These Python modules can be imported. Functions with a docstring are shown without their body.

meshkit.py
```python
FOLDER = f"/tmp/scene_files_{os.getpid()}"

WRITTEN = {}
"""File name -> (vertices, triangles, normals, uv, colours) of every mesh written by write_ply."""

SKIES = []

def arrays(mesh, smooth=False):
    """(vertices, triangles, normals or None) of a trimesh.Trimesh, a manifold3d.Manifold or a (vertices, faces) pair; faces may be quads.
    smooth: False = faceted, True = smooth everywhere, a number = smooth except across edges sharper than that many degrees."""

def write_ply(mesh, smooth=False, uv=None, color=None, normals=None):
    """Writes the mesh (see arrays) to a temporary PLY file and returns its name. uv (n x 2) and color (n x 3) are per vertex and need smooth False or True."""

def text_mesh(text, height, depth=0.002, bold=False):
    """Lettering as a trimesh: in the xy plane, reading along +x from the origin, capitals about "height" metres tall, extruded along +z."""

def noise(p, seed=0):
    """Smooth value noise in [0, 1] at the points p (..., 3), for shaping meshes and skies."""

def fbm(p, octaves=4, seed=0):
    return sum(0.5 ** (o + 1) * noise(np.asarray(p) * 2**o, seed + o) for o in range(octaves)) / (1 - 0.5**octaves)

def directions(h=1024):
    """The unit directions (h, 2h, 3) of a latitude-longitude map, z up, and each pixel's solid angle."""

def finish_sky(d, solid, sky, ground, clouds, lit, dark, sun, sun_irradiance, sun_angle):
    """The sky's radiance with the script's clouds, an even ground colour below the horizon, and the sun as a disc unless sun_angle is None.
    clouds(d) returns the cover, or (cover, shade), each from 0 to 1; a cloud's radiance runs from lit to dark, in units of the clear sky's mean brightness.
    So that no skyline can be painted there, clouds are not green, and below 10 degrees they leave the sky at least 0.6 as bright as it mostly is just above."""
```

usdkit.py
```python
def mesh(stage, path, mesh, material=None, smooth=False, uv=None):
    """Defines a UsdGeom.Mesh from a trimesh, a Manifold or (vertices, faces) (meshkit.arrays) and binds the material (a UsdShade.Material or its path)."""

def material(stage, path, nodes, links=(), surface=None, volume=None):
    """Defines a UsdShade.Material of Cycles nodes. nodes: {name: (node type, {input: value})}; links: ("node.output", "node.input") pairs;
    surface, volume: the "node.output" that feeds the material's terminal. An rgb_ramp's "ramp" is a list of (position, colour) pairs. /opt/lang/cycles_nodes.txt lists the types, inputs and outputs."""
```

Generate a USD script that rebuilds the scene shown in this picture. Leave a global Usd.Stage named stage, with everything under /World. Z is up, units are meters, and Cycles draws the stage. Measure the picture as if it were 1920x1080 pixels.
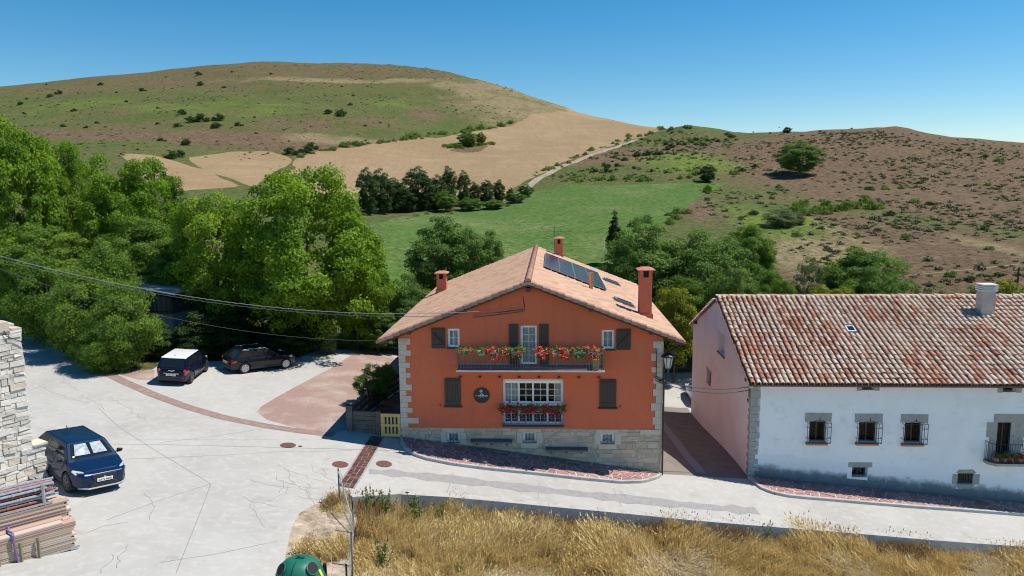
import math, random
import numpy as np, trimesh, shapely, manifold3d as m3
from shapely.geometry import Polygon, LineString, Point, box as sbox
from shapely import affinity
from scipy.interpolate import RBFInterpolator
from scipy.ndimage import map_coordinates
from scipy.spatial import Voronoi
import meshkit, usdkit
from pxr import Usd, UsdGeom, UsdLux, UsdShade, Sdf, Gf, Vt

stage = Usd.Stage.CreateInMemory()
UsdGeom.SetStageUpAxis(stage, 'Z'); UsdGeom.SetStageMetersPerUnit(stage, 1.0)
W0 = UsdGeom.Xform.Define(stage, '/World'); stage.SetDefaultPrim(W0.GetPrim())
# ------------------------------------------------------------------ camera, sky, sun, exposure
FPX, PITCH, ROLL, CAMH = 1367.0, 0.1414, -0.0096, 12.12
EXPOSURE = 0.34
SKY_STRENGTH, SUN_INTENSITY = 0.092, 1.17
_c, _s, _cr, _sr = math.cos(PITCH), math.sin(PITCH), math.cos(ROLL), math.sin(ROLL)
FW = np.array([0, _c, -_s]); UP0 = np.array([0, _s, _c]); R0 = np.array([1.0, 0, 0])
RT = R0 * _cr + UP0 * _sr; UP = UP0 * _cr - R0 * _sr
CAM = np.array([0, 0, CAMH])
cam = UsdGeom.Camera.Define(stage, '/World/camera')
cam.CreateHorizontalApertureAttr(36.0); cam.CreateFocalLengthAttr(FPX / 1920 * 36.0)
cam.CreateClippingRangeAttr(Gf.Vec2f(0.5, 5000)); cam.CreateExposureAttr(EXPOSURE)
_m = np.eye(4); _m[0, :3], _m[1, :3], _m[2, :3], _m[3, :3] = RT, UP, -FW, CAM
cam.AddTransformOp().Set(Gf.Matrix4d(*_m.ravel().tolist()))
SUNV = np.array([0.59, 0.10, 1.0]); SUNV /= np.linalg.norm(SUNV)
SUN_EL, SUN_ROT = math.asin(SUNV[2]), math.atan2(SUNV[0], SUNV[1])
dome = UsdLux.DomeLight.Define(stage, '/World/sky')
skym = usdkit.material(stage, '/World/Looks/sky_look', {
    's': ('sky_texture', {'sky_type': 'single_scattering', 'sun_disc': False, 'sun_elevation': SUN_EL, 'sun_rotation': SUN_ROT,
                          'altitude': 700.0, 'air_density': 1.0, 'aerosol_density': 0.15, 'ozone_density': 3.0}), 'h': ('hsv', {'saturation': 1.42, 'value': 1.03, 'hue': 0.492}),
    'b': ('background_shader', {'strength': SKY_STRENGTH})}, [('s.color', 'h.color'), ('h.color', 'b.color')], surface='b.background')
UsdShade.MaterialBindingAPI.Apply(dome.GetPrim()).Bind(skym)
dome.GetPrim().SetCustomDataByKey('kind', 'structure')
sun = UsdLux.DistantLight.Define(stage, '/World/sun')
sun.CreateIntensityAttr(SUN_INTENSITY); sun.CreateAngleAttr(0.5); sun.CreateNormalizeAttr(True) if hasattr(sun, 'CreateNormalizeAttr') else None
sun.CreateColorAttr(Gf.Vec3f(1.0, 0.95, 0.88))
_x = np.cross([0, 1, 0], SUNV); _x /= np.linalg.norm(_x); _y = np.cross(SUNV, _x)
_m = np.eye(4); _m[0, :3], _m[1, :3], _m[2, :3] = _x, _y, SUNV
sun.AddTransformOp().Set(Gf.Matrix4d(*_m.ravel().tolist()))

# ------------------------------------------------------------------ helpers: prims
_used = {}
def numbered(parent, name):
    k = (str(parent), name); n = _used.get(k, 0); _used[k] = n + 1
    return name if n == 0 else f'{name}_{n:03d}'
def path_of(p):
    if p is None: return '/World'
    return str(p.GetPath())
def tag(p, label=None, cat=None, group=None, kind=None):
    p = p.GetPrim() if hasattr(p, 'GetPrim') else p
    for k, v in (('label', label), ('category', cat), ('group', group), ('kind', kind)):
        if v: p.SetCustomDataByKey(k, v)
    return p
def thing(name, label=None, cat=None, loc=(0, 0, 0), rz=0.0, group=None, scale=None, kind=None):
    x = UsdGeom.Xform.Define(stage, '/World/' + numbered('/World', name))
    x.AddTranslateOp().Set(Gf.Vec3d(*map(float, loc)))
    if rz: x.AddRotateZOp().Set(float(math.degrees(rz)))
    if scale is not None: x.AddScaleOp().Set(Gf.Vec3f(*map(float, np.broadcast_to(scale, 3))))
    return tag(x, label, cat, group, kind)
def set_tone(m, tone, name='tone'):
    UsdGeom.PrimvarsAPI(m).CreatePrimvar(name, Sdf.ValueTypeNames.FloatArray, 'vertex').Set(Vt.FloatArray.FromNumpy(np.asarray(tone, np.float32)))
def obj(name, mesh, mat, parent=None, smooth=False, label=None, cat=None, group=None, kind=None, tone=None):
    if isinstance(mesh, MB):
        if isinstance(tone, str):                                       # one random shade per collected piece
            g_ = np.random.default_rng(len(mesh.v)); tone = np.concatenate([np.full(len(v), g_.random()) for v in mesh.v])
        mesh = mesh.get()
    pp = path_of(parent)
    m = usdkit.mesh(stage, pp + '/' + numbered(pp, name), mesh, MAT[mat] if isinstance(mat, str) else mat, smooth)
    if tone is not None: set_tone(m, tone)
    return tag(m, label, cat, group, kind)
def part_xform(name, parent, label=None):
    pp = path_of(parent)
    return tag(UsdGeom.Xform.Define(stage, pp + '/' + numbered(pp, name)), label)
def copy_of(proto, name, label, cat, loc, rz=0, scale=None, group=None):
    t = thing(name, label, cat, loc, rz, group, scale)
    t.GetReferences().AddInternalReference(proto); t.SetInstanceable(True)
    return t
def class_prim(name):
    stage.CreateClassPrim('/Prototypes') if not stage.GetPrimAtPath('/Prototypes') else None
    return stage.CreateClassPrim('/Prototypes/' + name)

class MB:
    """collects shapes into one mesh"""
    def __init__(s): s.v, s.f, s.n = [], [], 0
    def add(s, v, f):
        v = np.asarray(v, float); f = np.asarray(f, int)
        if f.ndim == 2 and f.shape[1] == 4: f = np.vstack([f[:, [0, 1, 2]], f[:, [0, 2, 3]]])
        s.v.append(v); s.f.append(f + s.n); s.n += len(v); return s
    def tm(s, m): return s.add(m.vertices, m.faces)
    def man(s, m): k = m.to_mesh(); return s.add(k.vert_properties[:, :3], k.tri_verts)
    def box(s, lo, hi, jit=0, rng=None, rot=None):
        lo, hi = np.minimum(lo, hi).astype(float), np.maximum(lo, hi).astype(float)
        v = np.array([[x, y, z] for x in (lo[0], hi[0]) for y in (lo[1], hi[1]) for z in (lo[2], hi[2])])
        if jit: v = v + rng.uniform(-jit, jit, v.shape)
        if rot is not None:
            c = (lo + hi) / 2; v = (v - c) @ np.asarray(rot).T + c
        f = [[0, 1, 3, 2], [4, 6, 7, 5], [0, 4, 5, 1], [2, 3, 7, 6], [0, 2, 6, 4], [1, 5, 7, 3]]
        return s.add(v, f)
    def bar(s, a, b, w, h, up=(0, 0, 1)):
        a, b = np.asarray(a, float), np.asarray(b, float); t = b - a; L = np.linalg.norm(t); t = t / L
        u = np.asarray(up, float); r = np.cross(t, u)
        if np.linalg.norm(r) < 1e-6: r = np.cross(t, [1, 0, 0])
        r /= np.linalg.norm(r); u = np.cross(r, t)
        v = [p + r * w / 2 * i + u * h / 2 * j for p in (a, b) for i in (-1, 1) for j in (-1, 1)]
        return s.add(v, [[0, 1, 3, 2], [4, 6, 7, 5], [0, 4, 5, 1], [2, 3, 7, 6], [0, 2, 6, 4], [1, 5, 7, 3]])
    def tube(s, pts, r, n=6, cap=True):
        p = np.asarray(pts, float); r = np.broadcast_to(r, (len(p),))
        t = np.gradient(p, axis=0); t /= np.linalg.norm(t, axis=1, keepdims=True) + 1e-12
        ref = np.where(np.abs(t[:, 2:]) < 0.9, [0, 0, 1.0], [1.0, 0, 0])
        a = np.cross(t, ref); a /= np.linalg.norm(a, axis=1, keepdims=True) + 1e-12; b = np.cross(t, a)
        g = np.arange(n) * 2 * np.pi / n
        v = p[:, None] + r[:, None, None] * (np.cos(g)[None, :, None] * a[:, None] + np.sin(g)[None, :, None] * b[:, None])
        i, j = np.meshgrid(np.arange(len(p) - 1), np.arange(n), indexing='ij')
        q = np.stack([i * n + j, i * n + (j + 1) % n, (i + 1) * n + (j + 1) % n, (i + 1) * n + j], -1).reshape(-1, 4)
        k = len(s.v); s.add(v.reshape(-1, 3), q)
        if cap:
            for e, o in ((0, 1), (len(p) - 1, -1)):
                ring = v[e][::o]; s.add(ring, [[0, x, x + 1] for x in range(1, n - 1)])
        return s
    def cyl(s, c0, c1, r, n=16): return s.tube([c0, c1], r, n)
    def prism(s, poly, fn, t0, t1):
        """extrude a shapely polygon; fn(x, y, t) -> 3D"""
        for g in getattr(poly, 'geoms', [poly]):
            if g.is_empty or g.area < 1e-9: continue
            m = trimesh.creation.extrude_polygon(g, 1.0, engine='earcut')
            v = np.array(m.vertices); t = np.where(v[:, 2] > .5, t1, t0)
            s.add(np.array([fn(x, y, k) for (x, y), k in zip(v[:, :2], t)]), m.faces)
        return s
    def get(s):
        if not s.v: return (np.zeros((3, 3)), np.array([[0, 1, 2]]))
        return (np.vstack(s.v), np.vstack(s.f))

def rotz(a):
    c, s = math.cos(a), math.sin(a); return np.array([[c, -s, 0], [s, c, 0], [0, 0, 1.0]])
def roty(a):
    c, s = math.cos(a), math.sin(a); return np.array([[c, 0, s], [0, 1, 0], [-s, 0, c]])
def rotx(a):
    c, s = math.cos(a), math.sin(a); return np.array([[1.0, 0, 0], [0, c, -s], [0, s, c]])
def hull(pts, r=0.05, n=12):
    """convex hull of spheres (x, y, z[, r])"""
    ms = [m3.Manifold.sphere(p[3] if len(p) > 3 else r, n).translate([float(p[0]), float(p[1]), float(p[2])]) for p in pts]
    return m3.Manifold.batch_hull(ms)
def rbox(lo, hi, r=0.02, n=8):
    lo, hi = np.asarray(lo, float) + r, np.asarray(hi, float) - r
    return hull([(x, y, z) for x in (lo[0], hi[0]) for y in (lo[1], hi[1]) for z in (lo[2], hi[2])], r, n)

# ------------------------------------------------------------------ materials
MAT = {}
def mat(name, color, rough=0.7, noise=None, bump=0.0, bscale=30, metallic=0.0, coat=0.0, spec=0.5, rnd=None, detail=4, tone_only=False):
    """noise: (scale, colour2, low, high) mottles color with colour2; rnd: ramp over per-piece random numbers"""
    N, L = {'p': ('principled_bsdf', {'base_color': color, 'roughness': rough, 'metallic': metallic, 'coat_weight': coat, 'specular_ior_level': spec})}, []
    N['g'] = ('geometry', {}); src = 'g.position'
    last = None
    if rnd and tone_only:
        N['tn'] = ('attribute', {'attribute': 'tone'}); N['rr'] = ('rgb_ramp', {'ramp': rnd, 'interpolate': True}); L += [('tn.fac', 'rr.fac')]; last = 'rr.color'
    elif rnd:
        N['oi'] = ('object_info', {}); N['tn'] = ('attribute', {'attribute': 'tone'}); N['ad'] = ('math', {'math_type': 'add'}); N['fr'] = ('math', {'math_type': 'fraction'})
        N['rr'] = ('rgb_ramp', {'ramp': rnd, 'interpolate': True})
        L += [('oi.random', 'ad.value1'), ('tn.fac', 'ad.value2'), ('ad.value', 'fr.value1'), ('fr.value', 'rr.fac')]
        last = 'rr.color'
    for i, nz in enumerate(noise or []):
        sc, c2, lo, hi = nz[:4]
        n, r, x = f'n{i}', f'r{i}', f'x{i}'
        N[n] = ('noise_texture', {'scale': sc, 'detail': detail, 'roughness': 0.6})
        if len(nz) > 4:
            N[f'mp{i}'] = ('mapping', {'scale': nz[4]}); L += [(src, f'mp{i}.vector'), (f'mp{i}.vector', f'{n}.vector')]
        else: L += [(src, f'{n}.vector')]
        N[r] = ('map_range', {'from_min': lo, 'from_max': hi, 'clamp': True}); L += [(f'{n}.fac', f'{r}.value')]
        N[x] = ('mix_color', {'a': color, 'b': c2}); L += [(f'{r}.result', f'{x}.fac')]
        if last: L += [(last, f'{x}.a')]
        last = f'{x}.result'
    if last: L += [(last, 'p.base_color')]
    if bump:
        N['bn'] = ('noise_texture', {'scale': bscale, 'detail': 5, 'roughness': 0.65}); N['bp'] = ('bump', {'strength': 1.0, 'distance': bump})
        L += [(src, 'bn.vector'), ('bn.fac', 'bp.height'), ('bp.normal', 'p.normal')]
    MAT[name] = usdkit.material(stage, '/World/Looks/' + name, N, L, surface='p.BSDF')
def leafmat(name, ramp, trans=0.31, rough=0.6):
    N = {'p': ('principled_bsdf', {'roughness': rough, 'specular_ior_level': 0.14}), 't': ('translucent_bsdf', {}), 'm': ('mix_closure', {'fac': trans}),
         'g': ('attribute', {'attribute': 'tone'}), 'oi': ('object_info', {}), 'mx': ('mix_float', {'fac': 0.25}), 'rr': ('rgb_ramp', {'ramp': ramp}),
         'h': ('hsv', {'value': 1.5, 'saturation': 1.1, 'hue': 0.485})}
    L = [('g.fac', 'mx.a'), ('oi.random', 'mx.b'), ('mx.result', 'rr.fac'), ('rr.color', 'p.base_color'), ('rr.color', 'h.color'), ('h.color', 't.color'),
         ('p.BSDF', 'm.closure1'), ('t.BSDF', 'm.closure2')]
    MAT[name] = usdkit.material(stage, '/World/Looks/' + name, N, L, surface='m.closure')
def panemat(name, tint=(1, 1, 1), gloss=(.6, .62, .65), rough=.03):
    MAT[name] = usdkit.material(stage, '/World/Looks/' + name, {'t': ('transparent_bsdf', {'color': tint}), 'g': ('glossy_bsdf', {'color': gloss, 'roughness': rough}),
        'f': ('fresnel', {'IOR': 1.5}), 'm': ('mix_closure', {})}, [('f.fac', 'm.fac'), ('t.BSDF', 'm.closure1'), ('g.BSDF', 'm.closure2')], surface='m.closure')

C = lambda r, g, b: (r, g, b)
mat('concrete', (.42, .405, .372), .9, [(.25, (.34, .325, .298), .42, .72), (1.1, (.39, .37, .335), .5, .75), (3.0, (.48, .46, .42), .5, .8), (14, (.35, .33, .30), .58, .8), (.9, (.34, .32, .29), .62, .72), (5, (.30, .285, .26), .70, .76)], bump=.004, bscale=25)
mat('concrete_patch', (.30, .29, .28), .9, [(5, (.24, .235, .23), .4, .7)], bump=.004)
mat('concrete_kerb', (.42, .40, .37), .9, [(2.5, (.30, .28, .25), .45, .75), (12, (.48, .46, .43), .5, .8)], bump=.006)
mat('alley_concrete', (.20, .17, .145), .9, [(1.2, (.15, .125, .105), .42, .7), (9, (.25, .22, .19), .5, .8)], bump=.006)  # brown paving tone, darkened to paint in the deep alley shade
mat('mortar', (.56, .53, .48), .95, [(9, (.46, .42, .37), .4, .7)], bump=.006)
mat('crack_dark', (.24, .23, .21), .95)
mat('red_paving', (.30, .20, .165), .9, [(.5, (.42, .34, .29), .45, .7), (8, (.22, .14, .115), .5, .8)], bump=.008, bscale=18)
mat('brick_band', (.25, .165, .14), .9, [(4, (.33, .25, .21), .45, .75)], bump=.01, bscale=14)
mat('drain_brick', (.22, .09, .06), .85, rnd=[(0, (.065, .028, .024)), (.6, (.11, .045, .036)), (1, (.21, .10, .08))], bump=.005)
mat('flagstone', (.33, .17, .15), .8, rnd=[(0, (.24, .115, .105)), (.35, (.36, .18, .155)), (.7, (.30, .16, .14)), (1, (.44, .27, .235))], noise=None, bump=.006, bscale=20)
mat('rust_iron', (.20, .10, .075), .8, [(20, (.14, .06, .045), .4, .7)], metallic=.2, bump=.004)
mat('orange_render', (.60, .132, .056), .9, [(.45, (.53, .115, .05), .4, .7), (7, (.64, .146, .062), .5, .8), (2.6, (.50, .112, .050), .52, .78, (1, 1, .12)), (.22, (.57, .14, .068), .45, .7)], bump=.005, bscale=60)
mat('side_render', (.50, .27, .19), .9, [(.5, (.44, .23, .16), .4, .7)], bump=.005)
mat('white_render', (.80, .79, .78), .9, [(1.6, (.66, .65, .65), .56, .74), (.5, (.74, .73, .73), .45, .7), (9, (.56, .555, .56), .68, .8)], bump=.025, bscale=7)
mat('pink_render', (.70, .67, .66), .9, [(.6, (.66, .57, .55), .45, .7), (3, (.58, .56, .55), .55, .8)], bump=.015, bscale=9)
DN = {'t': ('attribute', {'attribute': 'tone'}), 'g': ('geometry', {}), 'n': ('noise_texture', {'scale': 2.2, 'detail': 7, 'roughness': .7}), 'h': ('math', {'math_type': 'multiply', 'value2': .5}), 'u': ('math', {'math_type': 'multiply', 'value2': .75}), 'a': ('math', {'math_type': 'add'}),
      'r': ('rgb_ramp', {'ramp': [(0, (.78, .77, .76)), (.50, (.74, .735, .73)), (.60, (.42, .43, .44)), (.70, (.17, .185, .20)), (1, (.085, .095, .105))]}), 'p': ('principled_bsdf', {'roughness': .95})}
MAT['damp_render'] = usdkit.material(stage, '/World/Looks/damp_render', DN, [('g.position', 'n.vector'), ('n.fac', 'h.value1'), ('t.fac', 'u.value1'), ('h.value', 'a.value1'), ('u.value', 'a.value2'), ('a.value', 'r.fac'), ('r.color', 'p.base_color')], surface='p.BSDF')
mat('plinth_core', (.42, .34, .255), .95, [(6, (.28, .25, .20), .4, .7)], bump=.012)
mat('plinth_stone', (.42, .37, .29), .9, rnd=[(0, (.41, .32, .235)), (.3, (.48, .385, .29)), (.6, (.53, .435, .33)), (.8, (.48, .35, .225)), (1, (.43, .35, .275))], bump=.025, bscale=11)
mat('cut_stone', (.53, .445, .35), .9, [(4, (.43, .355, .27), .45, .75), (22, (.59, .50, .395), .5, .8)], bump=.006, bscale=24)
mat('grey_stone', (.34, .32, .29), .9, [(5, (.26, .245, .22), .45, .75)], bump=.008, bscale=20)
mat('wall_stone', (.60, .56, .49), .92, rnd=[(0, (.50, .46, .40)), (.35, (.62, .58, .51)), (.7, (.70, .66, .59)), (1, (.56, .49, .39))], bump=.03, bscale=9)
mat('wall_core', (.34, .31, .26), .95, [(7, (.24, .215, .18), .4, .7)], bump=.03, bscale=10)
mat('roof_tile_orange', (.56, .31, .20), .85, rnd=[(0, (.41, .235, .145)), (.3, (.50, .30, .19)), (.7, (.54, .34, .225)), (.9, (.46, .29, .20)), (1, (.36, .20, .125))], bump=.004, bscale=40)
mat('roof_tile_old', (.5, .4, .3), .9, rnd=[(0, (.50, .36, .265)), (.14, (.58, .45, .34)), (.30, (.52, .345, .25)), (.46, (.56, .42, .325)), (.60, (.50, .31, .22)), (.70, (.48, .27, .175)), (.78, (.46, .205, .12)), (.84, (.36, .15, .10)), (.90, (.60, .52, .43)), (1, (.48, .33, .25))], bump=.008, bscale=30, tone_only=True)
mat('tile_underside', (.16, .085, .06), .95, [(8, (.10, .06, .045), .4, .7)])
mat('verge_tile', (.40, .21, .14), .9, rnd=[(0, (.34, .17, .11)), (.6, (.45, .25, .17)), (1, (.28, .15, .11))], bump=.006)
mat('dark_wood', (.045, .034, .030), .7, [(1.2, (.065, .05, .042), .4, .7, (1, 1, 12))], bump=.003)
mat('shutter_brown', (.042, .025, .018), .6, [(30, (.055, .034, .025), .4, .7)])
mat('eave_wood', (.075, .042, .030), .8)
mat('sleeper_wood', (.13, .10, .08), .9, [(3, (.07, .055, .045), .4, .7), (20, (.20, .165, .135), .55, .8)], bump=.01)
mat('pallet_yellow', (.62, .40, .14), .7, [(6, (.54, .33, .11), .4, .7)], bump=.004)
mat('white_frame', (.80, .80, .80), .4)
mat('curtain', (.62, .62, .60), .9)
mat('room_dark', (.02, .02, .022), .9)
mat('grille_blue', (.10, .17, .32), .6)
mat('iron_black', (.018, .018, .020), .5)
mat('iron_grey', (.12, .125, .13), .5, metallic=.3)
mat('sign_black', (.016, .015, .014), .5)
mat('sign_white', (.75, .75, .73), .6)
mat('sign_grey', (.30, .31, .31), .6)
mat('bench_grey', (.10, .105, .11), .75, [(6, (.15, .155, .16), .45, .75)], bump=.004)
mat('slab_tile', (.30, .22, .19), .7, [(3, (.36, .28, .25), .45, .7)])
mat('slab_edge', (.66, .63, .60), .8)
mat('chimney_red', (.50, .125, .065), .9, [(2, (.44, .11, .06), .4, .7)], bump=.004)
mat('chimney_cap', (.50, .20, .14), .85, [(5, (.42, .15, .10), .4, .7)])
mat('old_chimney', (.44, .37, .32), .95, [(3, (.36, .30, .26), .4, .7)], bump=.01)
mat('pale_concrete', (.62, .60, .57), .9)
mat('solar_cell', (.012, .018, .040), .22, coat=.15, spec=.35)
mat('panel_frame', (.30, .31, .32), .4, metallic=.5)
mat('alu', (.62, .63, .64), .4, metallic=.7)
mat('copper', (.55, .30, .17), .35, metallic=.8)
mat('skylight_grey', (.20, .21, .22), .5)
mat('glass_dark', (.02, .024, .028), .06)
panemat('pane', gloss=(.42, .45, .50))
panemat('pane_dull', gloss=(.25, .27, .30), rough=.12)
mat('lamp_glass', (.55, .55, .52), .3)
mat('pot_grey', (.26, .28, .28), .7)
mat('pot_terracotta', (.40, .17, .09), .8)
mat('trough_wood', (.42, .25, .12), .7, [(8, (.33, .19, .09), .4, .7)])
mat('geranium_red', (.75, .025, .025), .5, rnd=[(0, (.62, .012, .02)), (.6, (.85, .04, .03)), (1, (.80, .10, .08))])
mat('geranium_dark', (.40, .012, .02), .5, rnd=[(0, (.30, .008, .015)), (.6, (.50, .015, .02)), (1, (.62, .03, .04))])
mat('bark', (.10, .085, .065), .95, [(4, (.06, .05, .04), .4, .7)], bump=.02)
mat('cable_black', (.03, .03, .03), .6)
mat('cable_grey', (.22, .22, .22), .6)
mat('galvanised', (.50, .51, .52), .45, [(8, (.36, .37, .38), .4, .7)], metallic=.6)
mat('rusty_pipe', (.24, .075, .05), .75, [(8, (.34, .15, .11), .45, .75)])
mat('plank', (.5, .4, .32), .9, rnd=[(0, (.50, .40, .32)), (.3, (.56, .46, .37)), (.55, (.46, .29, .24)), (.8, (.55, .42, .27)), (1, (.38, .28, .23))], noise=None, bump=.006, bscale=30)
mat('rack_olive', (.20, .18, .09), .7, [(10, (.28, .24, .15), .45, .75)])
mat('strap_purple', (.20, .13, .30), .8)
mat('bin_green', (.012, .13, .085), .45, [(3, (.016, .15, .10), .4, .7)])
mat('bin_dark', (.012, .012, .012), .8)
mat('bin_yellow', (.75, .58, .04), .5)
mat('bin_white', (.75, .75, .75), .5)
mat('bin_base', (.30, .28, .22), .8)
mat('tarp_blue', (.05, .35, .50), .5)
mat('paint_blue', (.004, .020, .062), .3, metallic=.15, coat=.3, spec=.25)
mat('paint_navy', (.006, .009, .028), .3, metallic=.3, coat=.5, spec=.3)
mat('paint_black', (.008, .009, .013), .28, metallic=.2, coat=.5, spec=.3)
mat('paint_white', (.80, .80, .80), .35, coat=.8)
mat('paint_skyblue', (.06, .26, .52), .35, coat=.8)
mat('car_plastic', (.018, .018, .02), .6)
mat('car_glass', (.012, .014, .016), .05, coat=.5)
mat('sunshade', (.30, .34, .37), .5, [(9, (.10, .18, .23), .46, .60), (3, (.46, .48, .49), .52, .62)])
mat('tyre', (.02, .02, .02), .85)
mat('rim', (.55, .56, .58), .3, metallic=.8)
mat('rim_dark', (.10, .10, .11), .35, metallic=.7)
mat('tail_red', (.45, .02, .02), .25, coat=.6)
mat('lamp_clear', (.70, .74, .78), .12, metallic=.4, coat=.8)
mat('chrome', (.75, .76, .78), .15, metallic=1.0)
mat('plate_white', (.78, .78, .76), .5)
mat('plate_ink', (.03, .03, .04), .6)
mat('sticker_yellow', (.75, .80, .05), .6)
mat('shed_board', (.06, .05, .045), .9, rnd=[(0, (.04, .035, .03)), (.7, (.08, .068, .06)), (1, (.16, .14, .12))])
mat('shed_roof', (.55, .58, .60), .4, metallic=.5)
mat('shed_wall', (.20, .20, .195), .9, [(2, (.26, .26, .25), .4, .7)])
mat('corrugated', (.4, .4, .4), .6)
# vegetation
leafmat('leaf_ash', [(0, (0.074, 0.149, 0.014)), (.4, (0.137, 0.247, 0.022)), (.75, (0.211, 0.320, 0.027)), (1, (0.304, 0.373, 0.037))])
leafmat('leaf_mid', [(0, (0.063, 0.130, 0.020)), (.5, (0.117, 0.209, 0.030)), (1, (0.211, 0.293, 0.043))])
leafmat('leaf_dark', [(0, (0.062, 0.122, 0.027)), (.5, (0.108, 0.193, 0.038)), (1, (0.184, 0.270, 0.052))])
leafmat('leaf_dusk', [(0, (0.025, 0.056, 0.017)), (.6, (0.047, 0.091, 0.024)), (1, (0.082, 0.132, 0.034))])
leafmat('leaf_willow', [(0, (0.097, 0.138, 0.056)), (.5, (0.138, 0.184, 0.073)), (1, (0.193, 0.236, 0.090))])
leafmat('leaf_yellow', [(0, (0.110, 0.154, 0.017)), (.5, (0.198, 0.231, 0.024)), (1, (0.330, 0.308, 0.039))])
leafmat('leaf_lime', [(0, (.10, .18, .015)), (.5, (.15, .25, .02)), (1, (.22, .31, .03))])
leafmat('leaf_heath', [(0, (0.061, 0.077, 0.033)), (.5, (0.083, 0.094, 0.039)), (1, (0.110, 0.099, 0.050))], trans=.1)
leafmat('geranium_leaf', [(0, (.05, .14, .02)), (.5, (.10, .22, .03)), (1, (.18, .30, .05))])
leafmat('leaf_weed', [(0, (.07, .13, .03)), (.5, (.12, .18, .045)), (1, (.22, .25, .07))])
leafmat('straw', [(0, (0.410, 0.286, 0.113)), (.3, (0.596, 0.458, 0.197)), (.6, (0.696, 0.586, 0.288)), (.85, (0.546, 0.387, 0.151)), (1, (0.795, 0.744, 0.454))], trans=.14, rough=.6)
leafmat('straw_pale', [(0, (.46, .36, .20)), (.5, (.60, .50, .31)), (1, (.70, .61, .42))], trans=.14, rough=.6)
leafmat('straw_dark', [(0, (0.185, 0.117, 0.057)), (.5, (0.321, 0.205, 0.094)), (1, (0.494, 0.369, 0.172))], trans=.12, rough=.6)

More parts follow.
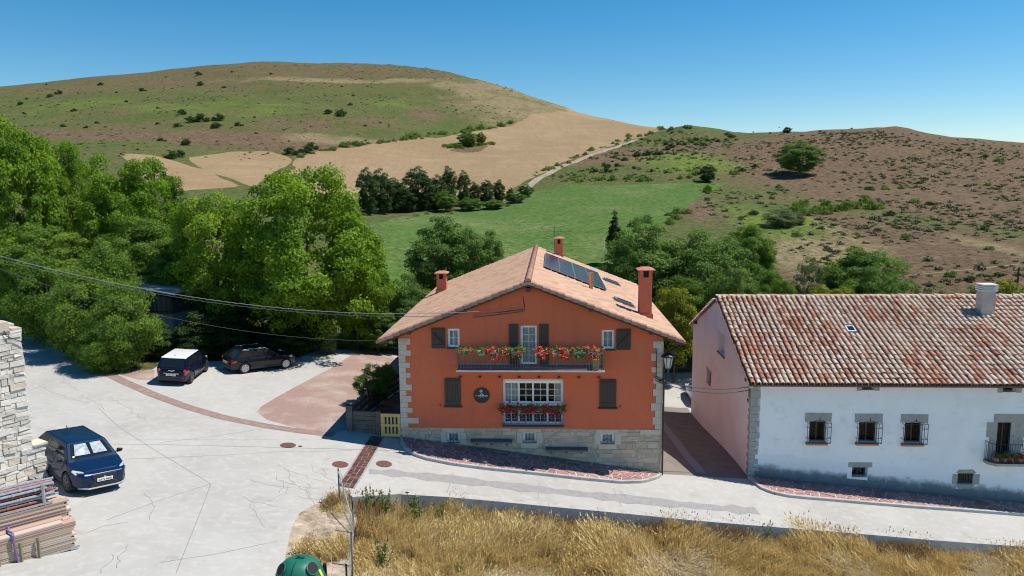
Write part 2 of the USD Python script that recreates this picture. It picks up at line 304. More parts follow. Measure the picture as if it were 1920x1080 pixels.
def terrain_mat(name, base, patches, cover=None, bump=.05, bscale=3, speck=(.45, 1.55)):
    """patches: (scale, colour, lo, hi); cover: colours chosen by the mesh's vegetation map (r, g, b), edges broken up by noise"""
    N = {'p': ('principled_bsdf', {'roughness': .95, 'specular_ior_level': .1}), 'g': ('geometry', {})}; L = []; last = None
    for i, nz in enumerate(patches):
        sc, c2, lo, hi = nz[:4]
        N[f'n{i}'] = ('noise_texture', {'scale': sc, 'detail': 6, 'roughness': .62})
        if len(nz) > 4: N[f'mp{i}'] = ('mapping', {'scale': nz[4]}); L += [('g.position', f'mp{i}.vector'), (f'mp{i}.vector', f'n{i}.vector')]
        else: L += [('g.position', f'n{i}.vector')]
        N[f'r{i}'] = ('map_range', {'from_min': lo, 'from_max': hi, 'clamp': True}); N[f'x{i}'] = ('mix_color', {'a': base, 'b': c2})
        L += [(f'n{i}.fac', f'r{i}.value'), (f'r{i}.result', f'x{i}.fac')]
        if last: L += [(last, f'x{i}.a')]
        last = f'x{i}.result'
    if cover:
        N['at'] = ('attribute', {'attribute': 'cover'}); N['sp'] = ('separate_color', {}); N['cn'] = ('noise_texture', {'scale': .09, 'detail': 8, 'roughness': .7})
        L += [('at.color', 'sp.color'), ('g.position', 'cn.vector')]
        for ch, (c2, c3) in cover.items():
            N['d' + ch] = ('math', {'math_type': 'add'}); N['e' + ch] = ('map_range', {'from_min': .82, 'from_max': 1.12, 'clamp': True}); N['y' + ch] = ('mix_color', {})
            N['f' + ch] = ('noise_texture', {'scale': .5, 'detail': 6, 'roughness': .7}); N['h' + ch] = ('map_range', {'from_min': .4, 'from_max': .65, 'clamp': True}); N['z' + ch] = ('mix_color', {'a': c2, 'b': c3})
            L += [(f'sp.{ch}', f'd{ch}.value1'), ('cn.fac', f'd{ch}.value2'), (f'd{ch}.value', f'e{ch}.value'), (f'e{ch}.result', f'y{ch}.fac'), (last, f'y{ch}.a'),
                  ('g.position', f'f{ch}.vector'), (f'f{ch}.fac', f'h{ch}.value'), (f'h{ch}.result', f'z{ch}.fac'), (f'z{ch}.result', f'y{ch}.b')]
            last = f'y{ch}.result'
    N['q'] = ('noise_texture', {'scale': 1.3, 'detail': 8, 'roughness': .8}); N['qr'] = ('map_range', {'from_min': .34, 'from_max': .66, 'to_min': speck[0], 'to_max': speck[1], 'clamp': True}); N['qm'] = ('vector_math', {'math_type': 'scale'})
    L += [('g.position', 'q.vector'), ('q.fac', 'qr.value'), (last, 'qm.vector1'), ('qr.result', 'qm.scale')]; last = 'qm.vector'
    N['bn'] = ('noise_texture', {'scale': bscale, 'detail': 6, 'roughness': .7}); N['bp'] = ('bump', {'strength': 1.0, 'distance': bump})
    L += [(last, 'p.base_color'), ('g.position', 'bn.vector'), ('bn.fac', 'bp.height'), ('bp.normal', 'p.normal')]
    MAT[name] = usdkit.material(stage, '/World/Looks/' + name, N, L, surface='p.BSDF')
terrain_mat('hill_ground', (0.105, 0.113, 0.038), [(.035, (0.084, 0.113, 0.029), .42, .62), (.12, (0.139, 0.113, 0.050), .5, .7), (.6, (0.071, 0.084, 0.025), .52, .72), (2.2, (0.151, 0.130, 0.063), .6, .8)],
            {'r': ((.130, .086, .050), (.172, .120, .072)), 'g': ((.12, .168, .030), (.145, .18, .036)), 'b': ((.25, .20, .105), (.19, .145, .08))}, bump=.5, bscale=.9)
terrain_mat('field_soil', (.285, .203, .113), [(.03, (.262, .180, .098), .42, .62), (.10, (.318, .232, .134), .5, .7), (.5, (.252, .175, .097), .5, .75, (1, .12, .3)), (1.5, (.302, .226, .130), .55, .8)], bump=.06, bscale=1.5, speck=(.82, 1.2))
terrain_mat('meadow_grass', (.080, .140, .030), [(.03, (.062, .122, .024), .4, .6), (.06, (.135, .165, .058), .5, .66), (.25, (.095, .14, .038), .45, .7, (1, .22, 1)), (.5, (.16, .17, .075), .6, .74, (.25, 1, 1)), (1.4, (.06, .115, .02), .55, .75)], bump=.12, bscale=2)
terrain_mat('yard_earth', (.24, .20, .16), [(.4, (.16, .13, .09), .4, .65), (2, (.12, .12, .05), .55, .75)], bump=.05)
terrain_mat('field_earth', (.20, .145, .085), [(.5, (.13, .09, .05), .4, .65), (3, (.34, .26, .16), .5, .75)], bump=.08)
terrain_mat('verge_earth', (.36, .29, .215), [(1.2, (.24, .175, .11), .45, .65), (5, (.44, .38, .30), .5, .75)], bump=.06)
terrain_mat('track_gravel', (.34, .28, .21), [(.8, (.24, .20, .13), .45, .7)], bump=.04)

# ------------------------------------------------------------------ the lie of the land
def ray(u, v): return FW + RT * ((u - 960) / FPX) + UP * ((540 - v) / FPX)
def at_z(u, v, z): d = ray(u, v); return CAM + d * ((z - CAMH) / d[2])
def at_D(u, v, D): return CAM + ray(u, v) * D
_zp = [  # levels surveyed on the ground nearby: bearing, height
    (753, 819, 0), (870, 834, -.42), (1000, 853, -.84), (1120, 868, -1.25), (1240, 884, -1.61), (1409, 895, -2.53), (1660, 920, -3.1), (1920, 945, -3.75), (1300, 790, -4.0), (1270, 735, -4.4),
    (760, 915, -.45), (1000, 935, -1.15), (1300, 962, -2.1), (1600, 985, -2.95), (1920, 1012, -3.7), (640, 900, .05), (700, 820, .1),
    (150, 925, 1.4), (60, 1000, 1.5), (140, 1070, 1.45), (400, 1080, .95), (400, 900, .85), (560, 960, .45), (530, 1075, .6), (620, 800, .25), (400, 800, .8), (200, 780, 1.3),
    (320, 715, 1.25), (480, 700, .85), (620, 665, .5), (680, 660, .4), (100, 690, 1.8), (0, 575, 2.9), (60, 620, 2.3), (700, 700, .25), (-300, 700, 2.5), (-300, 560, 3.4), (-200, 1000, 1.8),
    (640, 1080, .1), (900, 1080, -.9), (1300, 1080, -2.2), (1900, 1080, -3.9), (1000, 1300, -1.2), (1800, 1400, -3.6), (300, 1400, .9), (-300, 1400, 1.8), (2300, 1010, -4.6), (2300, 1200, -4.8)]
_dp = [  # and far off: bearing, distance
    (760, 650, 60), (780, 510, 72), (900, 470, 84), (735, 412, 118), (900, 392, 128), (1100, 350, 150), (1300, 345, 146), (1200, 420, 105), (1130, 400, 112), (1000, 420, 104), (1050, 490, 82),
    (690, 335, 165), (850, 330, 170), (960, 363, 152), (560, 300, 175), (1000, 300, 195), (1250, 240, 275), (1050, 215, 292), (800, 265, 218), (370, 290, 168), (240, 292, 150), (620, 280, 190), (900, 246, 240),
    (1150, 262, 248), (1100, 320, 180), (600, 200, 262), (300, 200, 255), (0, 232, 225), (450, 116, 420), (200, 143, 412), (0, 166, 400), (-300, 215, 380), (850, 128, 400), (640, 118, 418), (700, 150, 350), (300, 160, 345), (500, 250, 215), (150, 260, 190),
    (940, 157, 350), (1060, 204, 320), (1180, 228, 310), (1280, 238, 250), (1200, 290, 195), (1400, 262, 262), (1500, 247, 212), (1690, 242, 222), (1800, 262, 226), (1920, 273, 230), (2200, 300, 220), (1500, 310, 168),
    (1700, 400, 115), (1900, 400, 112), (1500, 400, 112), (1650, 490, 82), (1900, 540, 70), (1480, 490, 84), (1330, 350, 146), (1400, 300, 178), (1700, 320, 160), (1900, 330, 155), (1300, 265, 225), (1350, 560, 74), (1600, 660, 60), (1250, 680, 62), (1420, 670, 61), (1900, 640, 58), (2200, 500, 68), (2200, 400, 105),
    (100, 420, 80), (300, 400, 82), (-200, 400, 80), (450, 350, 118), (500, 420, 84), (640, 470, 78), (250, 340, 120), (0, 330, 120), (-300, 330, 120), (-300, 260, 220)]
_P = [at_z(u, v, z) for u, v, z in _zp] + [at_D(u, v, D) for u, v, D in _dp]
for (u, v, D, k, drop) in ((450, 116, 420, 1.35, 8), (200, 143, 412, 1.35, 8), (0, 166, 400, 1.35, 8), (-300, 215, 380, 1.35, 8), (850, 128, 400, 1.35, 25), (1060, 204, 320, 1.4, 25), (1250, 240, 275, 1.5, 18), (1500, 247, 212, 1.4, 8), (1690, 242, 222, 1.4, 10), (1920, 273, 230, 1.4, 8), (1400, 262, 262, 1.4, 14), (2200, 300, 220, 1.4, 8)):
    p = at_D(u, v, D); q = CAM + (p - CAM) * k; q[2] = p[2] - drop; _P.append(q)      # behind each crest the land falls away
_P = np.array(_P)
_rbf = RBFInterpolator(_P[:, :2], _P[:, 2], kernel='linear', smoothing=.3)
GX0, GX1, GY0, GY1, GS = -440, 440, 2, 600, 2.0
_gx, _gy = np.arange(GX0, GX1 + .1, GS), np.arange(GY0, GY1 + .1, GS)
_gg = np.stack(np.meshgrid(_gx, _gy, indexing='ij'), -1).reshape(-1, 2)
from scipy.ndimage import gaussian_filter
_Z = _rbf(_gg).reshape(len(_gx), len(_gy))
_far = np.clip((_gy - 70) / 60, 0, 1)[None, :]
_Z = _Z * (1 - _far) + gaussian_filter(_Z, 4) * _far
_Z = gaussian_filter(_Z, .8)
_Z += (meshkit.fbm(np.c_[_gg / 22, np.zeros(len(_gg))], 4, 3).reshape(_Z.shape) - .5) * np.clip((_gy - 90) / 100, 0, 1.6)[None, :] * 2.2
for (u, v, D, hh, rr__) in ((1685, 240, 219, 1.8, 8), (1283, 240, 246, 2.0, 7), (1330, 247, 250, 1.0, 7), (1560, 246, 225, .7, 8), (1840, 262, 226, .8, 9)):
    c_ = at_D(u, v, D); _Z += hh * np.exp(-((_gx[:, None] - c_[0]) ** 2 + (_gy[None, :] - c_[1]) ** 2) / rr__ ** 2)
def Z(x, y, order=1):
    x, y = np.asarray(x, float), np.asarray(y, float)
    r = map_coordinates(_Z, [np.atleast_1d((x - GX0) / GS).ravel(), np.atleast_1d((y - GY0) / GS).ravel()], order=order, mode='nearest')
    return r.reshape(x.shape) if x.ndim else float(r[0])
_t = np.concatenate([np.arange(12, 80, .5), np.geomspace(80, 620, 500)])
def G(u, v):
    """where a line of sight meets the land"""
    q = CAM + ray(u, v) * _t[:, None]; d = q[:, 2] - Z(q[:, 0], q[:, 1])
    k = np.nonzero(d < 0)[0]
    if not len(k): return q[-1]
    k = max(k[0], 1); a = d[k - 1] / (d[k - 1] - d[k] + 1e-12); p = q[k - 1] * (1 - a) + q[k] * a
    return np.array([p[0], p[1], float(Z(p[0], p[1]))])
def gxy(pts): return [tuple(G(u, v)[:2]) for u, v in pts]
def P3(x, y, dz=0): return np.array([x, y, float(Z(x, y)) + dz])
def drape(poly, step, off=0.0, zf=Z):
    """the plan polygon laid on the land as a grid of cells"""
    mb = MB(); x0, y0, x1, y1 = poly.bounds
    ix, iy = np.arange(math.floor(x0 / step), math.ceil(x1 / step)), np.arange(math.floor(y0 / step), math.ceil(y1 / step))
    X, Y = [a.ravel() for a in np.meshgrid(ix * step, iy * step, indexing='ij')]
    cells = shapely.box(X, Y, X + step, Y + step); shapely.prepare(poly)
    ins = shapely.contains_properly(poly, cells); cut = shapely.intersects(poly, cells) & ~ins
    v = np.stack([np.stack([X[ins] + a * step, Y[ins] + b * step], -1) for a, b in ((0, 0), (1, 0), (1, 1), (0, 1))], 1).reshape(-1, 2)
    V, F = [v], [np.arange(len(v)).reshape(-1, 4)[:, [0, 1, 2]], np.arange(len(v)).reshape(-1, 4)[:, [0, 2, 3]]]; n = len(v)
    for g in shapely.intersection(poly, cells[cut]):
        for h in getattr(g, 'geoms', [g]):
            if h.geom_type != 'Polygon' or h.area < 1e-7: continue
            for t in shapely.constrained_delaunay_triangles(h).geoms:
                c = np.array(t.exterior.coords)[:3]
                if np.cross(c[1] - c[0], c[2] - c[0]) < 0: c = c[::-1]
                V.append(c); F.append(np.array([[n, n + 1, n + 2]])); n += 3
    V = np.vstack(V); F = np.vstack(F)
    key, inv = np.unique(np.round(V, 4), axis=0, return_inverse=True); F = inv.ravel()[F]
    F = F[(F[:, 0] != F[:, 1]) & (F[:, 1] != F[:, 2]) & (F[:, 0] != F[:, 2])]
    return np.c_[key, zf(key[:, 0], key[:, 1]) + off], F
def ribbon(pts, w, off, step=.5, jitter=0, rng=None):
    """a strip w wide along plan points, lying on the land"""
    ls = LineString(pts); n = max(2, int(ls.length / step) + 1)
    p = np.array([ls.interpolate(t, True).coords[0] for t in np.linspace(0, 1, n)])
    t = np.gradient(p, axis=0); t /= np.linalg.norm(t, axis=1, keepdims=True); nn = np.c_[-t[:, 1], t[:, 0]]
    if jitter: p = p + nn * rng.normal(0, jitter, (n, 1))
    ww = w / 2 * (np.ones(n) if not jitter else rng.uniform(.5, 1.3, n))
    a, b = p + nn * ww[:, None], p - nn * ww[:, None]
    v = np.vstack([np.c_[a, Z(a[:, 0], a[:, 1]) + off], np.c_[b, Z(b[:, 0], b[:, 1]) + off]])
    return v, np.array([[i, i + n, i + n + 1, i + 1] for i in range(n - 1)])

PSI = .0545
EX = np.array([math.cos(PSI), -math.sin(PSI), 0]); EY = np.array([math.sin(PSI), math.cos(PSI), 0])
HO, WO = np.array([-5.43, 34.1, 0]), np.array([11.75, 34.82, 0])       # front left corners of the two houses
HW, HD, WD, WW = 12.5, 18.4, 14.9, 20.0
def hp(a, b): return tuple((HO + EX * a + EY * b)[:2])
def wp(a, b): return tuple((WO + EX * a + EY * b)[:2])
house_plan = Polygon([hp(0, 0), hp(HW, 0), hp(HW, HD), hp(0, HD)])
white_plan = Polygon([wp(0, 0), wp(WW, 0), wp(WW, WD), wp(0, WD)])

# ------------------------------------------------------------------ ground, roads, fields
rng = np.random.default_rng(7)
def wob(p, amt, f=1.0, seed=0):
    """a plan polygon with a slightly wandering edge"""
    ls = p.exterior; n = int(ls.length / f); c = np.array([ls.interpolate(t, True).coords[0] for t in np.linspace(0, 1, n, endpoint=False)])
    k = meshkit.fbm(np.c_[c * .35 / f, np.full(n, seed)], 3, seed) - .5; k2 = meshkit.fbm(np.c_[c * .35 / f, np.full(n, seed + 9)], 3, seed + 5) - .5
    return Polygon(c + np.c_[k, k2] * amt * 2).buffer(0)
KERB = gxy([(655, 928), (760, 921), (880, 930), (1000, 942), (1150, 956), (1300, 971), (1450, 983), (1600, 995), (1760, 1009), (1920, 1020)])
KERB = KERB + [(KERB[-1][0] + 14, KERB[-1][1] - 1.6)]
VERGE = gxy([(518, 1130), (530, 1080), (538, 1030), (548, 985), (562, 962), (590, 946), (634, 935), (655, 928)])
near_l = [(-46, 8), (VERGE[0][0] - .6, 8)]
wall_back = gxy([(640, 655), (600, 657), (560, 668), (530, 684), (420, 676), (300, 684), (285, 693), (230, 693), (170, 683), (110, 655), (60, 622), (30, 596), (0, 570)])
wl_ = np.array(wall_back[-1]); wdir = np.array([-.55, .83]); wall_back += [tuple(wl_ + wdir * 14), tuple(wl_ + wdir * 14 + np.array([-8, -4]))]
court = [wp(-.2, WD + 9), wp(8, WD + 9.5), wp(8, WD + 2)]
road_poly = Polygon([near_l[0]] + [near_l[1]] + VERGE + KERB[1:] + [(42, KERB[-1][1] + 6), (42, 40)] + [wp(WW, 2)] + court[::-1] + [hp(HW, WD + 11), hp(HW, 10)] +
                    [hp(2, 10), hp(0, .3), hp(-2.6, .5), hp(-2.4, 4), hp(-1.9, 8), hp(-1.3, 14), hp(-1.0, 17.2)] + gxy([(680, 652)]) + wall_back + [(-46, 36)]).buffer(0)
if road_poly.geom_type != 'Polygon': road_poly = max(road_poly.geoms, key=lambda g: g.area)
road = obj('concrete_road', drape(road_poly, 1.0), 'concrete', smooth=True, kind='structure', label='pale cracked concrete square and village street')
field_poly = Polygon(VERGE[-1:] + KERB[1:] + [(40, 6), (2, 6)] + gxy([(660, 1180), (657, 1080), (662, 1010), (668, 975), (645, 938)])).buffer(0)
verge_poly = Polygon(VERGE + gxy([(645, 938), (668, 975), (662, 1010), (657, 1080), (660, 1180)])).buffer(0)
kerb_line = LineString(KERB)
def Zfield(x, y):
    q = shapely.points(np.c_[np.ravel(x), np.ravel(y)]); d = shapely.distance(kerb_line, q).reshape(np.shape(x))
    return Z(x, y) - .55 - .35 * np.clip(d / 3.5, 0, 1) + (meshkit.fbm(np.stack([np.asarray(x) * .5, np.asarray(y) * .5, np.zeros(np.shape(x))], -1), 3, 11) - .5) * .5 * np.clip(d, 0, 1)
obj('dry_field', drape(field_poly.buffer(.15), .8, zf=Zfield), 'field_earth', smooth=True, kind='structure', label='sloping field of dry earth below the street')
obj('dry_verge', drape(verge_poly, .7, .004), 'verge_earth', smooth=True, kind='structure', label='bare dusty verge beside the chain link fence')
garden_poly = Polygon([hp(-2.6, .5), hp(0, .3), hp(0, HD), hp(-.4, HD + 2)] + gxy([(700, 645), (684, 652)]) + [hp(-1.0, 17.2), hp(-1.3, 14), hp(-1.9, 8), hp(-2.4, 4)]).buffer(0)
obj('garden_ground', drape(garden_poly, 1.0, .006), 'yard_earth', smooth=True, kind='structure', label='earth of the narrow side garden of the orange house')
taken = shapely.union_all([road_poly, field_poly, verge_poly, garden_poly])

brown_poly = wob(Polygon(gxy([(480, 352), (560, 300), (620, 281), (700, 270), (800, 258), (880, 247), (950, 238), (990, 222), (1010, 212), (1060, 210), (1100, 214), (1150, 226), (1200, 234), (1262, 238), (1240, 246), (1180, 262), (1130, 279), (1090, 292), (1050, 310), (1010, 328), (980, 345), (935, 368), (880, 372), (800, 372), (700, 372), (600, 372)])), 2.2, 3, 1)
brown2_poly = wob(Polygon(gxy([(360, 296), (430, 284), (505, 283), (548, 300), (545, 306), (470, 350), (400, 322), (372, 310)])), 1.5, 3, 2)
stubble_poly = wob(Polygon(gxy([(225, 288), (280, 290), (340, 306), (400, 322), (450, 350), (330, 360), (250, 330)])), 1.5, 3, 3).difference(brown2_poly)
meadow_poly = wob(Polygon(gxy([(705, 425), (735, 408), (800, 398), (840, 402), (900, 388), (975, 378), (1000, 360), (1060, 344), (1140, 347), (1240, 345), (1340, 340), (1362, 344), (1320, 368), (1280, 394), (1245, 412), (1200, 440), (1190, 480), (1180, 540), (1000, 560), (850, 560), (720, 545), (700, 500)])), 1.6, 3, 4)
brown_poly = brown_poly.difference(meadow_poly)
track_pts = gxy([(935, 382), (975, 362), (1012, 333), (1040, 318), (1064, 308), (1095, 296), (1130, 284), (1165, 272), (1192, 262)])
track_poly = LineString(track_pts).buffer(.95)
island_poly = wob(Polygon(gxy([(840, 282), (865, 272), (912, 268), (916, 274), (900, 284), (862, 286)])), 1, 2, 5)
land = sbox(GX0 + 4, 7, GX1 - 4, GY1 - 4)
fields = [('ploughed_field', brown_poly.difference(shapely.union_all([track_poly, island_poly])), 'field_soil', 'large bare tan ploughed field below the hill'), ('ploughed_field', brown2_poly, 'field_soil', 'small ploughed field left of the large one'),
          ('stubble_field', stubble_poly, 'field_soil', 'pale stubble strip above the left trees'), ('meadow', meadow_poly.difference(track_poly), 'meadow_grass', 'green mown meadow in the valley'), ('gravel_track', track_poly, 'track_gravel', 'pale gravel track climbing along the field edge')]
for n, p, m, lab in fields:
    obj(n, drape(p, 4.0), m, smooth=True, kind='structure', label=lab)
rest = land.difference(shapely.union_all([f[1] for f in fields])).difference(taken.buffer(-.5))
nearbox = sbox(-60, 7, 60, 76)
def zlow(x, y): return Z(x, y) - .07
# vegetation of the slopes: bearing, half widths (in bearings), kind
_cov = [('r', 450, 130, 520, 14), ('r', 150, 165, 200, 9), ('r', 800, 128, 120, 10), ('r', 1400, 275, 170, 18), ('r', 1820, 290, 260, 34), ('r', 1620, 258, 240, 16), ('r', 1850, 390, 220, 60), ('r', 1700, 530, 300, 30), ('r', 1560, 350, 120, 30), ('b', 640, 154, 260, 4), ('b', 850, 160, 70, 7), ('r', 200, 245, 130, 16), ('r', 560, 235, 130, 18), ('r', 700, 228, 90, 20), ('b', 620, 262, 120, 5),
        ('g', 420, 205, 260, 22), ('g', 740, 195, 70, 14), ('g', 120, 200, 130, 18), ('g', 620, 285, 40, 6), ('r', 900, 190, 110, 26), ('b', 880, 175, 40, 10), ('b', 985, 185, 70, 12), ('b', 1040, 195, 50, 8), ('r', 790, 215, 60, 22),
        ('r', 1650, 330, 330, 75), ('r', 1750, 470, 260, 95), ('r', 1480, 290, 190, 40), ('r', 1300, 390, 45, 26), ('b', 1900, 470, 60, 60), ('g', 1400, 400, 70, 18), ('g', 1530, 430, 75, 20), ('g', 1430, 425, 60, 22), ('b', 1600, 445, 60, 16), ('b', 1480, 470, 70, 25), ('g', 1290, 300, 110, 28), ('g', 1480, 440, 50, 16), ('b', 1560, 470, 90, 14), ('r', 1620, 500, 90, 20)]
_covw = []
for ch, u, v, du, dv in _cov:
    c = G(u, v); e = G(u + du, v); nearp = G(u, v + dv); farp = G(u, max(v - dv, 60)); _covw.append((ch, c[:2], abs(e[0] - c[0]), max(12, min(90, abs(farp[1] - nearp[1]) / 2))))
def cover_of(v):
    out = np.zeros((len(v), 3))
    for ch, c, rx, ry in _covw:
        d = np.sqrt(((v[:, 0] - c[0]) / rx) ** 2 + ((v[:, 1] - c[1]) / ry) ** 2); k = 'rgb'.index(ch)
        out[:, k] = np.maximum(out[:, k], np.clip(1.5 - d, 0, 1) * (.86 if ch == 'r' and c[0] > 22 else .50 if ch == 'r' else .44 if ch == 'g' and c[0] < 22 else .60))
    return out
for n, p, st, lab in (('hills', rest.difference(nearbox), 4.0, 'grassy heath hills around the village'), ('hills', rest.intersection(nearbox), 2.0, 'rough ground under the trees near the houses')):
    v, f = drape(p, st, zf=zlow if st < 3 else Z)
    h = obj(n, (v, f), 'hill_ground', smooth=True, kind='structure', label=lab)
    UsdGeom.PrimvarsAPI(h).CreatePrimvar('cover', Sdf.ValueTypeNames.Color3fArray, 'vertex').Set(Vt.Vec3fArray.FromNumpy(cover_of(v).astype(np.float32)))

# brick paving, patches, joints and cracks of the road
apron = Polygon(gxy([(482, 772), (490, 762), (520, 744), (560, 722), (620, 691), (666, 662), (676, 656)]) + [hp(-1.1, 16.8), hp(-1.45, 14), hp(-2.05, 8), hp(-2.55, 4), hp(-2.7, .6)] + gxy([(628, 812), (560, 803), (500, 787)])).buffer(0)
obj('red_apron', drape(apron, 1, .005), 'red_paving', road, smooth=True)
obj('red_apron', drape(Polygon(gxy([(172, 684), (290, 694), (288, 712), (262, 712), (215, 700)])).buffer(0), 1, .004), 'red_paving', road, smooth=True)
bpts = gxy([(168, 684), (195, 697), (235, 717), (290, 741), (350, 763), (420, 783), (500, 799), (560, 808), (626, 816)])
obj('brick_band', ribbon(bpts, .62, .009), 'brick_band', road)
obj('repair_strip', ribbon(gxy([(692, 884), (760, 889), (850, 899), (960, 912), (1080, 925), (1200, 938), (1320, 950), (1420, 958)]), .72, .005, jitter=.015, rng=rng), 'concrete_patch', road)
obj('alley_paving', drape(Polygon([hp(HW + .02, .1), wp(-.03, -.3), wp(-.03, 16.2), hp(HW + .02, 17.0)]), 1, .003), 'alley_concrete', road, smooth=True, label='brown paving of the alley with the shade between the houses painted into its colour')  # brown paving sheet; its dark colour carries painted shade
obj('repair_strip', ribbon([hp(HW + 1.9, 13), hp(HW + 1.9, 8), hp(HW + 1.95, 4), hp(HW + 2.2, 1.2)], .5, .006), 'concrete_patch', road)
jm = MB()
for l in ([(185, 765), (222, 800), (300, 850), (395, 907)], [(235, 861), (330, 857), (430, 853), (520, 847), (660, 845)], [(395, 907), (380, 950), (330, 1075)], [(395, 907), (300, 938), (200, 975)], [(300, 1055), (400, 1040), (520, 1015)],
          [(1011, 905), (1009, 935)], [(850, 885), (838, 925)], [(300, 830), (400, 818), (520, 800)], [(1150, 915), (1165, 950)]):
    m = ribbon(gxy(l), .022, .004, .4); jm.add(*m)
obj('expansion_joint', jm, 'crack_dark', road)
cm = MB()
crack_px = [[(85, 690), (115, 705), (128, 722), (150, 733)], [(60, 675), (100, 684), (140, 690)], [(150, 740), (175, 752), (196, 768)], [(205, 745), (240, 765), (275, 790)], [(70, 720), (100, 735), (140, 750), (170, 755)], [(60, 720), (75, 715)], [(520, 870), (560, 890), (600, 902), (636, 910)], [(540, 880), (545, 900), (575, 925), (590, 945)],
            [(575, 905), (580, 920), (578, 935)], [(525, 900), (560, 912), (600, 915)], [(560, 930), (600, 938), (632, 930)], [(585, 870), (592, 885), (612, 890)], [(605, 880), (615, 898), (628, 905)], [(500, 940), (530, 925), (550, 905)], [(470, 900), (510, 912), (545, 915)], [(470, 945), (480, 970), (500, 990)], [(455, 930), (470, 940), (520, 950)], [(520, 890), (530, 905), (525, 925)],
            [(270, 925), (290, 940), (280, 975)], [(240, 1020), (225, 1050), (220, 1065)], [(210, 1040), (190, 1075)], [(610, 895), (630, 900)], [(715, 880), (760, 900)], [(160, 1000), (200, 985), (240, 980)], [(120, 655), (150, 665), (180, 690)]]
for l in crack_px:
    p = np.array(gxy(l)); ls = LineString(p); n = int(ls.length / .25) + 2
    q = np.array([ls.interpolate(t, True).coords[0] for t in np.linspace(0, 1, n)]); q[1:-1] += rng.normal(0, .07, (n - 2, 2))
    cm.add(*ribbon(q, .02, .0045, .15, .006, rng))
obj('crack', cm, 'crack_dark', road, kind='stuff')
# brick drain across the street
da, db = np.array(G(648, 914)[:2]), np.array(G(707, 819)[:2]); dt = (db - da) / np.linalg.norm(db - da); dn = np.array([-dt[1], dt[0]])
drain = thing('brick_drain', 'channel of dark red bricks crossing the street below the wooden gate', 'drain')
obj('bed', ribbon([da, db], .74, .006), 'concrete_patch', drain)
bm = MB(); Ld = np.linalg.norm(db - da)
for i in range(int(Ld / .13)):
    for j in range(3):
        c = da + dt * (.08 + i * .13) + dn * ((j - 1) * .2 + rng.normal(0, .004)); z = float(Z(*c)) + .012 + rng.uniform(0, .006)
        R = np.array([[dn[0], dt[0], 0], [dn[1], dt[1], 0], [0, 0, 1]]); R[2, 1] = (Z(*(c + dt * .2)) - Z(*(c - dt * .2))) / .4
        v = np.array([[x, y, w] for x in (-.094, .094) for y in (-.06, .06) for w in (-.02, .008)]) @ R.T + [c[0], c[1], z]
        bm.add(v, [[0, 1, 3, 2], [4, 6, 7, 5], [0, 4, 5, 1], [2, 3, 7, 6], [0, 2, 6, 4], [1, 5, 7, 3]])
obj('brick', bm, 'drain_brick', drain, kind='stuff', tone='each')
# manhole covers
for (u, v, r, lab) in ((540, 835, .30, 'round rusty manhole cover left of the other two, out in the concrete square'), (638, 871, .30, 'round rusty manhole cover just left of the brick drain'), (720, 870, .30, 'round rusty manhole cover just right of the brick drain'), (563, 837, .08, 'tiny iron valve cover beside the left manhole')):
    p = G(u, v); t = thing('manhole_cover', lab, 'manhole cover', p)
    sl = np.array([Z(p[0] + .3, p[1]) - Z(p[0] - .3, p[1]), Z(p[0], p[1] + .3) - Z(p[0], p[1] - .3)]) / .6
    lid = MB().cyl((0, 0, -.05), (0, 0, .018), r, 32); ring = MB().prism(Point(0, 0).buffer(r * 1.16, 16).difference(Point(0, 0).buffer(r * 1.02, 16)), lambda x, y, k: (x, y, k), -.05, .012)
    for k in range(-4, 5):
        if r > .2: lid.box((-.9 * math.sqrt(max(0, r * r - (k * r / 5) ** 2)), k * r / 5 - .012, .017), (.9 * math.sqrt(max(0, r * r - (k * r / 5) ** 2)), k * r / 5 + .012, .023))
    for n, m in (('lid', lid), ('frame', ring)):
        vv, ff = m.get(); vv = vv + np.c_[np.zeros((len(vv), 2)), vv[:, :2] @ sl]
        obj(n, (vv, ff), 'rust_iron', t)
# low concrete edge between street and field
edge = thing('field_edge_wall', 'low concrete kerb wall along the street above the dry field', 'kerb wall')
kl = kerb_line; nseg = int(kl.length / 2.0)
for i in range(nseg):
    t0, t1 = i / nseg, (i + 1) / nseg; a, b = np.array(kl.interpolate(t0, True).coords[0]), np.array(kl.interpolate(t1, True).coords[0])
    d = (b - a) / np.linalg.norm(b - a); n = np.array([d[1], -d[0]])
    if n[1] > 0: n = -n
    a, b = a + d * .006, b - d * .006; za, zb = float(Z(*a)), float(Z(*b)); w = .38
    v = [(a[0], a[1], za - 1.3), (a[0] + n[0] * w, a[1] + n[1] * w, za - 1.3), (b[0] + n[0] * w, b[1] + n[1] * w, zb - 1.3), (b[0], b[1], zb - 1.3)]
    v += [(x, y, (za if k in (0, 1) else zb) + .07 - (.012 if k in (1, 2) else 0)) for k, (x, y, z) in enumerate(v)]
    obj('kerb_block', (np.array(v), np.array([[0, 3, 2, 1], [4, 5, 6, 7], [0, 1, 5, 4], [1, 2, 6, 5], [2, 3, 7, 6], [3, 0, 4, 7]])), 'concrete_kerb', edge)

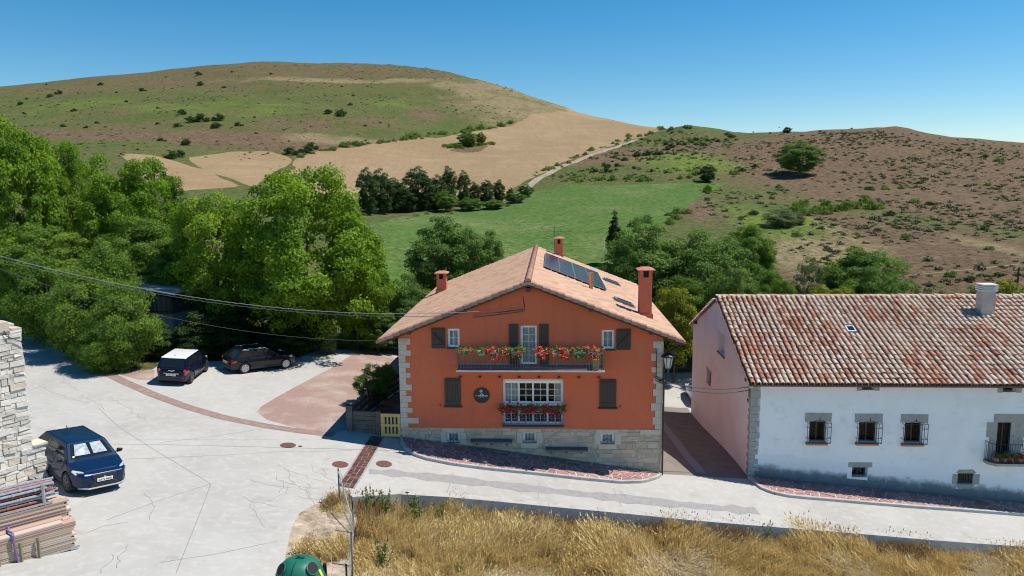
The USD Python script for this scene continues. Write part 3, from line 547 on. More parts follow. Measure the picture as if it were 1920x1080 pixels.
# ------------------------------------------------------------------ crazy paving in front of the two houses
def crazy_pavement(poly, kerbpts, label, n, seed, lift=.12):
    r = np.random.default_rng(seed)
    t = thing('pavement', label, None, kind='structure')
    obj('mortar_bed', drape(poly, .5, lift - .012), 'mortar', t, smooth=True)
    x0, y0, x1, y1 = poly.bounds; pts = []
    inner = poly.buffer(-.05)
    while len(pts) < n:
        q = r.uniform((x0, y0), (x1, y1)); 
        if poly.contains(Point(q)) and all((abs(q[0] - p[0]) ** 2 + abs(q[1] - p[1]) ** 2) > (.19 if r.random() < .8 else .10) ** 2 for p in pts): pts.append(q)
    c = np.array(pts); vor = Voronoi(np.vstack([c, [[-999, -999], [999, -999], [0, 999], [-999, 999], [999, 999]]]))
    for i in range(len(c)):
        reg = vor.regions[vor.point_region[i]]
        if -1 in reg or len(reg) < 3: continue
        g = Polygon(vor.vertices[reg]).intersection(inner).buffer(-.030, join_style='mitre')
        if g.geom_type != 'Polygon' or g.area < .006: continue
        g = g.simplify(.02); up = r.uniform(.0, .008)
        mb = MB().prism(g, lambda x, y, k: (x, y, float(Z(x, y)) + k), lift - .02, lift + .006 + up)
        obj('flagstone', mb, 'flagstone', t)
    kl = LineString(kerbpts); ns = max(3, int(kl.length / .95))
    for i in range(ns):
        q = [np.array(kl.interpolate((i + f) / ns, True).coords[0]) for f in (.004, .35, .65, .996)]
        mb = MB(); V = []
        for j, p in enumerate(q):
            d = q[min(j + 1, 3)] - q[max(j - 1, 0)]; d /= np.linalg.norm(d); nn = np.array([-d[1], d[0]])
            for sgn, zz in ((-.075, -.15), (.075, -.15), (.075, lift + .012), (-.062, lift + .012), (-.075, lift - .006)):
                V.append((*(p + nn * sgn), float(Z(*p)) + zz))
        F = []
        for j in range(3):
            for k in range(5): F.append([j * 5 + k, j * 5 + (k + 1) % 5, (j + 1) * 5 + (k + 1) % 5, (j + 1) * 5 + k])
        mb.add(V, F); mb.add([V[k] for k in range(5)], [[0, 2, 1], [0, 3, 2], [0, 4, 3]]); mb.add([V[15 + k] for k in range(5)], [[0, 1, 2], [0, 2, 3], [0, 3, 4]])
        obj('kerb_stone', mb, 'concrete_kerb', t)
    return t
k1 = gxy([(753, 832), (760, 842), (774, 853), (800, 862), (850, 872), (920, 881), (1000, 889), (1100, 900), (1165, 906), (1205, 905), (1232, 897)]) + [hp(12.48, -.12)]
k1 = [hp(.0, -.12)] + k1
p1 = Polygon([hp(0.02, -.02)] + k1 + [hp(12.47, -.02)]).buffer(0)
crazy_pavement(p1, k1, 'reddish crazy paving in front of the orange house', 190, 21)
k2 = [wp(-.02, -.15)] + gxy([(1425, 916), (1450, 926), (1480, 932), (1560, 939), (1700, 951), (1800, 958), (1920, 967)])
k2 += [(k2[-1][0] + 5, k2[-1][1] - .4)]
p2 = Polygon([wp(.02, -.02)] + k2 + [wp(18, -.02)]).buffer(0)
crazy_pavement(p2, k2, 'crazy paving in the shade along the white house', 170, 22)

# ------------------------------------------------------------------ orange house (local frame: x along the front, y into the house, z up)
ZE, ZR, RA, OV, OVS = 4.97, 7.74, 6.21, .50, .86         # eaves, ridge, ridge position, overhangs
house = thing('orange_house', 'orange rendered house with stone corners, long balcony of red geraniums and flat tiled roof', 'house', HO, -PSI)
def roof_z(a): return ZR - (ZR - ZE) * (RA - a) / (RA + OVS) if a < RA else ZR - (ZR - ZE) * (a - RA) / (HW + OVS - RA)
fx = lambda x, y, k: (x, k, y)                              # front plane polygon, depth k
wins = dict(small_l=(2.35, 2.92, 4.46, 5.36), small_r=(9.64, 10.23, 4.40, 5.31), door=(5.82, 6.60, 3.64, 5.51), big=(4.95, 7.84, .68, 2.92))
base = dict(b1=(2.21, 2.85, -.27, .26), b2=(5.89, 6.55, -.23, .30), b3=(9.62, 10.28, -.24, .28))
front = Polygon([(0, .48), (HW, .48), (HW, roof_z(HW) - .2), (RA, ZR - .2), (0, roof_z(0) - .2)])
for w in wins.values(): front = front.difference(sbox(w[0], w[2], w[1], w[3]))
wm = MB().prism(front, fx, 0, .3)
back = Polygon([(0, -4.6), (HW, -4.6), (HW, roof_z(HW) - .2), (RA, ZR - .2), (0, roof_z(0) - .2)]); wm.prism(back, fx, HD - .3, HD)
wm.box((0, .3, -.2), (.3, HD - .3, roof_z(0) - .24)); obj('side_wall', MB().box((HW - .3, .301, -4.6), (HW, HD - .301, roof_z(HW) - .24)), 'side_render', house, label='paler side wall along the alley')
obj('wall', wm, 'orange_render', house)
# stone plinth under the front
pf = Polygon([(0, -2.3), (HW, -2.3), (HW, .48), (0, .48)])
for w in base.values(): pf = pf.difference(sbox(w[0], w[2], w[1], w[3]))
plinth = obj('plinth', MB().prism(pf, fx, -.005, .3), 'plinth_core', house)
r = np.random.default_rng(3)
cut = [sbox(w[0] - .01, w[2] - .01, w[1] + .01, w[3] + .01) for w in base.values()]
frames = []
for w in base.values(): frames += [(w[0] - .22, w[1] + .22, w[3] + .005, .475), (w[0] - .30, w[0] - .008, w[2] - .02, w[3]), (w[1] + .008, w[1] + .30, w[2] - .02, w[3]), (w[0] - .1, w[1] + .1, w[2] - .26, w[2] - .025)]
for a0, a1, z0, z1 in frames: obj('cut_stone', MB().box((a0, -.036, z0), (a1, .1, z1), .004, r), 'cut_stone', plinth)
block = shapely.union_all(cut + [sbox(f[0], f[2], f[1], f[3]) for f in frames])
z = .475; row = 0
while z > -2.1:
    h = r.uniform(.08, .24); a = -.03 if row % 2 else -.015
    while a < HW:
        w = r.uniform(.12, .75) if r.random() < .6 else r.uniform(.1, .3)
        g0 = -.014 - .155 * 0
        a1 = min(a + w, HW + .02); gz = float(Z(*hp((a + a1) / 2, -.2))) + .1
        if z > gz - .1:
            st = sbox(a + .01, z - h + .01, a1 - .01, z - .01).difference(block.buffer(.008))
            for g in getattr(st, 'geoms', [st]):
                if g.is_empty or g.area < .006: continue
                x0, y0, x1, y1 = g.bounds
                if g.area < .8 * (x1 - x0) * (y1 - y0): continue
                pr = r.uniform(.004, .024)
                mb = MB().box((x0, -pr, y0), (x1, .05, y1), .016, r)
                obj('stone', mb, 'plinth_stone', plinth)
        a = a1
        if a1 >= HW: break
    z -= h; row += 1
# corner stones
qs = part_xform('quoins', house)
def quoins(x_edge, sgn, ztop, zbot, long_short, seed, m='cut_stone', parent=qs, face_y=0):
    rr = np.random.default_rng(seed); z = ztop; k = 0
    while z - .1 > zbot:
        h = rr.uniform(*long_short[2]); w = (long_short[0] if k % 2 else long_short[1]) * rr.uniform(.88, 1.15); z0 = max(z - h, zbot)
        lo, hi = ((x_edge - .022, face_y - .025, z0 + .007), (x_edge + w, .3, z - .006)) if sgn > 0 else ((x_edge - w, face_y - .025, z0 + .007), (x_edge + .022, .3, z - .006))
        obj('quoin', MB().box(lo, hi, .005, rr), m, parent); z = z0; k += 1
quoins(0, 1, 4.9, .98, (.33, .50, (.24, .34)), 5); obj('quoin', MB().box((-.022, -.025, .70), (.86, .3, .975)), 'cut_stone', qs); obj('quoin', MB().box((-.022, -.025, .482), (.34, .3, .694)), 'cut_stone', qs)
quoins(HW, -1, 4.78, .484, (.28, .47, (.24, .40)), 6)
obj('quoin', MB().box((HW - 1.0, -.04, .25), (HW + .022, .3, .478)), 'cut_stone', qs)

def window(parent, a0, a1, z0, z1, leaves, rows, cols, depth=.10, fw=.055, curtain='none', name='window', mframe='white_frame', y0=0, sill=None):
    """frame with leaves, glazing bars, panes, curtains and the dark room behind; the front plane is y = y0"""
    y = y0 + depth; f = MB(); f.box((a0, y, z0), (a1, y + .06, z0 + fw)); f.box((a0, y, z1 - fw), (a1, y + .06, z1)); f.box((a0, y, z0 + fw), (a0 + fw, y + .06, z1 - fw)); f.box((a1 - fw, y, z0 + fw), (a1, y + .06, z1 - fw))
    ia0, ia1, iz0, iz1 = a0 + fw, a1 - fw, z0 + fw, z1 - fw; lw = (ia1 - ia0) / leaves; pn = MB()
    for i in range(leaves):
        l0, l1 = ia0 + i * lw, ia0 + (i + 1) * lw; s_ = .045
        f.box((l0 + .003, y + .012, iz0), (l0 + s_, y + .05, iz1)); f.box((l1 - s_, y + .012, iz0), (l1 - .003, y + .05, iz1)); f.box((l0 + s_, y + .012, iz0), (l1 - s_, y + .05, iz0 + s_)); f.box((l0 + s_, y + .012, iz1 - s_), (l1 - s_, y + .05, iz1))
        g0, g1, h0, h1 = l0 + s_, l1 - s_, iz0 + s_, iz1 - s_
        for c in range(1, cols): x = g0 + (g1 - g0) * c / cols; f.box((x - .011, y + .014, h0), (x + .011, y + .042, h1))
        for q in range(1, rows): zz = h0 + (h1 - h0) * q / rows; f.box((g0, y + .016, zz - .011), (g1, y + .040, zz + .011))
        pn.box((g0, y + .028, h0), (g1, y + .032, h1))
    w = obj(name, f, mframe, parent); obj('pane', pn, 'pane', w)
    rm = MB(); d = .9
    rm.add([(a0, y + .062, z0), (a1, y + .062, z0), (a1, y + .062, z1), (a0, y + .062, z1), (a0, y + d, z0), (a1, y + d, z0), (a1, y + d, z1), (a0, y + d, z1)], [[0, 1, 5, 4], [1, 2, 6, 5], [2, 3, 7, 6], [3, 0, 4, 7], [4, 5, 6, 7]])
    obj('room', rm, 'room_dark', w)
    if curtain != 'none':
        cb = MB()
        for x0, x1 in ([(ia0, ia1)] if curtain == 'full' else [(ia0, ia0 + lw * .95), (ia1 - lw * .55, ia1)]):
            n = max(6, int((x1 - x0) / .035)); xs = np.linspace(x0, x1, n); ys = y + .13 + .018 * np.sin(np.arange(n) * 2.1)
            cb.add(np.vstack([np.c_[xs, ys, np.full(n, iz0)], np.c_[xs, ys, np.full(n, iz1)]]), [[i, i + 1, i + n + 1, i + n] for i in range(n - 1)])
        obj('curtain', cb, 'curtain', w)
    return w
def shutter(parent, a0, a1, z0, z1, y=-.02, brace=False, hinge=1, name='shutter', boards=6):
    sh = MB(); bw = (a1 - a0) / boards
    for i in range(boards): sh.box((a0 + i * bw + .004, y - .035, z0), (a0 + (i + 1) * bw - .004, y, z1))
    for zz in (z0 + (z1 - z0) * .13, z1 - (z1 - z0) * .13):
        sh.box((a0 + .01, y - .058, zz - .045), (a1 - .01, y - .034, zz + .045))
    if brace: sh.bar((a0 + .06, y - .047, z0 + .2), (a1 - .06, y - .047, z1 - .2) if hinge > 0 else (a1 - .06, y - .047, z1 - .2), .022, .08, (0, 1, 0)) if hinge > 0 else sh.bar((a1 - .06, y - .047, z0 + .2), (a0 + .06, y - .047, z1 - .2), .022, .08, (0, 1, 0))
    return obj(name, sh, 'shutter_brown', parent)
window(house, *wins['small_l'], 1, 2, 2, curtain='full'); window(house, *wins['small_r'], 1, 2, 2, curtain='full')
window(house, *wins['door'], 1, 5, 2, curtain='full', name='balcony_door')
window(house, *(wins['big'][:2] + (1.68, 2.80)), 4, 3, 2, curtain='sides', fw=.07, depth=.14)
window(house, *(wins['big'][:2] + (.68, 1.665)), 4, 2, 2, curtain='none', fw=.05, depth=.14)
obj('roller_shutter_box', MB().box((4.96, .10, 2.805), (7.83, .28, 2.915)), 'slab_edge', house)
for k, w in enumerate(('small_l', 'small_r')):
    a0, a1, z0, z1 = wins[w]; obj('window_sill', MB().box((a0 - .05, -.05, z0 - .07), (a1 + .05, .12, z0 - .002)), 'sign_black', house)
shutter(house, 1.58, 2.24, 4.42, 5.41, brace=True, hinge=-1, boards=5); shutter(house, 10.32, 10.99, 4.37, 5.37, brace=True, boards=5)
shutter(house, 5.27, 5.72, 3.65, 5.60, boards=4); shutter(house, 6.70, 7.15, 3.65, 5.60, boards=4)
for a0, a1, z0, z1 in ((2.16, 2.93, 1.60, 2.96), (9.55, 10.34, 1.57, 2.95)):
    shutter(house, a0, a1, z0, z1, boards=6); obj('window_sill', MB().box((a0 - .06, -.09, z0 - .075), (a1 + .06, .01, z0 - .004)), 'sign_black', house)
for a in (1.93, 10.55): obj('shutter_catch', MB().bar((a, .01, 1.62), (a, -.05, 1.62), .03, .09), 'iron_black', house)
for w in base.values():
    bw = window(house, w[0], w[1], w[2], w[3], 1, 1, 2, depth=.09, fw=.06, curtain='full', name='basement_window')
    gb = MB()
    for k in range(1, 4): gb.box((w[0] + (w[1] - w[0]) * k / 4 - .011, .02, w[2]), (w[0] + (w[1] - w[0]) * k / 4 + .011, .042, w[3]))
    gb.box((w[0], .024, w[2] + .10), (w[1], .038, w[2] + .118)); gb.box((w[0], .024, w[2] + .005), (w[1], .04, w[2] + .03))
    obj('window_bars', gb, 'iron_black', house)
# balcony
BZ, BD, B0, B1 = 3.62, 1.05, 2.90, 9.69
bal = part_xform('balcony', house)
obj('slab', MB().prism(Polygon([(B0, 0), (B1, 0), (B1 + .02, -BD), (B0 - .02, -BD)]), lambda x, y, k: (x, y, k), BZ - .17, BZ - .012), 'orange_render', bal)
tl = MB(); nt = 24
for i in range(nt):
    for j in range(4):
        x0 = B0 + .02 + i * (B1 - B0 - .04) / nt; y0 = -BD + .02 + j * (BD - .03) / 4
        tl.box((x0 + .004, y0 + .004, BZ - .015), (x0 + (B1 - B0 - .04) / nt - .004, y0 + (BD - .03) / 4 - .004, BZ + .002))
    tl.box((B0 + .02 + i * (B1 - B0 - .04) / nt + .004, -.018, BZ + .004), (B0 + .02 + (i + 1) * (B1 - B0 - .04) / nt - .004, .01, BZ + .09)) if not (5.25 < B0 + i * (B1 - B0) / nt < 7.1) else None
obj('floor_tiles', tl, 'slab_tile', bal)
obj('drip_edge', MB().box((B0 - .03, -BD - .035, BZ - .06), (B1 + .03, -BD - .002, BZ - .006)), 'slab_edge', bal)
rl = MB(); RZ = 4.55; yb = -BD + .06
for (p, q) in (((B0 + .05, yb), (B1 - .05, yb)), ((B0 + .05, yb), (B0 + .05, -.005)), ((B1 - .05, yb), (B1 - .05, -.005))):
    p, q = np.array(p), np.array(q); n = int(np.linalg.norm(q - p) / .125)
    rl.bar((*p, RZ), (*q, RZ), .045, .02); rl.bar((*p, BZ + .10), (*q, BZ + .10), .03, .015)
    for k in range(n + 1): c = p + (q - p) * k / n; rl.bar((*c, BZ + .09 if k % 12 else BZ), (*c, RZ), .013 if k % 12 else .03, .013 if k % 12 else .03, (0, 1, 0))
obj('railing', rl, 'iron_grey', bal)
for k in range(8): obj('beam_end', MB().box((2.92 + k * .942 - .06, -.12, BZ - .62 - .0), (2.92 + k * .942 + .06, .02, BZ - .55)), 'dark_wood', bal)
# curled railing of the ground floor window
wr_ = MB(); a0, a1 = 4.97, 7.83; yk = -.10
wr_.bar((a0, yk, 1.58), (a1, yk, 1.58), .03, .03); wr_.bar((a0, yk, .72), (a1, yk, .72), .03, .03); wr_.bar((a0, yk, 1.02), (a1, yk, 1.02), .02, .02)
for k in range(17):
    x = a0 + (a1 - a0) * k / 16; wr_.bar((x, yk, .72), (x, yk, 1.58), .014, .014, (0, 1, 0))
    if k < 16:
        xc = x + (a1 - a0) / 32; g = np.linspace(0, 2 * np.pi, 9); wr_.tube([(xc + .075 * math.cos(t), yk, 1.19 + .11 * math.sin(t)) for t in g], .008, 4, False)
for k in range(8):
    xc = a0 + (a1 - a0) * (k + .5) / 8; g = np.linspace(0, np.pi, 8); wr_.tube([(xc + .165 * math.cos(t), yk, .75 + .2 * math.sin(t)) for t in g], .01, 4, False)
for x in (a0, a1): wr_.bar((x, yk, 1.58), (x, .1, 1.58), .02, .02); wr_.bar((x, yk, .72), (x, .1, .72), .02, .02)
obj('window_railing', wr_, 'grille_blue', house)
obj('window_sill', MB().box((4.93, -.13, .60), (7.86, .12, .678)), 'sign_black', house)

# roof: deck, tiles (nearest ones single), ridge, verge
roof = part_xform('roof', house)
dk = MB()
for a0, a1 in ((-OVS, RA), (RA, HW + OVS)):
    z0, z1 = roof_z(a0 if a0 != RA else RA), roof_z(a1 if a1 != RA else RA)
    dk.add([(a0, -OV, z0 - .10), (a1, -OV, z1 - .10), (a1, HD + .3, z1 - .10), (a0, HD + .3, z0 - .10), (a0, -OV, z0 - .17), (a1, -OV, z1 - .17), (a1, HD + .3, z1 - .17), (a0, HD + .3, z0 - .17)], [[0, 1, 2, 3], [4, 7, 6, 5], [0, 4, 5, 1], [2, 6, 7, 3], [0, 3, 7, 4], [1, 5, 6, 2]])
obj('roof_deck', dk, 'eave_wood', roof)
r = np.random.default_rng(14); singles = []; many = MB()
for side in (-1, 1):
    e = -OVS if side < 0 else HW + OVS; run = abs(RA - e); sl = math.hypot(run, ZR - ZE); ux = np.array([(RA - e) / sl, 0, (ZR - ZE) / sl]); nrm = np.array([-ux[2], 0, ux[0]]) if side < 0 else np.array([-ux[2], 0, ux[0]])
    nrm = nrm if nrm[2] > 0 else -nrm; o = np.array([e, 0, ZE]); rows = 21; cols = 60; rs, cs = (sl - .05) / rows, (HD + OV + .3 - .04) / cols
    for j in range(cols):
        for i in range(rows):
            b = -OV + .04 + j * cs; u0 = i * rs - .02; u1 = u0 + rs + .05; lift = .012 + r.uniform(-.004, .004); tw = r.uniform(-.004, .004)
            P = []
            for u, hh in ((u0, .030), (u1, .0)):                 # lower end rides on the tile below
                for y, bump_ in ((b + .004, .0), (b + cs * .28, .026), (b + cs * .55, .0), (b + cs - .004, .006)):
                    P.append(o + ux * u + np.array([0, y, 0]) + nrm * (hh + bump_ + lift - .06 + tw * (y - b)))
            P += [P[k] - nrm * .022 for k in range(4)]
            mb = ([[0, 1, 5, 4], [1, 2, 6, 5], [2, 3, 7, 6], [0, 8, 9, 1], [1, 9, 10, 2], [2, 10, 11, 3]] if True else 0)
            F = np.array(mb)
            if side > 0: F = F[:, ::-1]
            if j < 7: singles.append((np.array(P), F))
            else: many.add(np.array(P), F)
for P, F in singles[:300]: obj('roof_tile', (P, F), 'roof_tile_orange', roof)
for P, F in singles[300:]: many.add(P, F)
obj('roof_tiles', many, 'roof_tile_orange', roof, kind='stuff', tone='each')
rt = MB(); n = int((HD + OV + .3) / .42)
for k in range(n):
    y0, y1 = -OV - .06 + k * .42, -OV - .06 + k * .42 + .46; g = np.linspace(-.15, np.pi + .15, 8); r0, r1 = .155, .135
    v = [(RA + r0 * math.cos(t), y0, ZR - .02 + .85 * r0 * math.sin(t)) for t in g] + [(RA + r1 * math.cos(t), y1, ZR - .02 + .85 * r1 * math.sin(t)) for t in g]
    m = MB().add(v, [[i, i + 8, i + 9, i + 1] for i in range(7)]).add([v[i] for i in range(8)], [[0, i, i + 1] for i in range(1, 7)])
    obj('ridge_tile', m, 'verge_tile', roof)
for side in (-1, 1):                                             # verge tiles along the front edge
    e = -OVS if side < 0 else HW + OVS; n = 21
    for k in range(n):
        t0, t1 = k / n, (k + 1.12) / n; p0, p1 = np.array([e + (RA - e) * t0, 0, ZE + (ZR - ZE) * t0 - .015]), np.array([e + (RA - e) * min(t1, 1), 0, ZE + (ZR - ZE) * min(t1, 1) - .04])
        v = []
        for p, lift in ((p0, .02), (p1, 0)):
            for yy, zz in ((-OV - .05, -.17), (-OV - .05, -.03), (-OV + .0, .025), (-OV + .12, .02), (-OV + .12, -.03)): v.append((p[0], yy, p[2] + zz + lift))
        F = [[i, i + 1, i + 6, i + 5] for i in range(4)] + [[0, 4, 3, 3], [0, 3, 2, 1], [5, 6, 7, 8], [5, 8, 9, 9]]
        obj('verge_tile', MB().add(v, F), 'verge_tile', roof)
wb = MB()
for a in (-.55, .55, 3.2, RA, 9.1, 11.9, HW + .55):
    zz = roof_z(a) - .17 - (.20 if a == RA else 0); wb.box((a - .09, -OV + .06, zz - .19), (a + .09, .25, zz - .005))
obj('purlin_ends', wb, 'dark_wood', roof)
fb = MB()
for e in (-OVS, HW + OVS): fb.bar((e, -OV + .05, ZE - .235), (RA, -OV + .05, ZR - .235), .05, .12)
obj('barge_board', fb, 'eave_wood', roof)
for xg in (HW + OVS + .07, -OVS - .07): obj('gutter', MB().tube([(xg, -OV, ZE - .16), (xg, HD + .3, ZE - .16)], .07, 8), 'verge_tile', roof)
dp = MB().tube([(HW + OVS, -OV + .25, ZE - .22), (HW + OVS - .1, -.03, ZE - .42), (HW + .12, -.07, ZE - .75), (HW + .06, -.08, ZE - 1.0), (HW + .06, -.08, -1.75)], .045, 8)
obj('downpipe', dp, 'iron_black', house)
def chimney(a, b, z0, z1, w, d, capm='chimney_cap', pot=True):
    c = part_xform('chimney', house); h = z1 - z0
    st = MB().box((a - w / 2, b - d / 2, z0 - .6), (a + w / 2, b + d / 2, z1 - .42)); st.box((a - w / 2 - .06, b - d / 2 - .06, z0 - .5), (a + w / 2 + .06, b + d / 2 + .06, z0 + .10))
    for sx in (-1, 1):
        for sy in (-1, 1): st.box((a + sx * w / 2 - sx * .17, b + sy * d / 2 - sy * .17, z1 - .422), (a + sx * w / 2, b + sy * d / 2, z1 - .09))
    obj('stack', st, 'chimney_red', c); obj('flue', MB().box((a - w / 2 + .14, b - d / 2 + .14, z1 - .45), (a + w / 2 - .14, b + d / 2 - .14, z1 - .12)), 'room_dark', c)
    obj('cap', MB().man(hull([(a + x * (w / 2 + .10), b + y * (d / 2 + .10), z1 - .05) for x in (-1, 1) for y in (-1, 1)] + [(a + x * w * .3, b + y * d * .3, z1 + .04) for x in (-1, 1) for y in (-1, 1)], .035, 8)), capm, c)
chimney(12.02, 3.1, roof_z(12.02), 7.85, .62, .62); chimney(7.82, 17.9, roof_z(7.82), 8.35, .54, .54); chimney(.30, 12.1, roof_z(.3), 6.62, .60, .60)

# things on the roof
def house_pt(a, b, z): return HO + EX * a + EY * b + np.array([0, 0, z])
slope_r = math.atan2(ZR - ZE, HW + OVS - RA)
def on_right_slope(name, label, cat, a, b):
    t = thing(name, label, cat); t.ClearXformOpOrder() if hasattr(t, 'ClearXformOpOrder') else None
    x = UsdGeom.Xformable(t); x.ClearXformOpOrder()
    p = house_pt(a, b, roof_z(a)); R = rotz(-PSI) @ roty(slope_r); m = np.eye(4); m[:3, :3] = R.T; m[3, :3] = p
    x.AddTransformOp(opSuffix='place').Set(Gf.Matrix4d(*m.ravel().tolist())); return t
sp = on_right_slope('solar_panels', 'dark solar panel array in two rows of glass panels on the right roof slope', 'solar panels', 6.85, 6.7)
pl, pd_, nd = 1.86, 1.14, 7
for i in range(2):
    for j in range(nd):
        x0, y0 = i * (pl + .02), j * (pd_ + .015)
        fr = MB()
        for lo, hi in (((x0, y0), (x0 + pl, y0 + .016)), ((x0, y0 + pd_ - .016), (x0 + pl, y0 + pd_)), ((x0, y0 + .016), (x0 + .02, y0 + pd_ - .016)), ((x0 + pl - .02, y0 + .016), (x0 + pl, y0 + pd_ - .016)), ((x0 + pl / 2 - .010, y0 + .016), (x0 + pl / 2 + .010, y0 + pd_ - .016))): fr.box((*lo, .07), (*hi, .112))
        p_ = obj('panel', fr, 'panel_frame', sp); obj('glass', MB().box((x0 + .02, y0 + .016, .08), (x0 + pl - .02, y0 + pd_ - .016, .110)), 'solar_cell', p_)
ra = MB()
for x in (.45, 1.4, 2.3, 3.3): ra.box((x - .02, -.06, .03), (x + .02, nd * (pd_ + .015), .066)); [ra.box((x - .025, y - .03, -.05), (x + .025, y + .03, .03)) for y in (0, 2.6, 5.2, 7.8)]
obj('mounting_rail', ra, 'alu', sp)
for a, b, lab in ((10.66, 12.7, 'grey roof window higher up beyond the solar panels'), (10.64, 4.45, 'grey roof window beside the tall right chimney')):
    t = on_right_slope('roof_window', lab, 'roof window', a, b); f = MB()
    for lo, hi in (((0, 0), (1.02, .09)), ((0, .69), (1.02, .78)), ((0, .09), (.1, .69)), ((.92, .09), (1.02, .69))): f.box((*lo, -.02), (*hi, .10))
    obj('frame', f, 'skylight_grey', t); obj('glass', MB().box((.1, .09, .02), (.92, .69, .085)), 'glass_dark', t); obj('flashing', MB().box((-.08, -.10, -.03), (1.14, .88, .012)), 'iron_grey', t)
fl = thing('metal_flue', 'copper coloured metal flue pipe standing before the solar panels', 'flue pipe', house_pt(9.42, 5.55, roof_z(9.42)))
obj('pipe', MB().cyl((0, 0, -.1), (0, 0, .42), .11, 14).cyl((0, 0, .40), (0, 0, .46), .15, 14), 'copper', fl); obj('cowl', MB().cyl((0, 0, .47), (0, 0, .82), .145, 14).cyl((0, 0, .82), (0, 0, .85), .155, 14), 'copper', fl); obj('flashing', MB().man(hull([(-.16, -.16, -.01), (.16, -.16, -.1), (-.16, .16, -.01), (.16, .16, -.1)], .03, 8)), 'alu', fl)
an = thing('tv_aerial', 'thin grey television aerial on the rear chimney of the orange house', 'aerial', house_pt(7.52, 17.8, 6.9))
obj('mast', MB().cyl((0, 0, 0), (0, 0, 2.3), .022, 6), 'iron_grey', an); bo = MB()
for zz, ang, L, n in ((1.9, .2, 1.5, 9), (2.2, -.3, .9, 5), (1.55, 2.9, .9, 6)):
    d = np.array([math.cos(ang), math.sin(ang), 0]); e = np.array([-d[1], d[0], 0]); bo.bar((-d * .3) + [0, 0, zz], d * (L - .3) + [0, 0, zz], .018, .018)
    for k in range(n): c = d * (-.28 + (L - .05) * k / (n - 1)) + [0, 0, zz]; bo.bar(c - np.array([0, 0, .16]) , c + np.array([0, 0, .16]), .01, .01) if ang != -.3 else bo.bar(c - e * .2, c + e * .2, .01, .01)
obj('boom', bo, 'iron_grey', an)

# sign, benches, lamp, cables
sg = thing('round_sign', 'round black sign with white lettering and a grey sun, left of the big window', 'sign', HO + EX * 3.93 + np.array([0, 0, 2.12]), -PSI)
obj('board', MB().cyl((0, -.045, 0), (0, -.012, 0), .385, 40), 'sign_black', sg)
g = np.linspace(0, 2 * np.pi, 24)
obj('sun_emblem', MB().prism(Point(-.02, .215).buffer(.075, 12), fx, -.052, -.044), 'sign_grey', sg)
obj('mountain_emblem', MB().prism(LineString([(-.07, .02), (.0, .10), (.035, .075), (.08, .03)]).buffer(.012), fx, -.052, -.044), 'sign_white', sg)
def wall_text(txt, h, x, z, y=-.052, bold=False):
    m = meshkit.text_mesh(txt, h, .006, bold); v = np.array(m.vertices); return np.c_[v[:, 0] + x, y + .008 - v[:, 2], v[:, 1] + z], m.faces
obj('lettering', MB().add(*wall_text("'mendiburu", .068, -.20, -.045, bold=True)).add(*wall_text('casa  rural', .026, -.09, -.10)), 'sign_white', sg); obj('lettering', MB().add(*wall_text('Ai', .08, -.325, -.045)), 'sign_grey', sg)
for a0, a1, zt, lab in ((3.40, 5.40, -.03, 'grey plank wall bench left, between the first two basement windows'), (7.0, 9.0, -.40, 'grey plank wall bench right, between the last two basement windows')):
    t = thing('wall_bench', lab, 'bench', HO + EX * a0 + np.array([0, 0, zt]), -PSI); L = a1 - a0
    obj('seat', MB().man(rbox((0, -.48, -.09), (L, -.26, 0), .012)).man(rbox((0, -.25, -.09), (L, -.04, 0), .012)), 'bench_grey', t)
    for k, x in enumerate((.28, L / 2, L - .28)): obj('bracket', MB().bar((x, .03, -.12), (x, -.42, -.12), .04, .05).bar((x, -.40, -.12), (x, .03, -.36), .035, .035), 'iron_black', t)
lp = thing('wall_lamp', 'black lantern street lamp on the right corner of the orange house', 'street lamp', HO + EX * (HW + .18) + EY * -.42 + np.array([0, 0, 3.72]), -PSI)
obj('bracket', MB().tube([(-.15, .38, -.75), (-.10, .2, -.85), (0, 0, -.55), (0, 0, -.3)], .03, 8).tube([(-.15, .40, -.2), (-.15, .40, -1.0)], .04, 6).tube([(-.15, .38, -.35), (-.06, .18, -.45), (0, 0, -.32)], .02, 6), 'iron_black', lp)
obj('hood', MB().tube([(0, 0, .42), (0, 0, .48), (0, 0, .56), (0, 0, .62), (0, 0, .72)], [.34, .31, .19, .06, .02], 12), 'iron_black', lp)
obj('glass', MB().tube([(0, 0, -.12), (0, 0, .40)], [.13, .235], 6), 'lamp_glass', lp)
cg = MB()
for k in range(6): t_ = k * np.pi / 3; cg.bar((.13 * math.cos(t_), .13 * math.sin(t_), -.12), (.24 * math.cos(t_), .24 * math.sin(t_), .42), .02, .02)
cg.tube([(0, 0, -.30), (0, 0, -.18), (0, 0, -.12)], [.03, .10, .15], 10)
obj('cage', cg, 'iron_black', lp)
def sag(p, q, d, n=24): t = np.linspace(0, 1, n)[:, None]; p, q = np.asarray(p, float), np.asarray(q, float); s_ = p + (q - p) * t; s_[:, 2] -= (4 * d * t * (1 - t))[:, 0]; return s_
gable = house_pt(6.0, -.05, 6.35); far_l = at_D(-60, 470, 29)
for k, (dz, dx, sg_, lab) in enumerate(((0, 0, 1.15, 'lower of the overhead power cables sagging across the trees to the gable'), (.16, .05, 1.2, 'upper of the overhead power cables sagging across the trees to the gable'))):
    cb = MB().tube(sag(far_l + [0, 0, dz * .9], gable + EX * dx + [0, 0, dz - .12], sg_), .013, 5); obj('power_cable', cb, 'cable_grey', None, label=lab, cat='cable')
obj('power_cable', MB().tube(sag(far_l + [0, 0, -.3], house_pt(.5, -.2, 4.85), 1.0), .007, 4), 'cable_black', None, label='thin lowest wire from the left edge to the left eave', cat='cable')
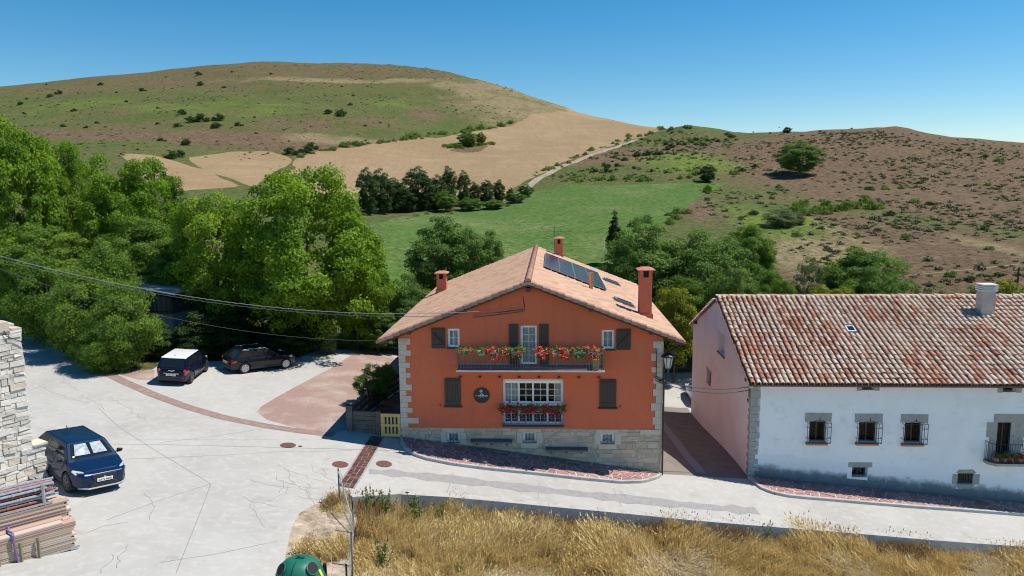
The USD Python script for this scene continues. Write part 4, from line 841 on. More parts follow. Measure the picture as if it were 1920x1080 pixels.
cw = MB().tube([house_pt(5.95, -.02, 6.9), house_pt(6.02, -.02, 6.45), house_pt(5.98, -.03, 6.2)], .014, 4)
for k in range(2): cw.tube([house_pt(a, -.03 - .01 * k, zz - .1 * k) for a, zz in ((5.95, 6.3), (4.6, 6.12), (3.6, 6.02))], .012, 4)
obj('gable_wiring', cw, 'cable_black', None, label='dark wires fixed along the gable under the ridge', cat='cable')
for k in range(2):
    obj('power_cable', MB().tube(sag(house_pt(HW - .2, -.08, 2.95 - .1 * k), WO + EX * .05 + EY * .15 + np.array([0, 0, 2.12 - .16 * k]), .28 + .06 * k), .02, 5), 'cable_black', None, label=('upper' if k == 0 else 'lower') + ' black cable crossing the alley between the two houses', cat='cable')
cl = MB()
for k in range(3): cl.tube([house_pt(HW - .35 + .1 * i, -.07 - .02 * k, 3.02 - .06 * k + .08 * math.sin(i * 1.7 + k)) for i in range(5)], .016, 4)
cl.tube([house_pt(HW - .30, -.06, 4.4), house_pt(HW - .30, -.06, 3.05)], .016, 4)
obj('cable_coil', cl, 'cable_black', None, label='tangle of black cables on the right corner of the orange house', cat='cable')

# ------------------------------------------------------------------ white house (same frame, own corner)
WE, WRZ, WB = 2.44, 5.50, 7.45                                # eaves, ridge, ridge depth
white = thing('white_house', 'long whitewashed house with pink gable side and old curved tile roof', 'house', WO, -PSI)
def wroof_z(b): return WRZ - (WRZ - WE) * abs(WB - b) / WB
wo = dict(w1=(2.87, 3.70, -.66, .40), w2=(5.26, 6.15, -.65, .38), w3=(7.46, 8.32, -.67, .37), low1=(5.06, 5.81, -2.46, -1.94), low2=(10.16, 10.96, -2.76, -2.19), door=(11.85, 12.64, -1.42, .42), e1=(5.30, 5.88, 2.0, 2.37), e2=(11.94, 12.57, 1.94, 2.34))
wf = Polygon([(0, -5.2), (WW, -5.2), (WW, WE - .06), (0, WE - .06)])
for w in wo.values(): wf = wf.difference(sbox(w[0], w[2], w[1], w[3]))
wmesh = MB().prism(wf, fx, 0, .45); wmesh.box((.45, WD - .4, -5.5), (WW, WD, WE - .1)); wmesh.box((WW - .4, .45, -5.2), (WW, WD - .4, WE - .1))
obj('front_wall', wmesh, 'white_render', white)
sx_ = lambda x, y, k: (k, x, y)
gb = Polygon([(0, -5.8), (WD, -5.8), (WD, WE - .06), (WB, WRZ - .10), (0, WE - .06)])
po = dict(attic=(5.70, 7.35, 2.25, 3.50), slit=(8.95, 10.2, -.46, .40))
for w in po.values(): gb = gb.difference(sbox(w[0], w[2], w[1], w[3]))
obj('gable_wall', MB().prism(gb.intersection(sbox(.0, -9, WD, 9)), sx_, -.006, .449), 'pink_render', white, label='pink gable wall along the alley')
# damp band and stone corner
xs = np.linspace(.02, WW - .02, 80); gz_ = np.array([float(Z(*wp(x, -.1))) for x in xs]); hs = np.array([-2.0, 0, .25, .5, .75, 1.0, 1.3])
dv = np.array([[x, -.006, g_ + h] for h in hs for x, g_ in zip(xs, gz_)]); n = len(xs)
DQ = np.array([[i * n + k, i * n + k + 1, (i + 1) * n + k + 1, (i + 1) * n + k] for i in range(len(hs) - 1) for k in range(n - 1)]); dc = dv[DQ].mean(1)
DQ = DQ[~np.any([(dc[:, 0] > a - .12) & (dc[:, 0] < b + .12) & (dc[:, 2] > z - .14) for a, b, z in ((5.06, 5.81, -2.46), (10.16, 10.96, -2.76))], axis=0)]
damp = obj('damp_band', (dv, DQ), 'damp_render', white, label='grey damp band along the foot of the wall', tone=np.repeat(np.clip(1.0 - hs / 1.3, 0, 1), n))
wq = part_xform('quoins', white)
rr = np.random.default_rng(9); z = 2.34; k = 0
while z > -2.5:
    h = rr.uniform(.15, .30) if z < 1.2 else rr.uniform(.3, .42); w = (.24, .40)[k % 2] * rr.uniform(.9, 1.25); d_ = (.40, .22)[k % 2]
    obj('quoin', MB().box((-.03, -.03, z - h + .008), (w, d_, z - .006), .006, rr), 'grey_stone', wq); z -= h; k += 1
# openings of the front
def dark_window(w, label=None, frame=True, name='window', inset=.22, pale=False):
    a0, a1, z0, z1 = w; y = inset; f = MB()
    f.box((a0, y, z0), (a0 + .06, y + .05, z1)); f.box((a1 - .06, y, z0), (a1, y + .05, z1)); f.box((a0 + .06, y, z1 - .06), (a1 - .06, y + .05, z1)); f.box((a0 + .06, y, z0), (a1 - .06, y + .05, z0 + .06)); f.box(((a0 + a1) / 2 - .03, y, z0 + .06), ((a0 + a1) / 2 + .03, y + .05, z1 - .06))
    p = obj(name, f, 'dark_wood', white, label=label); obj('pane', MB().box((a0 + .06, y + .02, z0 + .06), (a1 - .06, y + .026, z1 - .06)), 'pane_dull', p)
    obj('room', MB().add([(a0, y + .06, z0), (a1, y + .06, z0), (a1, y + .06, z1), (a0, y + .06, z1), (a0, y + .8, z0), (a1, y + .8, z0), (a1, y + .8, z1), (a0, y + .8, z1)], [[0, 1, 5, 4], [1, 2, 6, 5], [2, 3, 7, 6], [3, 0, 4, 7], [4, 5, 6, 7]]), 'room_dark', p)
    return p
for k in ('w1', 'w2', 'w3'):
    w = wo[k]; a0, a1, z0, z1 = w; dark_window(w)
    obj('lintel', MB().box((a0 - .22, -.022, z1 + .005), (a1 + .22, .2, z1 + .43), .006, rr), 'grey_stone', white); obj('window_sill', MB().box((a0 - .14, -.16, z0 - .12), (a1 + .06, .2, z0 - .004), .004, rr), 'pot_terracotta', white)
    g = MB(); A0, A1, Y = a0 - .14, a1 + .16, -.20
    for zz in (z0 - .0, z0 + .26, z1 - .26, z1 - .02):
        g.bar((A0, Y, zz), (A1, Y, zz), .02, .02) if zz in (z0, z1 - .02) else (g.bar((A0, Y, zz), (A0 + .14, Y, zz), .018, .018), g.bar((A1 - .3, Y, zz), (A1, Y, zz), .018, .018))
        for x in (A0, A1): g.bar((x, Y, zz), (x, .02, zz), .018, .018)
    for x in (A0, A0 + .10, A1 - .28, A1 - .17, A1): g.bar((x, Y, z0), (x, Y, z1 - .02), .02, .02, (0, 1, 0))
    for x in np.linspace(A0 + .2, A1 - .38, 4): g.bar((x, Y, z0), (x, Y, z0 + .13), .012, .012, (0, 1, 0))
    g.tube([(A0 + .2 + (A1 - A0 - .4) * t, Y, z1 + .02 + .10 * math.sin(math.pi * t)) for t in np.linspace(0, 1, 7)], .012, 4); g.bar(((A0 + A1) / 2, Y, z1 + .10), ((A0 + A1) / 2, Y, z1 + .26), .03, .03, (0, 1, 0))
    obj('window_grille', g, 'iron_black', white)
for k in ('low1', 'low2', 'e1', 'e2'):
    w = wo[k]; a0, a1, z0, z1 = w; dark_window(w, name='vent_window', inset=.3 if k != 'low2' else .15)
    if k == 'low1': obj('lintel', MB().box((a0 - .2, -.02, z1 + .004), (a1 + .2, .2, z1 + .25), .006, rr), 'grey_stone', white)
    else:
        if k == 'low2': obj('lintel', MB().man(hull([(a0 - .05, 0, z1 + .03), (a1 + .05, 0, z1 + .03), (a0 + .05, 0, z1 + .15), (a1 - .1, 0, z1 + .17)], .025, 8)), 'grey_stone', white); obj('window_sill', MB().man(hull([(a0 - .05, 0, z0 - .03), (a1 + .02, 0, z0 - .03), (a0 + .1, 0, z0 - .22), (a1 - .15, 0, z0 - .22)], .025, 8)), 'grey_stone', white)
        for x0, x1 in ((a0 - .24, a0 - .004), (a1 + .004, a1 + .25)): obj('jamb_stone', MB().box((x0, -.02, z0 - (.02 if k != 'low2' else .0)), (x1, .2, z1 if k != 'low2' else z1 - .05), .012, rr), 'grey_stone', white)
    if k in ('low1', 'low2'):
        g = MB(); n = 3 if k == 'low1' else 5
        for q in range(1, n + 1): x = a0 + (a1 - a0) * q / (n + 1); g.bar((x, .08, z0), (x, .08, z1 if k == 'low2' else z0 + .16), .016, .016, (0, 1, 0))
        g.bar((a0, .08, z0 + .12), (a1, .08, z0 + .12), .016, .016); obj('window_grille', g, 'iron_black', white)
# balcony door with stone surround
a0, a1, z0, z1 = wo['door']; dark_window(wo['door'], name='balcony_door', inset=.25)
obj('lintel', MB().box((a0 - .20, -.025, z1 + .005), (a1 + .45, .2, z1 + .42), .008, rr), 'grey_stone', white)
for j, (h0, h1, wl, wr) in enumerate(((z1 - .75, z1, .50, .62), (z1 - 1.2, z1 - .76, .34, .45), (z0, z1 - 1.21, .36, .40))):
    obj('jamb_stone', MB().box((a0 - wl, -.02, h0), (a0 - .004, .2, h1), .015, rr), 'grey_stone', white); obj('jamb_stone', MB().box((a1 + .004, -.02, h0), (a1 + wr, .2, h1), .015, rr), 'grey_stone', white)
wbal = part_xform('balcony', white); sl_ = Polygon([(a0 - .55, 0), (a0 - .55, -.35), (a0 - .3, -.62), (a1 + .3, -.62), (a1 + .52, -.35), (a1 + .52, 0)])
obj('slab', MB().prism(sl_, lambda x, y, k: (x, y, k), z0 - .16, z0 - .03), 'grey_stone', wbal)
g = MB(); ring = [(a0 - .5, 0), (a0 - .5, -.33), (a0 - .27, -.57), (a1 + .27, -.57), (a1 + .47, -.33), (a1 + .47, 0)]; ls = LineString(ring)
for h in (.0, .92): g.tube([(x, y, z0 + h) for x, y in ring], .016, 5)
for q in np.linspace(0, 1, 24): x, y = ls.interpolate(q, True).coords[0]; g.bar((x, y, z0 - .03), (x, y, z0 + .92), .014, .014, (0, 1, 0))
obj('railing', g, 'iron_black', wbal)
# openings of the gable
b0, b1, z0, z1 = po['attic']; obj('attic_opening', MB().box((.30, b0, z0), (.34, b1, z1)), 'pink_render', white); obj('window_sill', MB().box((-.06, b0 - .1, z0 - .06), (.3, b1 + .1, z0 - .003)), 'dark_wood', white)
b0, b1, z0, z1 = po['slit']; obj('slit_window', MB().box((.20, b0, z0), (.24, b1, z1)), 'glass_dark', white); obj('lintel', MB().box((-.03, b0 - .15, z1 + .003), (.2, b1 + .15, z1 + .16)), 'grey_stone', white)
# roof
wroof = part_xform('roof', white); dk = MB()
OVW = .44; e0 = np.array([0, -OVW, WE - .03]); uy = np.array([0, WB + OVW, WRZ + .02 - e0[2]]); sl = float(np.linalg.norm(uy)); uy /= sl
for sgn in (1, -1):
    yb_, yr_ = (-OVW, WB) if sgn > 0 else (WD + OVW, WB)
    dk.add([(-.16, yb_, e0[2] - .05), (WW + .1, yb_, e0[2] - .05), (WW + .1, yr_, WRZ - .05), (-.16, yr_, WRZ - .05), (-.16, yb_, e0[2] - .14), (WW + .1, yb_, e0[2] - .14), (WW + .1, yr_, WRZ - .14), (-.16, yr_, WRZ - .14)], [[0, 1, 2, 3], [7, 6, 5, 4], [0, 4, 5, 1], [2, 6, 7, 3], [0, 3, 7, 4], [1, 5, 6, 2]] if sgn > 0 else [[3, 2, 1, 0], [4, 5, 6, 7], [1, 5, 4, 0], [3, 7, 6, 2], [4, 7, 3, 0], [2, 6, 5, 1]])
obj('roof_deck', dk, 'tile_underside', wroof)
r = np.random.default_rng(31); pitch, rows = .283, 21; rs = sl / rows; cols = int((WW + .3) / pitch); NS = 6
nrm = np.array([0, -uy[2], uy[1]]); gth = np.linspace(.06, np.pi - .06, NS + 1); tiles = []
def barrel(o, ax, up, side, L, r0, r1, lift0, lift1, th=.018):
    v = []
    for u, rad, lf in ((0, r0, lift0), (L, r1, lift1)): v += [o + ax * u + up * (lf + rad * .80 * math.sin(t)) + side * (-rad * math.cos(t)) for t in gth]
    v += [o + up * (lift0 + (r0 - th) * .80 * math.sin(t)) + side * (-(r0 - th) * math.cos(t)) for t in gth]
    n = NS + 1; F = [[i, i + 1, n + i + 1, n + i] for i in range(NS)] + [[2 * n + i, 2 * n + i + 1, i + 1, i] for i in range(NS)]
    return np.array(v), np.array(F)
skyl = (6.02, 6.48, 3.85, 4.35)
for i in range(rows):
    for j in range(cols):
        x = -.06 + j * pitch + r.normal(0, .008) + .02 * math.sin(j * .7 + i * .12); u0 = i * rs - .03 + r.normal(0, .015); ya = r.normal(0, .035)
        o = e0 + uy * u0 + np.array([x, 0, 0]); yy = o[1]
        if skyl[0] - .1 < x < skyl[1] + .1 and skyl[2] - .25 < yy < skyl[3] - .02: continue
        ax = uy + np.array([ya, 0, 0]); sag_ = -.03 * math.sin(j * .21) * math.sin(i * .3)
        cl_n = float(meshkit.fbm(np.array([[j * .13, i * .20, 3.0]]), 3, 17)[0]); tn_ = r.uniform(.68, .88) if (cl_n > .56 and r.random() < .55) or r.random() < .07 else (r.uniform(.88, .93) if r.random() < .06 else r.uniform(0, .66))
        tiles.append((i, tn_) + barrel(o, ax, nrm, np.array([1.0, 0, 0]), rs * 1.13, .112 + r.normal(0, .004), .096, .045 + r.normal(0, .008) + sag_, -.005 + sag_))
ch = MB()
for j in range(cols + 1):                                       # channel tiles below, seen at the eaves
    x = -.06 + (j - .5) * pitch; g = np.linspace(np.pi + .1, 2 * np.pi - .1, 5); v = []
    for u in (-.04, sl): v += [e0 + uy * u + nrm * (.02 + .11 * .8 * (math.sin(t)) + .02) + np.array([x + .10 * math.cos(t), 0, 0]) for t in g]
    ch.add(v, [[i, i + 1, i + 6, i + 5] for i in range(4)])
obj('channel_tiles', ch, 'tile_underside', wroof, kind='stuff')
tiles.sort(key=lambda t: t[0])
for t in tiles[:300]: obj('roof_tile', (t[2], t[3]), 'roof_tile_old', wroof, smooth=True, tone=np.full(len(t[2]), t[1]))
many = MB()
for t in tiles[300:]: many.add(t[2], t[3])
obj('roof_tiles', many, 'roof_tile_old', wroof, smooth=True, kind='stuff', tone=np.concatenate([np.full(len(t[2]), t[1]) for t in tiles[300:]]))
n = int((WW + .3) / .40)
for k in range(n):
    zj = r.normal(0, .012); o = np.array([-.22 + k * .40, WB, WRZ + .01 + zj]); v, F = barrel(o, np.array([1.0, 0, 0]), np.array([0, 0, 1.0]), np.array([0, 1.0, 0]), .46, .135, .118, .01, -.015)
    obj('ridge_tile', (v, F[:, ::-1]), 'roof_tile_old', wroof, smooth=True, tone=np.full(len(v), r.uniform(0, .7)))
vg = MB()
for k in range(22):                                             # tile ends along the gable verge, both slopes
    for sgn in (1, -1):
        u = k / 22; y = (-.4 + (WB + .4) * u) if sgn > 0 else (WD + .22 - (WB - .4) * u - .3 * u); zz = wroof_z(min(y, WD + .4))
        vg.box((-.21, y - .02, zz - .09), (-.03, y + .33, zz + .0), .008, r)
obj('verge_tiles', vg, 'roof_tile_old', wroof, kind='stuff', tone='each')
ev = MB()
for b in (.4, 7.3, 13.6): ev.box((-.20, b, wroof_z(b) - .32), (.1, b + .2, wroof_z(b) - .14))
obj('purlin_ends', ev, 'dark_wood', wroof); obj('wall_plate', MB().box((-.1, -.30, WE - .20), (WW, -.004, WE - .13)), 'tile_underside', wroof)
wc = part_xform('chimney', white); ca, cb_ = 14.15, 5.75; zt = 6.05; zb = wroof_z(cb_)
obj('stack', MB().box((ca - .36, cb_ - .30, zb - .5), (ca + .36, cb_ + .30, zt)), 'old_chimney', wc)
for k in range(4): obj('cowl_ring', MB().box((ca - .42, cb_ - .36, zt + .01 + k * .105), (ca + .42, cb_ + .36, zt + .075 + k * .105)), 'pale_concrete', wc)
obj('flue', MB().box((ca - .26, cb_ - .2, zt - .05), (ca + .26, cb_ + .2, zt + .38)), 'room_dark', wc)
rw = part_xform('roof_window', white); a0, a1, y0, y1 = skyl; R = lambda x, y, h: tuple(np.array([x, y, wroof_z(y)]) + nrm * h)
f = MB()
for (p, q) in (((a0, y0), (a1, y0 + .06)), ((a0, y1 - .06), (a1, y1)), ((a0, y0 + .06), (a0 + .06, y1 - .06)), ((a1 - .06, y0 + .06), (a1, y1 - .06))):
    v = [R(x, y, h) for x in (p[0], q[0]) for y in (p[1], q[1]) for h in (.0, .17)]; f.add(v, [[0, 1, 3, 2], [4, 6, 7, 5], [0, 4, 5, 1], [2, 3, 7, 6], [0, 2, 6, 4], [1, 5, 7, 3]])
obj('frame', f, 'pale_concrete', rw); v = [R(x, y, h) for x in (a0 + .06, a1 - .06) for y in (y0 + .06, y1 - .06) for h in (.05, .15)]; obj('glass', MB().add(v, [[0, 1, 3, 2], [4, 6, 7, 5], [0, 4, 5, 1], [2, 3, 7, 6], [0, 2, 6, 4], [1, 5, 7, 3]]), 'car_glass', rw)
o = np.array([9.45, 5.7, wroof_z(5.7)]); v, F = barrel(o + nrm * .08, uy * .6 + np.array([-.35, 0, .35]), np.array([0, -.3, .95]), np.array([1.0, 0, 0]), .4, .15, .12, .05, .1); obj('vent_tile', (v, F), 'roof_tile_old', white, smooth=True, tone=np.full(len(v), .72))
obj('wall_ring', MB().tube([(-.05, .45 + .07 * math.cos(t), 1.32 + .09 * math.sin(t)) for t in np.linspace(0, 2 * np.pi, 14)], .014, 5), 'iron_black', white)
obj('wall_bracket', MB().bar((-.03, .30, 1.55), (-.03, .30, 2.2), .06, .06, (0, 1, 0)).bar((-.12, .2, 2.1), (.02, .35, 2.1), .05, .05), 'iron_grey', white)

# ------------------------------------------------------------------ timber fence, wooden gate, stone wall, building materials
fence = thing('timber_fence', 'dark timber sleeper fence running back along the side garden', 'fence')
fl_ = [hp(-2.62, .35), hp(-2.5, 3.2), hp(-2.15, 6.0), hp(-1.75, 8.8), hp(-1.4, 11.6), hp(-1.1, 14.4), hp(-.95, 17.0)]
rr = np.random.default_rng(12)
for k, (x, y) in enumerate(fl_):
    z = float(Z(x, y)); w = .30 if k == 0 else .17; obj('post', MB().box((x - w / 2, y - w / 2, z - .3), (x + w / 2, y + w / 2, z + (1.32 if k == 0 else 1.15) + rr.uniform(-.08, .12)), .02, rr), 'sleeper_wood', fence)
    if k:
        px, py = fl_[k - 1]; pz = float(Z(px, py))
        for h in (.28, .62, .97):
            obj('rail', MB().bar((px, py + .05, pz + h + rr.uniform(-.05, .05)), (x, y - .05, z + h + rr.uniform(-.05, .05)), .07, .22), 'sleeper_wood', fence)
        mx, my = (px * .5 + x * .5), (py * .5 + y * .5); zz = float(Z(mx, my)); obj('post', MB().box((mx - .07, my - .07, zz - .2), (mx + .07, my + .07, zz + 1.2 + rr.uniform(-.1, .1)), .015, rr), 'sleeper_wood', fence)
        for q in (.0, .5): bx, by = px + (x - px) * q, py + (y - py) * q; obj('peg', MB().bar((bx - .05, by, float(Z(bx, by)) + .45), (bx - .42, by + .02, float(Z(bx, by)) + .45), .06, .06), 'sleeper_wood', fence)
sw = thing('sleeper_wall', 'dark retaining wall of stacked railway sleepers closing the garden beside the wooden gate', 'sleeper wall')
x0, y0 = hp(-2.45, .38); x1, y1 = hp(-1.28, .30); z0 = float(Z((x0 + x1) / 2, (y0 + y1) / 2))
for k in range(5): obj('sleeper', MB().bar((x0, y0 + rr.uniform(-.02, .02), z0 + .08 + k * .225), (x1, y1 + rr.uniform(-.02, .02), z0 + .06 + k * .225), .2, .21), 'sleeper_wood', sw)
xx, yy = hp(-1.16, .22); obj('post', MB().box((xx - .11, yy - .11, z0 - .3), (xx + .11, yy + .11, z0 + 1.12), .01, rr), 'sleeper_wood', sw)
gate = thing('wooden_gate', 'yellow wooden pallet gate with slots against the left corner of the orange house', 'gate', (*hp(-1.02, .0), float(Z(*hp(-.5, .1))) + .06), -PSI - .05)
gw, gh = .98, 1.14
obj('top_rail', MB().box((0, 0, gh - .16), (gw, .035, gh)), 'pallet_yellow', gate); obj('middle_rail', MB().box((0, 0, gh / 2 - .07), (gw, .035, gh / 2 + .05)), 'pallet_yellow', gate); obj('bottom_rail', MB().box((0, 0, 0), (gw, .035, .14)), 'pallet_yellow', gate)
xs = [(0, .20), (.29, .38), (.47, .56), (.65, .74), (.83, gw)]
for a, b in xs: obj('slat', MB().box((a, .036, .02), (b, .06, gh - .02)), 'pallet_yellow', gate)

CW = at_z(69, 903, 1.55)                                       # foot of the stone building's corner
tw, nw = np.array([-.53, -.85, 0]), np.array([.85, -.53, 0])
def wl(s_, o_, z): p = CW + tw * s_ + nw * o_; return (p[0], p[1], z)
sb = thing('stone_building', 'sunlit rubble stone corner of a tall building at the left edge', 'building')
zb, zt = 1.2, 7.55
core = MB()
def wbox(mb, s0, s1, o0, o1, z0, z1, jit=0, rg=None):
    v = np.array([wl(a, b, z) for a in (s0, s1) for b in (o0, o1) for z in (z0, z1)]); v = v + (rg.uniform(-jit, jit, v.shape) if jit else 0)
    return mb.add(v, [[0, 2, 3, 1], [4, 5, 7, 6], [0, 1, 5, 4], [2, 6, 7, 3], [0, 4, 6, 2], [1, 3, 7, 5]])
wbox(core, .03, 8, -6, -.03, zb - .5, zt - .35); obj('wall_core', core, 'wall_core', sb)
rr = np.random.default_rng(44); z = zb - .1; row = 0
while z < zt - .35:
    h = rr.uniform(.10, .27); s_ = 0.0 if row % 2 else -.02
    ext = -.38 if z < 2.75 else 0
    s_ += ext
    while s_ < 3.2:
        w = rr.uniform(.14, .5) if s_ > ext else rr.uniform(.3, .55); pr = rr.uniform(-.02, .05)
        obj('stone', wbox(MB(), s_ + .012, s_ + w - .012, -.25 if s_ > .3 else -.5, pr, z + .01, min(z + h, zt - .34) - .01, .018, rr), 'wall_stone', sb); s_ += w
    # return face (towards the street) of the corner
    z += h; row += 1
z = zb - .1; row = 0
while z < zt - .4:
    h = rr.uniform(.14, .30); o_ = -.52 
    while o_ > -3.0:
        w = rr.uniform(.25, .6); obj('stone', wbox(MB(), -.03 - rr.uniform(0, .03), .2, o_ - w + .012, o_ - .012, z + .01, z + h - .01, .015, rr), 'wall_stone', sb); o_ -= w
    z += h
obj('wall_core', wbox(MB(), -.34, .02, -.6, -.06, zb - .5, 2.85), 'wall_core', sb)
obj('ledge_stone', wbox(MB(), -.46, .0, -.6, .09, 2.86, 2.94, .01, rr), 'wall_stone', sb)
obj('coping_stone', wbox(MB(), .38, 3, -.5, .05, zt - .35, zt, .01, rr), 'cut_stone', sb); obj('coping_stone', wbox(MB(), -.03, .30, -.45, .04, zt - .36, zt - .27, .01, rr), 'cut_stone', sb)
obj('loose_wire', MB().tube([wl(.55, .07, zt - .3), wl(.5, .08, zt - .5), wl(.3, .08, zt - .62), wl(.08, .08, zt - .75), wl(-.02, .06, zt - .9)], .015, 5), 'cable_black', sb)

# plank piles and scaffold pipes
PO = at_z(146, 1028, 1.42); pd = np.array([-.74, -.67, 0]); pn = np.array([-.67, .74, 0])
def stack_frame(name, label, cat): return thing(name, label, cat)
def pl3(s_, o_, z): p = PO + pd * s_ + pn * o_; return np.array([p[0], p[1], PO[2] + z])
rr = np.random.default_rng(52)
pf_ = thing('plank_pile', 'low front pile of weathered scaffold planks with a purple strap', 'plank pile')
pb_ = thing('plank_pile', 'higher rear pile of planks under the scaffold pipes', 'plank pile')
for pile, o0, levels, ncol, z00 in ((pf_, .0, 15, 2, .12), (pb_, .66, 22, 2, .12)):
    for k in range(levels):
        for j in range(ncol):
            L = rr.uniform(3.3, 3.6); s0 = rr.uniform(-.05, .14) + (.25 if k == levels - 1 and pile == pf_ else 0); zc = z00 + k * .056; oc = o0 + .15 + j * .29 + rr.uniform(-.015, .015)
            obj('plank', MB().bar(pl3(s0, oc, zc), pl3(s0 + L, oc, zc + rr.uniform(-.01, .01)), .265, .045), 'plank', pile)
    rk = MB()
    for s_ in (.15, 1.2, 2.2, 3.2): rk.bar(pl3(s_, o0 - .03, .04), pl3(s_, o0 + .66, .04), .07, .07)
    rk.bar(pl3(-.05, o0 + .0, .06), pl3(3.6, o0 + .0, .06), .05, .05); obj('rack', rk, 'galvanised', pile)
for s_ in (.98, 1.42, 1.95, 2.45): obj('rack_post', MB().bar(pl3(s_, -.06, .0), pl3(s_, -.06, .70), .07, .05, (0, 1, 0)), 'rack_olive', pf_)
st_ = MB().tube([pl3(1.50, -.05, .1), pl3(1.54, -.05, .5), pl3(1.56, -.04, .96), pl3(1.55, .05, 1.0), pl3(1.62, .3, .99), pl3(1.58, .5, 1.0), pl3(1.6, .62, .98)], [.025, .03, .04, .035, .03, .035, .03], 6)
obj('strap', st_, 'strap_purple', pf_)
zt_ = .12 + 22 * .056
sr = thing('pipe_rack', 'galvanised rack holding the bundle of scaffold pipes on the rear planks', 'rack'); rk = MB()
for s_ in (.62, 1.95):
    for o_ in (.70, 1.42): rk.bar(pl3(s_, o_, zt_ - .02), pl3(s_, o_, zt_ + .62), .06, .06, (0, 1, 0))
    rk.bar(pl3(s_, .70, zt_ + .03), pl3(s_, 1.42, zt_ + .03), .05, .05)
rk.bar(pl3(.4, .70, zt_ + .03), pl3(2.9, .70, zt_ + .03), .05, .05); rk.bar(pl3(.4, 1.42, zt_ + .03), pl3(2.9, 1.42, zt_ + .03), .05, .05)
obj('frame', rk, 'galvanised', sr)
sp_ = thing('scaffold_pipes', 'bundle of rusty red and galvanised scaffold pipes at the bottom left', 'pipes')
for lev in range(6):
    for j in range(6):
        red = rr.random() < .42; s0 = .32 + rr.uniform(-.15, .35); L = rr.uniform(2.6, 3.2); o_ = .80 + j * .105 + (.05 if lev % 2 else 0); zz = zt_ + .10 + lev * .092
        m = MB().tube([pl3(s0, o_, zz), pl3(s0 + L, o_, zz)], .038, 8)
        for q in np.arange(s0 + .3, s0 + L, .55): m.tube([pl3(q - .03, o_, zz), pl3(q + .03, o_, zz)], .05, 8)
        obj('pipe', m, 'rusty_pipe' if red else 'galvanised', sp_)

# recycling container, chain link fence
bp = at_z(566, 1150, .58); bn = thing('recycling_container', 'green domed recycling container with round holes and yellow and white stickers', 'container', bp, .05)
def dome(r0, hgt, n=28, m=12):
    v, F = [], []
    for i in range(m + 1):
        t = i / m; z = .45 + (hgt - .45) * math.sin(t * math.pi / 2); rad = r0 * max(math.cos(t * math.pi / 2), .0) ** .62
        v += [(rad * math.cos(a) * 1.0, rad * math.sin(a) * .92, z) for a in np.linspace(0, 2 * np.pi, n, endpoint=False)]
    for i in range(m):
        for j in range(n): F.append([i * n + j, i * n + (j + 1) % n, (i + 1) * n + (j + 1) % n, (i + 1) * n + j])
    v += [(r0 * .93 * math.cos(a), r0 * .86 * math.sin(a), 0) for a in np.linspace(0, 2 * np.pi, n, endpoint=False)]; k = (m + 1) * n
    for j in range(n): F.append([k + j, k + (j + 1) % n, (j + 1) % n, j])
    return np.array(v), np.array(F)
BH, BR = 1.60, .76
v, F = dome(BR, BH); obj('shell', (v, F), 'bin_green', bn, smooth=50)
def on_dome(az, t, out=.0):
    rad = BR * max(math.cos(t * math.pi / 2), 0) ** .62 + out; return np.array([rad * math.cos(az), rad * math.sin(az) * .92, .45 + (BH - .45) * math.sin(t * math.pi / 2) + out * .6])
def patch(az0, az1, t0, t1, out): 
    a, t = np.meshgrid(np.linspace(az0, az1, 5), np.linspace(t0, t1, 5), indexing='ij'); v = np.array([on_dome(x, y, out) for x, y in zip(a.ravel(), t.ravel())])
    return v, np.array([[i * 5 + j, (i + 1) * 5 + j, (i + 1) * 5 + j + 1, i * 5 + j + 1] for i in range(4) for j in range(4)])
obj('seam', MB().tube([on_dome(-1.75, t, .004) for t in np.linspace(0, .93, 10)], .012, 5), 'bin_dark', bn)
obj('lifting_eye', MB().box((-.05, -.02, BH - .05), (.05, .02, BH + .09)).tube([(.03, 0, BH), (.14, 0, BH + .05), (.16, 0, BH - .04)], .02, 6), 'bin_green', bn)
for az in (-.62, -2.52):
    c = on_dome(az, .66, .0); nn = np.array([math.cos(az) * .8, math.sin(az) * .8, .6]); obj('hole', MB().cyl(c - nn * .05, c + nn * .022, .155, 20), 'bin_dark', bn); obj('hole_rim', MB().tube([c + .165 * (math.cos(t) * np.array([-math.sin(az), math.cos(az), 0]) + math.sin(t) * np.cross(nn / np.linalg.norm(nn), [-math.sin(az), math.cos(az), 0])) + nn * .012 for t in np.linspace(0, 2 * np.pi, 20)], .018, 5, False), 'bin_green', bn)
    obj('sticker', patch(az - .34, az - .14, .06, .50, .012), 'bin_yellow' if az > -1 else 'bin_white', bn); obj('sticker', patch(az - .12, az + .14, .06, .47, .013), 'bin_white', bn); obj('sticker', patch(az + .26, az + .42, .10, .56, .012), 'bin_yellow', bn)
obj('side_pocket', MB().man(hull([(-BR - .02, -.25, .3), (-BR - .02, .25, .3), (-BR + .05, -.2, .95), (-BR + .05, .2, .95)], .05, 8)), 'bin_base', bn); obj('back_post', MB().box((BR * .8, .1, 0), (BR * .8 + .08, .2, 1.35)), 'bin_dark', bn)
cf = thing('chain_link_fence', 'sagging chain link fence with steel posts between verge and dry field', 'fence')
fpx = [(637, 945), (664, 1000), (660, 1062), (652, 1130)]; fpt = [G(u, v) for u, v in fpx]
rr = np.random.default_rng(61); tops = []
for k, p in enumerate(fpt):
    lean = np.array([rr.uniform(-.08, .05), rr.uniform(-.1, .1), 0]) if k else np.zeros(3); top = p + lean + [0, 0, 1.42 if k == 0 else 1.15]; tops.append(top)
    obj('post', MB().tube([p - [0, 0, .4], top], .03, 8), 'iron_black' if k % 2 else 'iron_grey', cf)
obj('brace', MB().tube([tops[0] - [0, 0, .1], fpt[1] + [0, 0, .35]], .022, 6), 'galvanised', cf)
me = MB()
